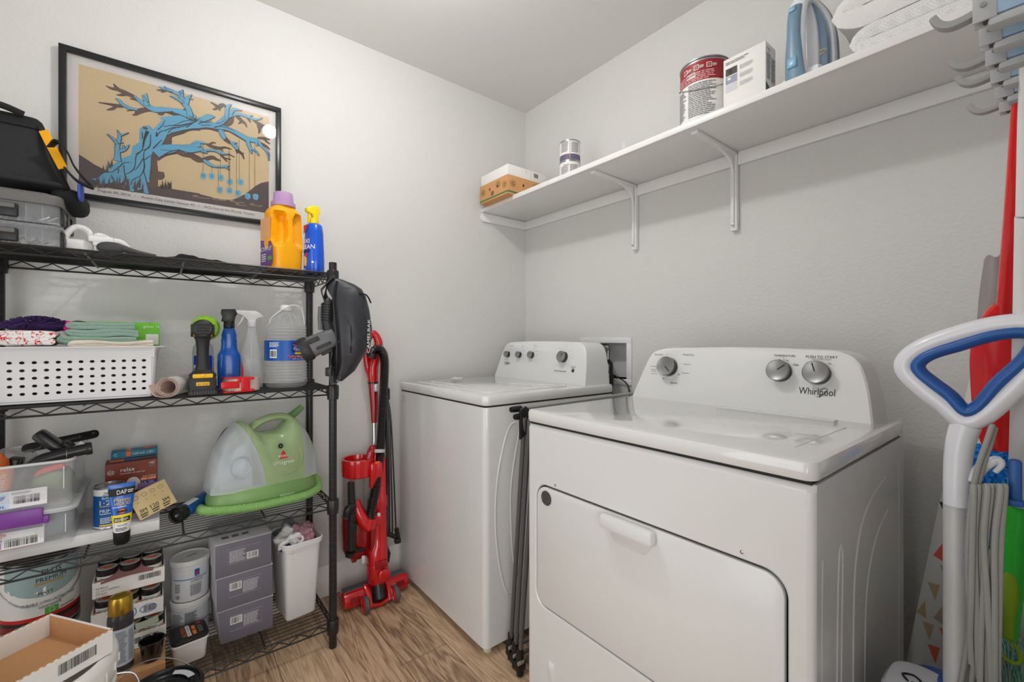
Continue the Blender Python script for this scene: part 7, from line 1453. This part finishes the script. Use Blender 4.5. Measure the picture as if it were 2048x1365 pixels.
# ================================================================== broom holder on the front wall
HB = mat('holder_blue_grey', (150, 176, 202), .4, var=.03); HG = mat('holder_grey', (176, 178, 180), .45, var=.03); HH = mat('hook_grey', (158, 158, 157), .5, var=.04)
bh_ = thing('broom_holder', 'pale blue-grey wall rack with grey fold-out hooks at the upper right', 'broom rack', (.93, WD, 1.52))
LH = Tr(-.93, -WD, -1.52)
b = MB(LH); b.box((.93, WD+.006, 1.53), (.46, .012, .075), HB, .004); b.build('back_rail', bh_)
HX = [.765+.0652*i for i in range(6)]
for i, x in enumerate(HX):
    u = MB(LH); yy = WD+.010
    u.box((x, yy+.028, 1.4895), (.022, .060, .011), HG, .004); u.box((x, yy+.026, 1.523), (.022, .054, .056), HB, .004)
    TX_ = Matrix(((0, 0, -1, x-.011), (1, 0, 0, 0), (0, 1, 0, 0), (0, 0, 0, 1)))   # (y, z) on the face towards the doorway
    if i: u.poly(ringrr(.034, .024, .011, 5, yy+.024, 1.528)[::-1], mat('well_shade', (22, 24, 28), .5, var=0), TX_, .0006); u.poly(ringrr(.020, .012, .005, 4, yy+.020, 1.533)[::-1], mat('roller_blue', (120, 145, 165), .4, var=.1), TX_, .0010)  # dark patch painted as the shaded opening, no hole is cut
    un = u.build('gripper_unit', bh_)
    k = MB(LH); hx_ = x-.002; y0 = yy+.052
    for s_ in (-1, 1): k.box((hx_+s_*.008, y0+.008, 1.509), (.003, .020, .032), HG, .001)
    k.box((hx_, y0+.004, 1.497), (.016, .012, .006), mat('slot_dark', (70, 72, 76), .5), 0)
    k.lathe([(.003, -.012), (.003, .012)], CHROME, T=Tr(hx_, y0+.009, 1.511) @ Matrix(((0, 0, 1, 0), (1, 0, 0, 0), (0, 1, 0, 0), (0, 0, 0, 1))), seg=8)
    if i in (0, 2, 3, 5): P = smooth([(hx_, y0+.010, 1.510), (hx_, y0+.026, 1.506), (hx_, y0+.038, 1.506), (hx_, y0+.047, 1.512), (hx_, y0+.053, 1.523)], 5)
    else: P = smooth([(hx_, y0+.006, 1.503), (hx_, y0+.009, 1.53), (hx_, y0+.009, 1.545), (hx_, y0+.002, 1.556)], 5)
    k.sweep(P, [(.0065, .0038), (.0075, .0), (.0065, -.0038), (-.0065, -.0038), (-.0075, 0), (-.0065, .0038)], HH, up=(0, 0, 1) if i in (0, 2, 3, 5) else (0, 1, 0)); k.build('fold_out_hook', bh_)
# ---- long red handled duster hanging head down
RB_ = mat('broom_red', (222, 24, 28), .25, var=.04, coat=.4)
rb = thing('red_floor_duster', 'long red handled floor duster hanging from the broom rack, head downward', 'duster', (1.10, .05, .95))
LQ = Tr(-1.10, -.05, -.95)
def on(px, py, x): return onX(px, py, x)
b = MB(LQ); b.tube([(1.02, .036, 1.66), on(2040, 215, 1.04), on(2026, 430, 1.16), on(2013, 600, 1.29), on(2008, 640, 1.31)], [.0085, .0095, .0115, .0135, .014], RB_, 16); b.build('handle', rb)
b = MB(LQ); C_ = [on(px, py, x) for px, py, x in ((2003, 610, 1.30), (1998, 640, 1.31), (1992, 690, 1.32), (1993, 750, 1.33), (1997, 820, 1.34), (2002, 870, 1.35), (2006, 900, 1.355))]
Q = smooth(C_, 5); n = len(Q); b.sweep(Q, [(math.cos(2*PI*j/24), math.sin(2*PI*j/24)) for j in range(24)], RB_, up=(1, 0, 0), sc_=[(.012+.026*math.sin(min(1, i/(n*.45))*PI/2)-.012*(max(0, i/n-.6)/.4)**1.5-(.012 if i == n-1 else 0), .016) for i in range(n)]); b.build('head', rb)
b = MB(); GR_ = mat('flap_taupe', (150, 142, 140), .75, var=.08, bump=.4, bs=300); vs = []
P0 = [(1968, 520), (1962, 560), (1957, 600), (1954, 640), (1952, 690)]; P1 = [(2001, 507), (2003, 560), (2001, 600), (1999, 640), (1994, 690)]
c0 = on(1975, 600, 1.42)
for i, (p, q) in enumerate(zip(P0, P1)):
    A, B_ = on(*p, 1.42), on(*q, 1.40)
    for j in range(7):
        t = j/6; v = A.lerp(B_, t)+Vector((-.012*math.sin(PI*t), 0, .006*math.sin(t*6) if i == 0 else 0))-c0; vs.append(v)
nn_ = len(vs); vs2 = [v+Vector((.008, .0, 0)) for v in vs]
fs = []
for i in range(4):
    for j in range(6): a = i*7+j; fs += [[a, a+1, a+8, a+7], [nn_+a, nn_+a+7, nn_+a+8, nn_+a+1]]
for i in range(4):
    for j in (0, 6): a = i*7+j; fs.append([a, a+7, nn_+a+7, nn_+a])
for j in range(6): fs += [[j, nn_+j, nn_+j+1, j+1], [28+j, 28+j+1, nn_+28+j+1, nn_+28+j]]
b.add(vs+vs2, fs, GR_); tag(b.build('folded_mop_pad'), 'taupe fabric mop pad hanging behind the red duster handle', 'mop pad', loc=c0)
# ---- white and green pole, handle end down
wp = thing('green_handled_mop', 'white mop pole with bright green grip and hanging loop at lower right', 'mop', (1.2, .06, .7)); LP = Tr(-1.2, -.06, -.7)
GRB = mat('grip_green', (52, 200, 60), .3, var=.05); LIME = mat('grip_lime', (150, 184, 34), .5, var=.03)
b = MB(LP); b.tube([on(2071, 0, .88), on(2070, 38, .90), on(2063, 240, 1.0), on(2059, 428, 1.06)], [.0125, .0125, .014, .0148], PLW, 18); b.tube([on(2059, 431, 1.061), on(2053, 640, 1.15), on(2043, 890, 1.24), on(2038, 1008, 1.28)], [.0158, .0160, .0155, .0155], PLW, 20); b.build('pole', wp)
gpts = [(2038, 1003, .0160), (2034, 1060, .0160), (2029, 1110, .0162), (2024, 1150, .0170), (2021, 1190, .0168), (2019, 1240, .0145), (2018, 1275, .0120)]
P = smooth([on(px, py, 1.285) for px, py, r in gpts], 5); rr3 = [v.x for v in smooth([(r, 0, 0) for _, _, r in gpts], 5)]
b = MB(LP); b.sweep(P, [(math.cos(2*PI*j/24), math.sin(2*PI*j/24)) for j in range(24)], GRB, up=(1, 0, 0), sc_=[(r, r*.8) for r in rr3]); b.build('grip', wp)
b = MB(LP); c_ = [(2019, 1147, .004), (2019, 1160, .0105), (2018, 1195, .0125), (2018, 1235, .0085), (2017, 1275, .0078)]
P = smooth([on(px, py, 1.273) for px, py, r in c_], 5); rr3 = [v.x for v in smooth([(r, 0, 0) for _, _, r in c_], 5)]
b.sweep(P, [(math.cos(2*PI*j/20), math.sin(2*PI*j/20)) for j in range(20)], LIME, up=(1, 0, 0), sc_=[(r, .006) for r in rr3]); b.build('grip_inlay', wp)
b = MB(LP); cL = on(2016, 1300, 1.28); b.tube([cL+Vector((0, .0165*math.cos(a), .021*math.sin(a)+.008*math.cos(a))) for a in [k*PI/12 for k in range(24)]], .0034, LIME, 10, closed=True); b.build('hanging_loop', wp)
# ---- ironing board standing on end against the right wall
ib = thing('ironing_board', 'ironing board with triangle patterned cover standing against the right wall', 'ironing board', (1.64, .11, 0)); LI = Tr(-1.64, -.11, 0)
ibx = 1.625
edge = [on(*p, ibx) for p in ((1947, 722), (1942, 745), (1925, 815), (1905, 905), (1877, 1010), (1850, 1140), (1832, 1225), (1815, 1310))]
yc = .11; left = [(e.y, e.z) for e in edge]; lo = left[-1]; left += [(yc+.178, .12), (yc+.180, .06), (yc+.170, .02)]
top = [(yc+.001, 1.175), (yc+.022, 1.150)]
outl_ = top+[(max(y, yc+.02), z) for y, z in left]; full = outl_+[(2*yc-y, z) for y, z in outl_[::-1]]
full = [(max(y, WD+.004), z) for y, z in full]
CV = mat('cover_white', (232, 230, 226), .8, var=.02, bump=.2, bs=400)
b = MB(LI); TI = Matrix(((0, 0, -1, ibx+.018), (-1, 0, 0, 0), (0, 1, 0, 0), (0, 0, 0, 1)))  # (x=-y_world, y=z, lift toward the room)
b.prism([(-y, z) for y, z in full], 0, .018, CV, TI, .005)
TRI = [mat('tri_sand', (206, 182, 140), .8, var=.05), mat('tri_navy', (48, 48, 66), .8, var=.05), mat('tri_coral', (238, 110, 80), .8, var=.05), mat('tri_taupe', (184, 168, 152), .8, var=.05)]
def inside(y, z):
    n_ = len(full); c = False
    for i in range(n_):
        (y1, z1), (y2, z2) = full[i], full[(i+1) % n_]
        if (z1 > z) != (z2 > z) and y < (y2-y1)*(z-z1)/(z2-z1)+y1: c = not c
    return c
R_ = random.Random(4); row = 0; z = .05
seq = [3, 0, 1, 0, 0, 2, 0, 3, 0, 0, 2, 1]
while z < 1.16:
    for k in range(-7, 8):
        y = yc+k*.034+(row % 3)*.011; s_ = .0120; m = TRI[seq[(row+(k % 3 == 0)) % 12]]
        tri = [(y-s_, z+.023), (y+s_, z+.022), (y-.003, z-.024)] if row % 3 else [(y-s_*.7, z-.024), (y+s_, z-.014), (y-.006, z+.025)]
        if sum(inside(yy_, zz_) for yy_, zz_ in tri) == 3: b.poly([(-q[0], q[1]) for q in tri][::-1], m, TI, .0186)
    z += .056; row += 1
b.build('padded_cover', ib)
b = MB(LI)
for yy_ in (yc-.06, yc+.06): b.tube([(ibx+.03, yy_, .05), (ibx+.045, yy_, .55), (ibx+.03, yy_, .95)], .009, PLW, 12)
b.build('folding_leg', ib)
# ---- upright vacuum with blue loop handle
X = 1.13
uv = thing('white_blue_upright_vacuum', 'white and blue upright vacuum with triangular loop handle and wrapped grey cord', 'vacuum cleaner', (1.13, .13, 0)); LU = Tr(-1.13, -.13, 0)
UW = mat('handle_white', (224, 225, 232), .3, var=.01, coat=.3); UB = mat('handle_blue', (34, 88, 160), .4, var=.04); UG = mat('stem_silver', (196, 197, 198), .4, .1, var=.02)
loop = [(1925, 842), (1890, 812), (1843, 775), (1812, 742), (1815, 718), (1850, 693), (1920, 668), (2000, 650), (2075, 648), (2100, 670), (2085, 710), (2040, 765), (1990, 812), (1955, 838)]
Lp = [on(px, py, X) for px, py in loop]; Q = smooth(Lp, 6, True)
b = MB(LU); sec = [(math.cos(2*PI*j/20), math.sin(2*PI*j/20)) for j in range(20)]
b.sweep(Q, sec, UW, closed=True, up=(1, 0, 0), sc_=[(.0165, .019)]*len(Q)); b.build('loop_handle', uv)
cc = sum(Lp, Vector())/len(Lp)
Li = [p+(cc-p).normalized()*.0185 for p in Q]
b = MB(LU); b.sweep(Li, sec, UB, closed=True, up=(1, 0, 0), sc_=[(.0115, .0205)]*len(Li)); b.build('loop_grip_inlay', uv)
b = MB(LU); P = [on(1932, 850, X), on(1922, 880, X), on(1915, 930, X), on(1913, 1010, X)]; Q = smooth(P, 5)
b.sweep(Q, sec, UW, up=(1, 0, 0), sc_=[(.021-.0002*i, .020) for i in range(len(Q))]); b.build('upper_stem', uv)
b = MB(LU); b.lathe([(.0168, 0), (.0168, on(1913, 1010, X).z-.46)], UG, (on(1913, 1010, X).x, on(1911, 1100, X).y, .46), 28); b.build('stem', uv)
b = MB(LU); hk = on(1990, 945, X-.0); b.tube([on(1940, 960, X), on(1965, 935, X), on(1993, 920, X), on(2003, 930, X), on(1990, 945, X)], [.012, .009, .007, .005, .004], UW, 12, sm=4)
b.box(on(2030, 965, X), (.012, .016, .078), UB, .005); b.box(on(2000, 1000, X), (.02, .055, .012), UB, .004); b.build('cord_hook', uv)
CG = mat('cord_grey', (150, 150, 146), .5, var=.03)
b = MB(LU); 
for k, (t, m_, e, low) in enumerate(((1948, 1945, 1940, 1330), (1957, 1950, 1955, 1360), (1966, 1960, 1972, 1380), (1975, 1968, 1982, 1400), (1983, 1972, 1960, 1420), (1992, 1988, 1978, 1400), (2001, 1990, 1990, 1420), (2010, 2002, 1996, 1400))):
    x_ = X-.022+.004*(k % 3)
    P = [on(t-4, 985, x_+.01), on(t-2, 972, x_), on(t, 985, x_-.008), on(m_, 1080, x_-.010), on((m_+e)/2, 1200, x_-.012), on(e, low-60, x_-.010), on(e+3, low, x_-.005)]
    b.sweep(smooth(P, 6), [(.0042*math.cos(2*PI*j/10), .0030*math.sin(2*PI*j/10)) for j in range(10)], CG, up=(1, 0, 0))
b.tube([on(1985, 850, X-.01), on(1975, 880, X-.02), on(1955, 940, X-.022), on(1942, 1010, X-.022), on(1935, 1120, X-.024), on(1938, 1260, X-.022), on(1915, 1400, X-.02)], .0042, CG, 10, sm=6)
b.tube([on(1990, 855, X-.004), on(1980, 890, X-.012), on(1962, 945, X-.016), on(1948, 1020, X-.016), on(1946, 1130, X-.018), on(1950, 1290, X-.018), on(1936, 1420, X-.016)], .0042, CG, 10, sm=6)
b.build('wrapped_cord', uv)
b = MB(LU); Tb = Tr(1.2, .150, 0); b.loft([[Vector((1.125+p[0], .145+p[1], z)) for p in ringrr(hx, hy, r_, 6)] for z, hx, hy, r_ in ((.05, .20, .15, .05), (.25, .22, .165, .06), (.40, .21, .155, .06), (.455, .17, .125, .05), (.478, .12, .085, .035))], UB); b.lathe([(.024, .45), (.026, .47), (.022, .49)], UB, (1.135, .128, 0), 24); b.build('motor_body', uv)
b = MB(LU); b.loft([[Vector((1.10+p[0], .172+p[1], z)) for p in ringrr(hx, hy, r_, 6)] for z, hx, hy, r_ in ((.440, .130, .096, .04), (.448, .136, .100, .044), (.470, .134, .098, .044), (.482, .120, .084, .038), (.484, .10, .066, .03))], UW); 
b.tube([(1.085, .184, .4855), (1.10, .194, .4858), (1.11, .179, .4858), (1.095, .166, .4858), (1.085, .179, .4855)], .0018, INK, 6, sm=4); b.build('top_cap', uv)
b = MB(LU); b.loft([[Vector((1.13+p[0], .125+p[1], z)) for p in ringrr(hx, hy, r_, 5)] for z, hx, hy, r_ in ((.0, .28, .22, .04), (.05, .28, .22, .05), (.07, .22, .17, .05))], UB); b.build('floor_head', uv)
# ---- blue fluffy duster and green bristle broom behind
fd = MB(); R_ = random.Random(8); FB = mat('fluff_blue', (20, 130, 215), .8, var=.35, vs=60); c = on(1985, 945, 1.43)
for i in range(420):
    d = Vector((R_.gauss(0, 1), R_.gauss(0, 1), R_.gauss(0, 1))).normalized(); p = Vector((d.x*.03, d.y*.045, d.z*.055)); q = d*R_.uniform(.010, .018)+Vector((0, 0, -.006))
    fd.tube([p, p+q*.6+Vector((0, R_.uniform(-.004, .004), 0)), p+q], [.0026, .003, .0012], FB, 5)
fd.blob((0, 0, 0), (.06, .09, .11), FB, None, 2.2)
fo = thing('microfibre_duster', 'fluffy bright blue microfibre duster hanging behind the wrapped grey cord', 'duster', c); fd.build('duster_head', fo)
b = MB(); b.tube([(0, -.02, .02), (.0, -.030, .16), (-.0, -.034, .30)], .008, BLUE, 12); b.tube([(0, 0, -.05), (0, .004, -.16)], [.014, .010], FB, 12); b.build('handle', fo)
bc = on(2040, 1330, 1.45); bb = thing('bristle_broom', 'broom with fanned clear and green bristles at the lower right corner', 'broom', bc); R_ = random.Random(12)
b = MB(); GRC = mat('bristle_green', (60, 196, 140), .5, var=.2); GRW = mat('bristle_clear', (205, 212, 212), .4, var=.1)
for i in range(260):
    y = R_.uniform(-.03, .05); x_ = R_.uniform(-.012, .012); t_ = R_.uniform(-.05, .06)
    b.tube([(x_, y*.5, -.12), (x_, y*.8+t_*.2, -.03), (x_+R_.uniform(-.01, .01), y+t_*.6, .045+R_.uniform(-.02, .015))], .0007, GRC if R_.random() < .35 else GRW, 3)
b.build('bristles', bb); b = MB(); b.box((0, .0, -.14), (.035, .10, .05), mat('broom_block', (60, 170, 70), .4, var=.05), .008); b.tube([(0, 0, -.16), (0, 0, -.72)], .011, PLW, 12); b.build('block', bb)
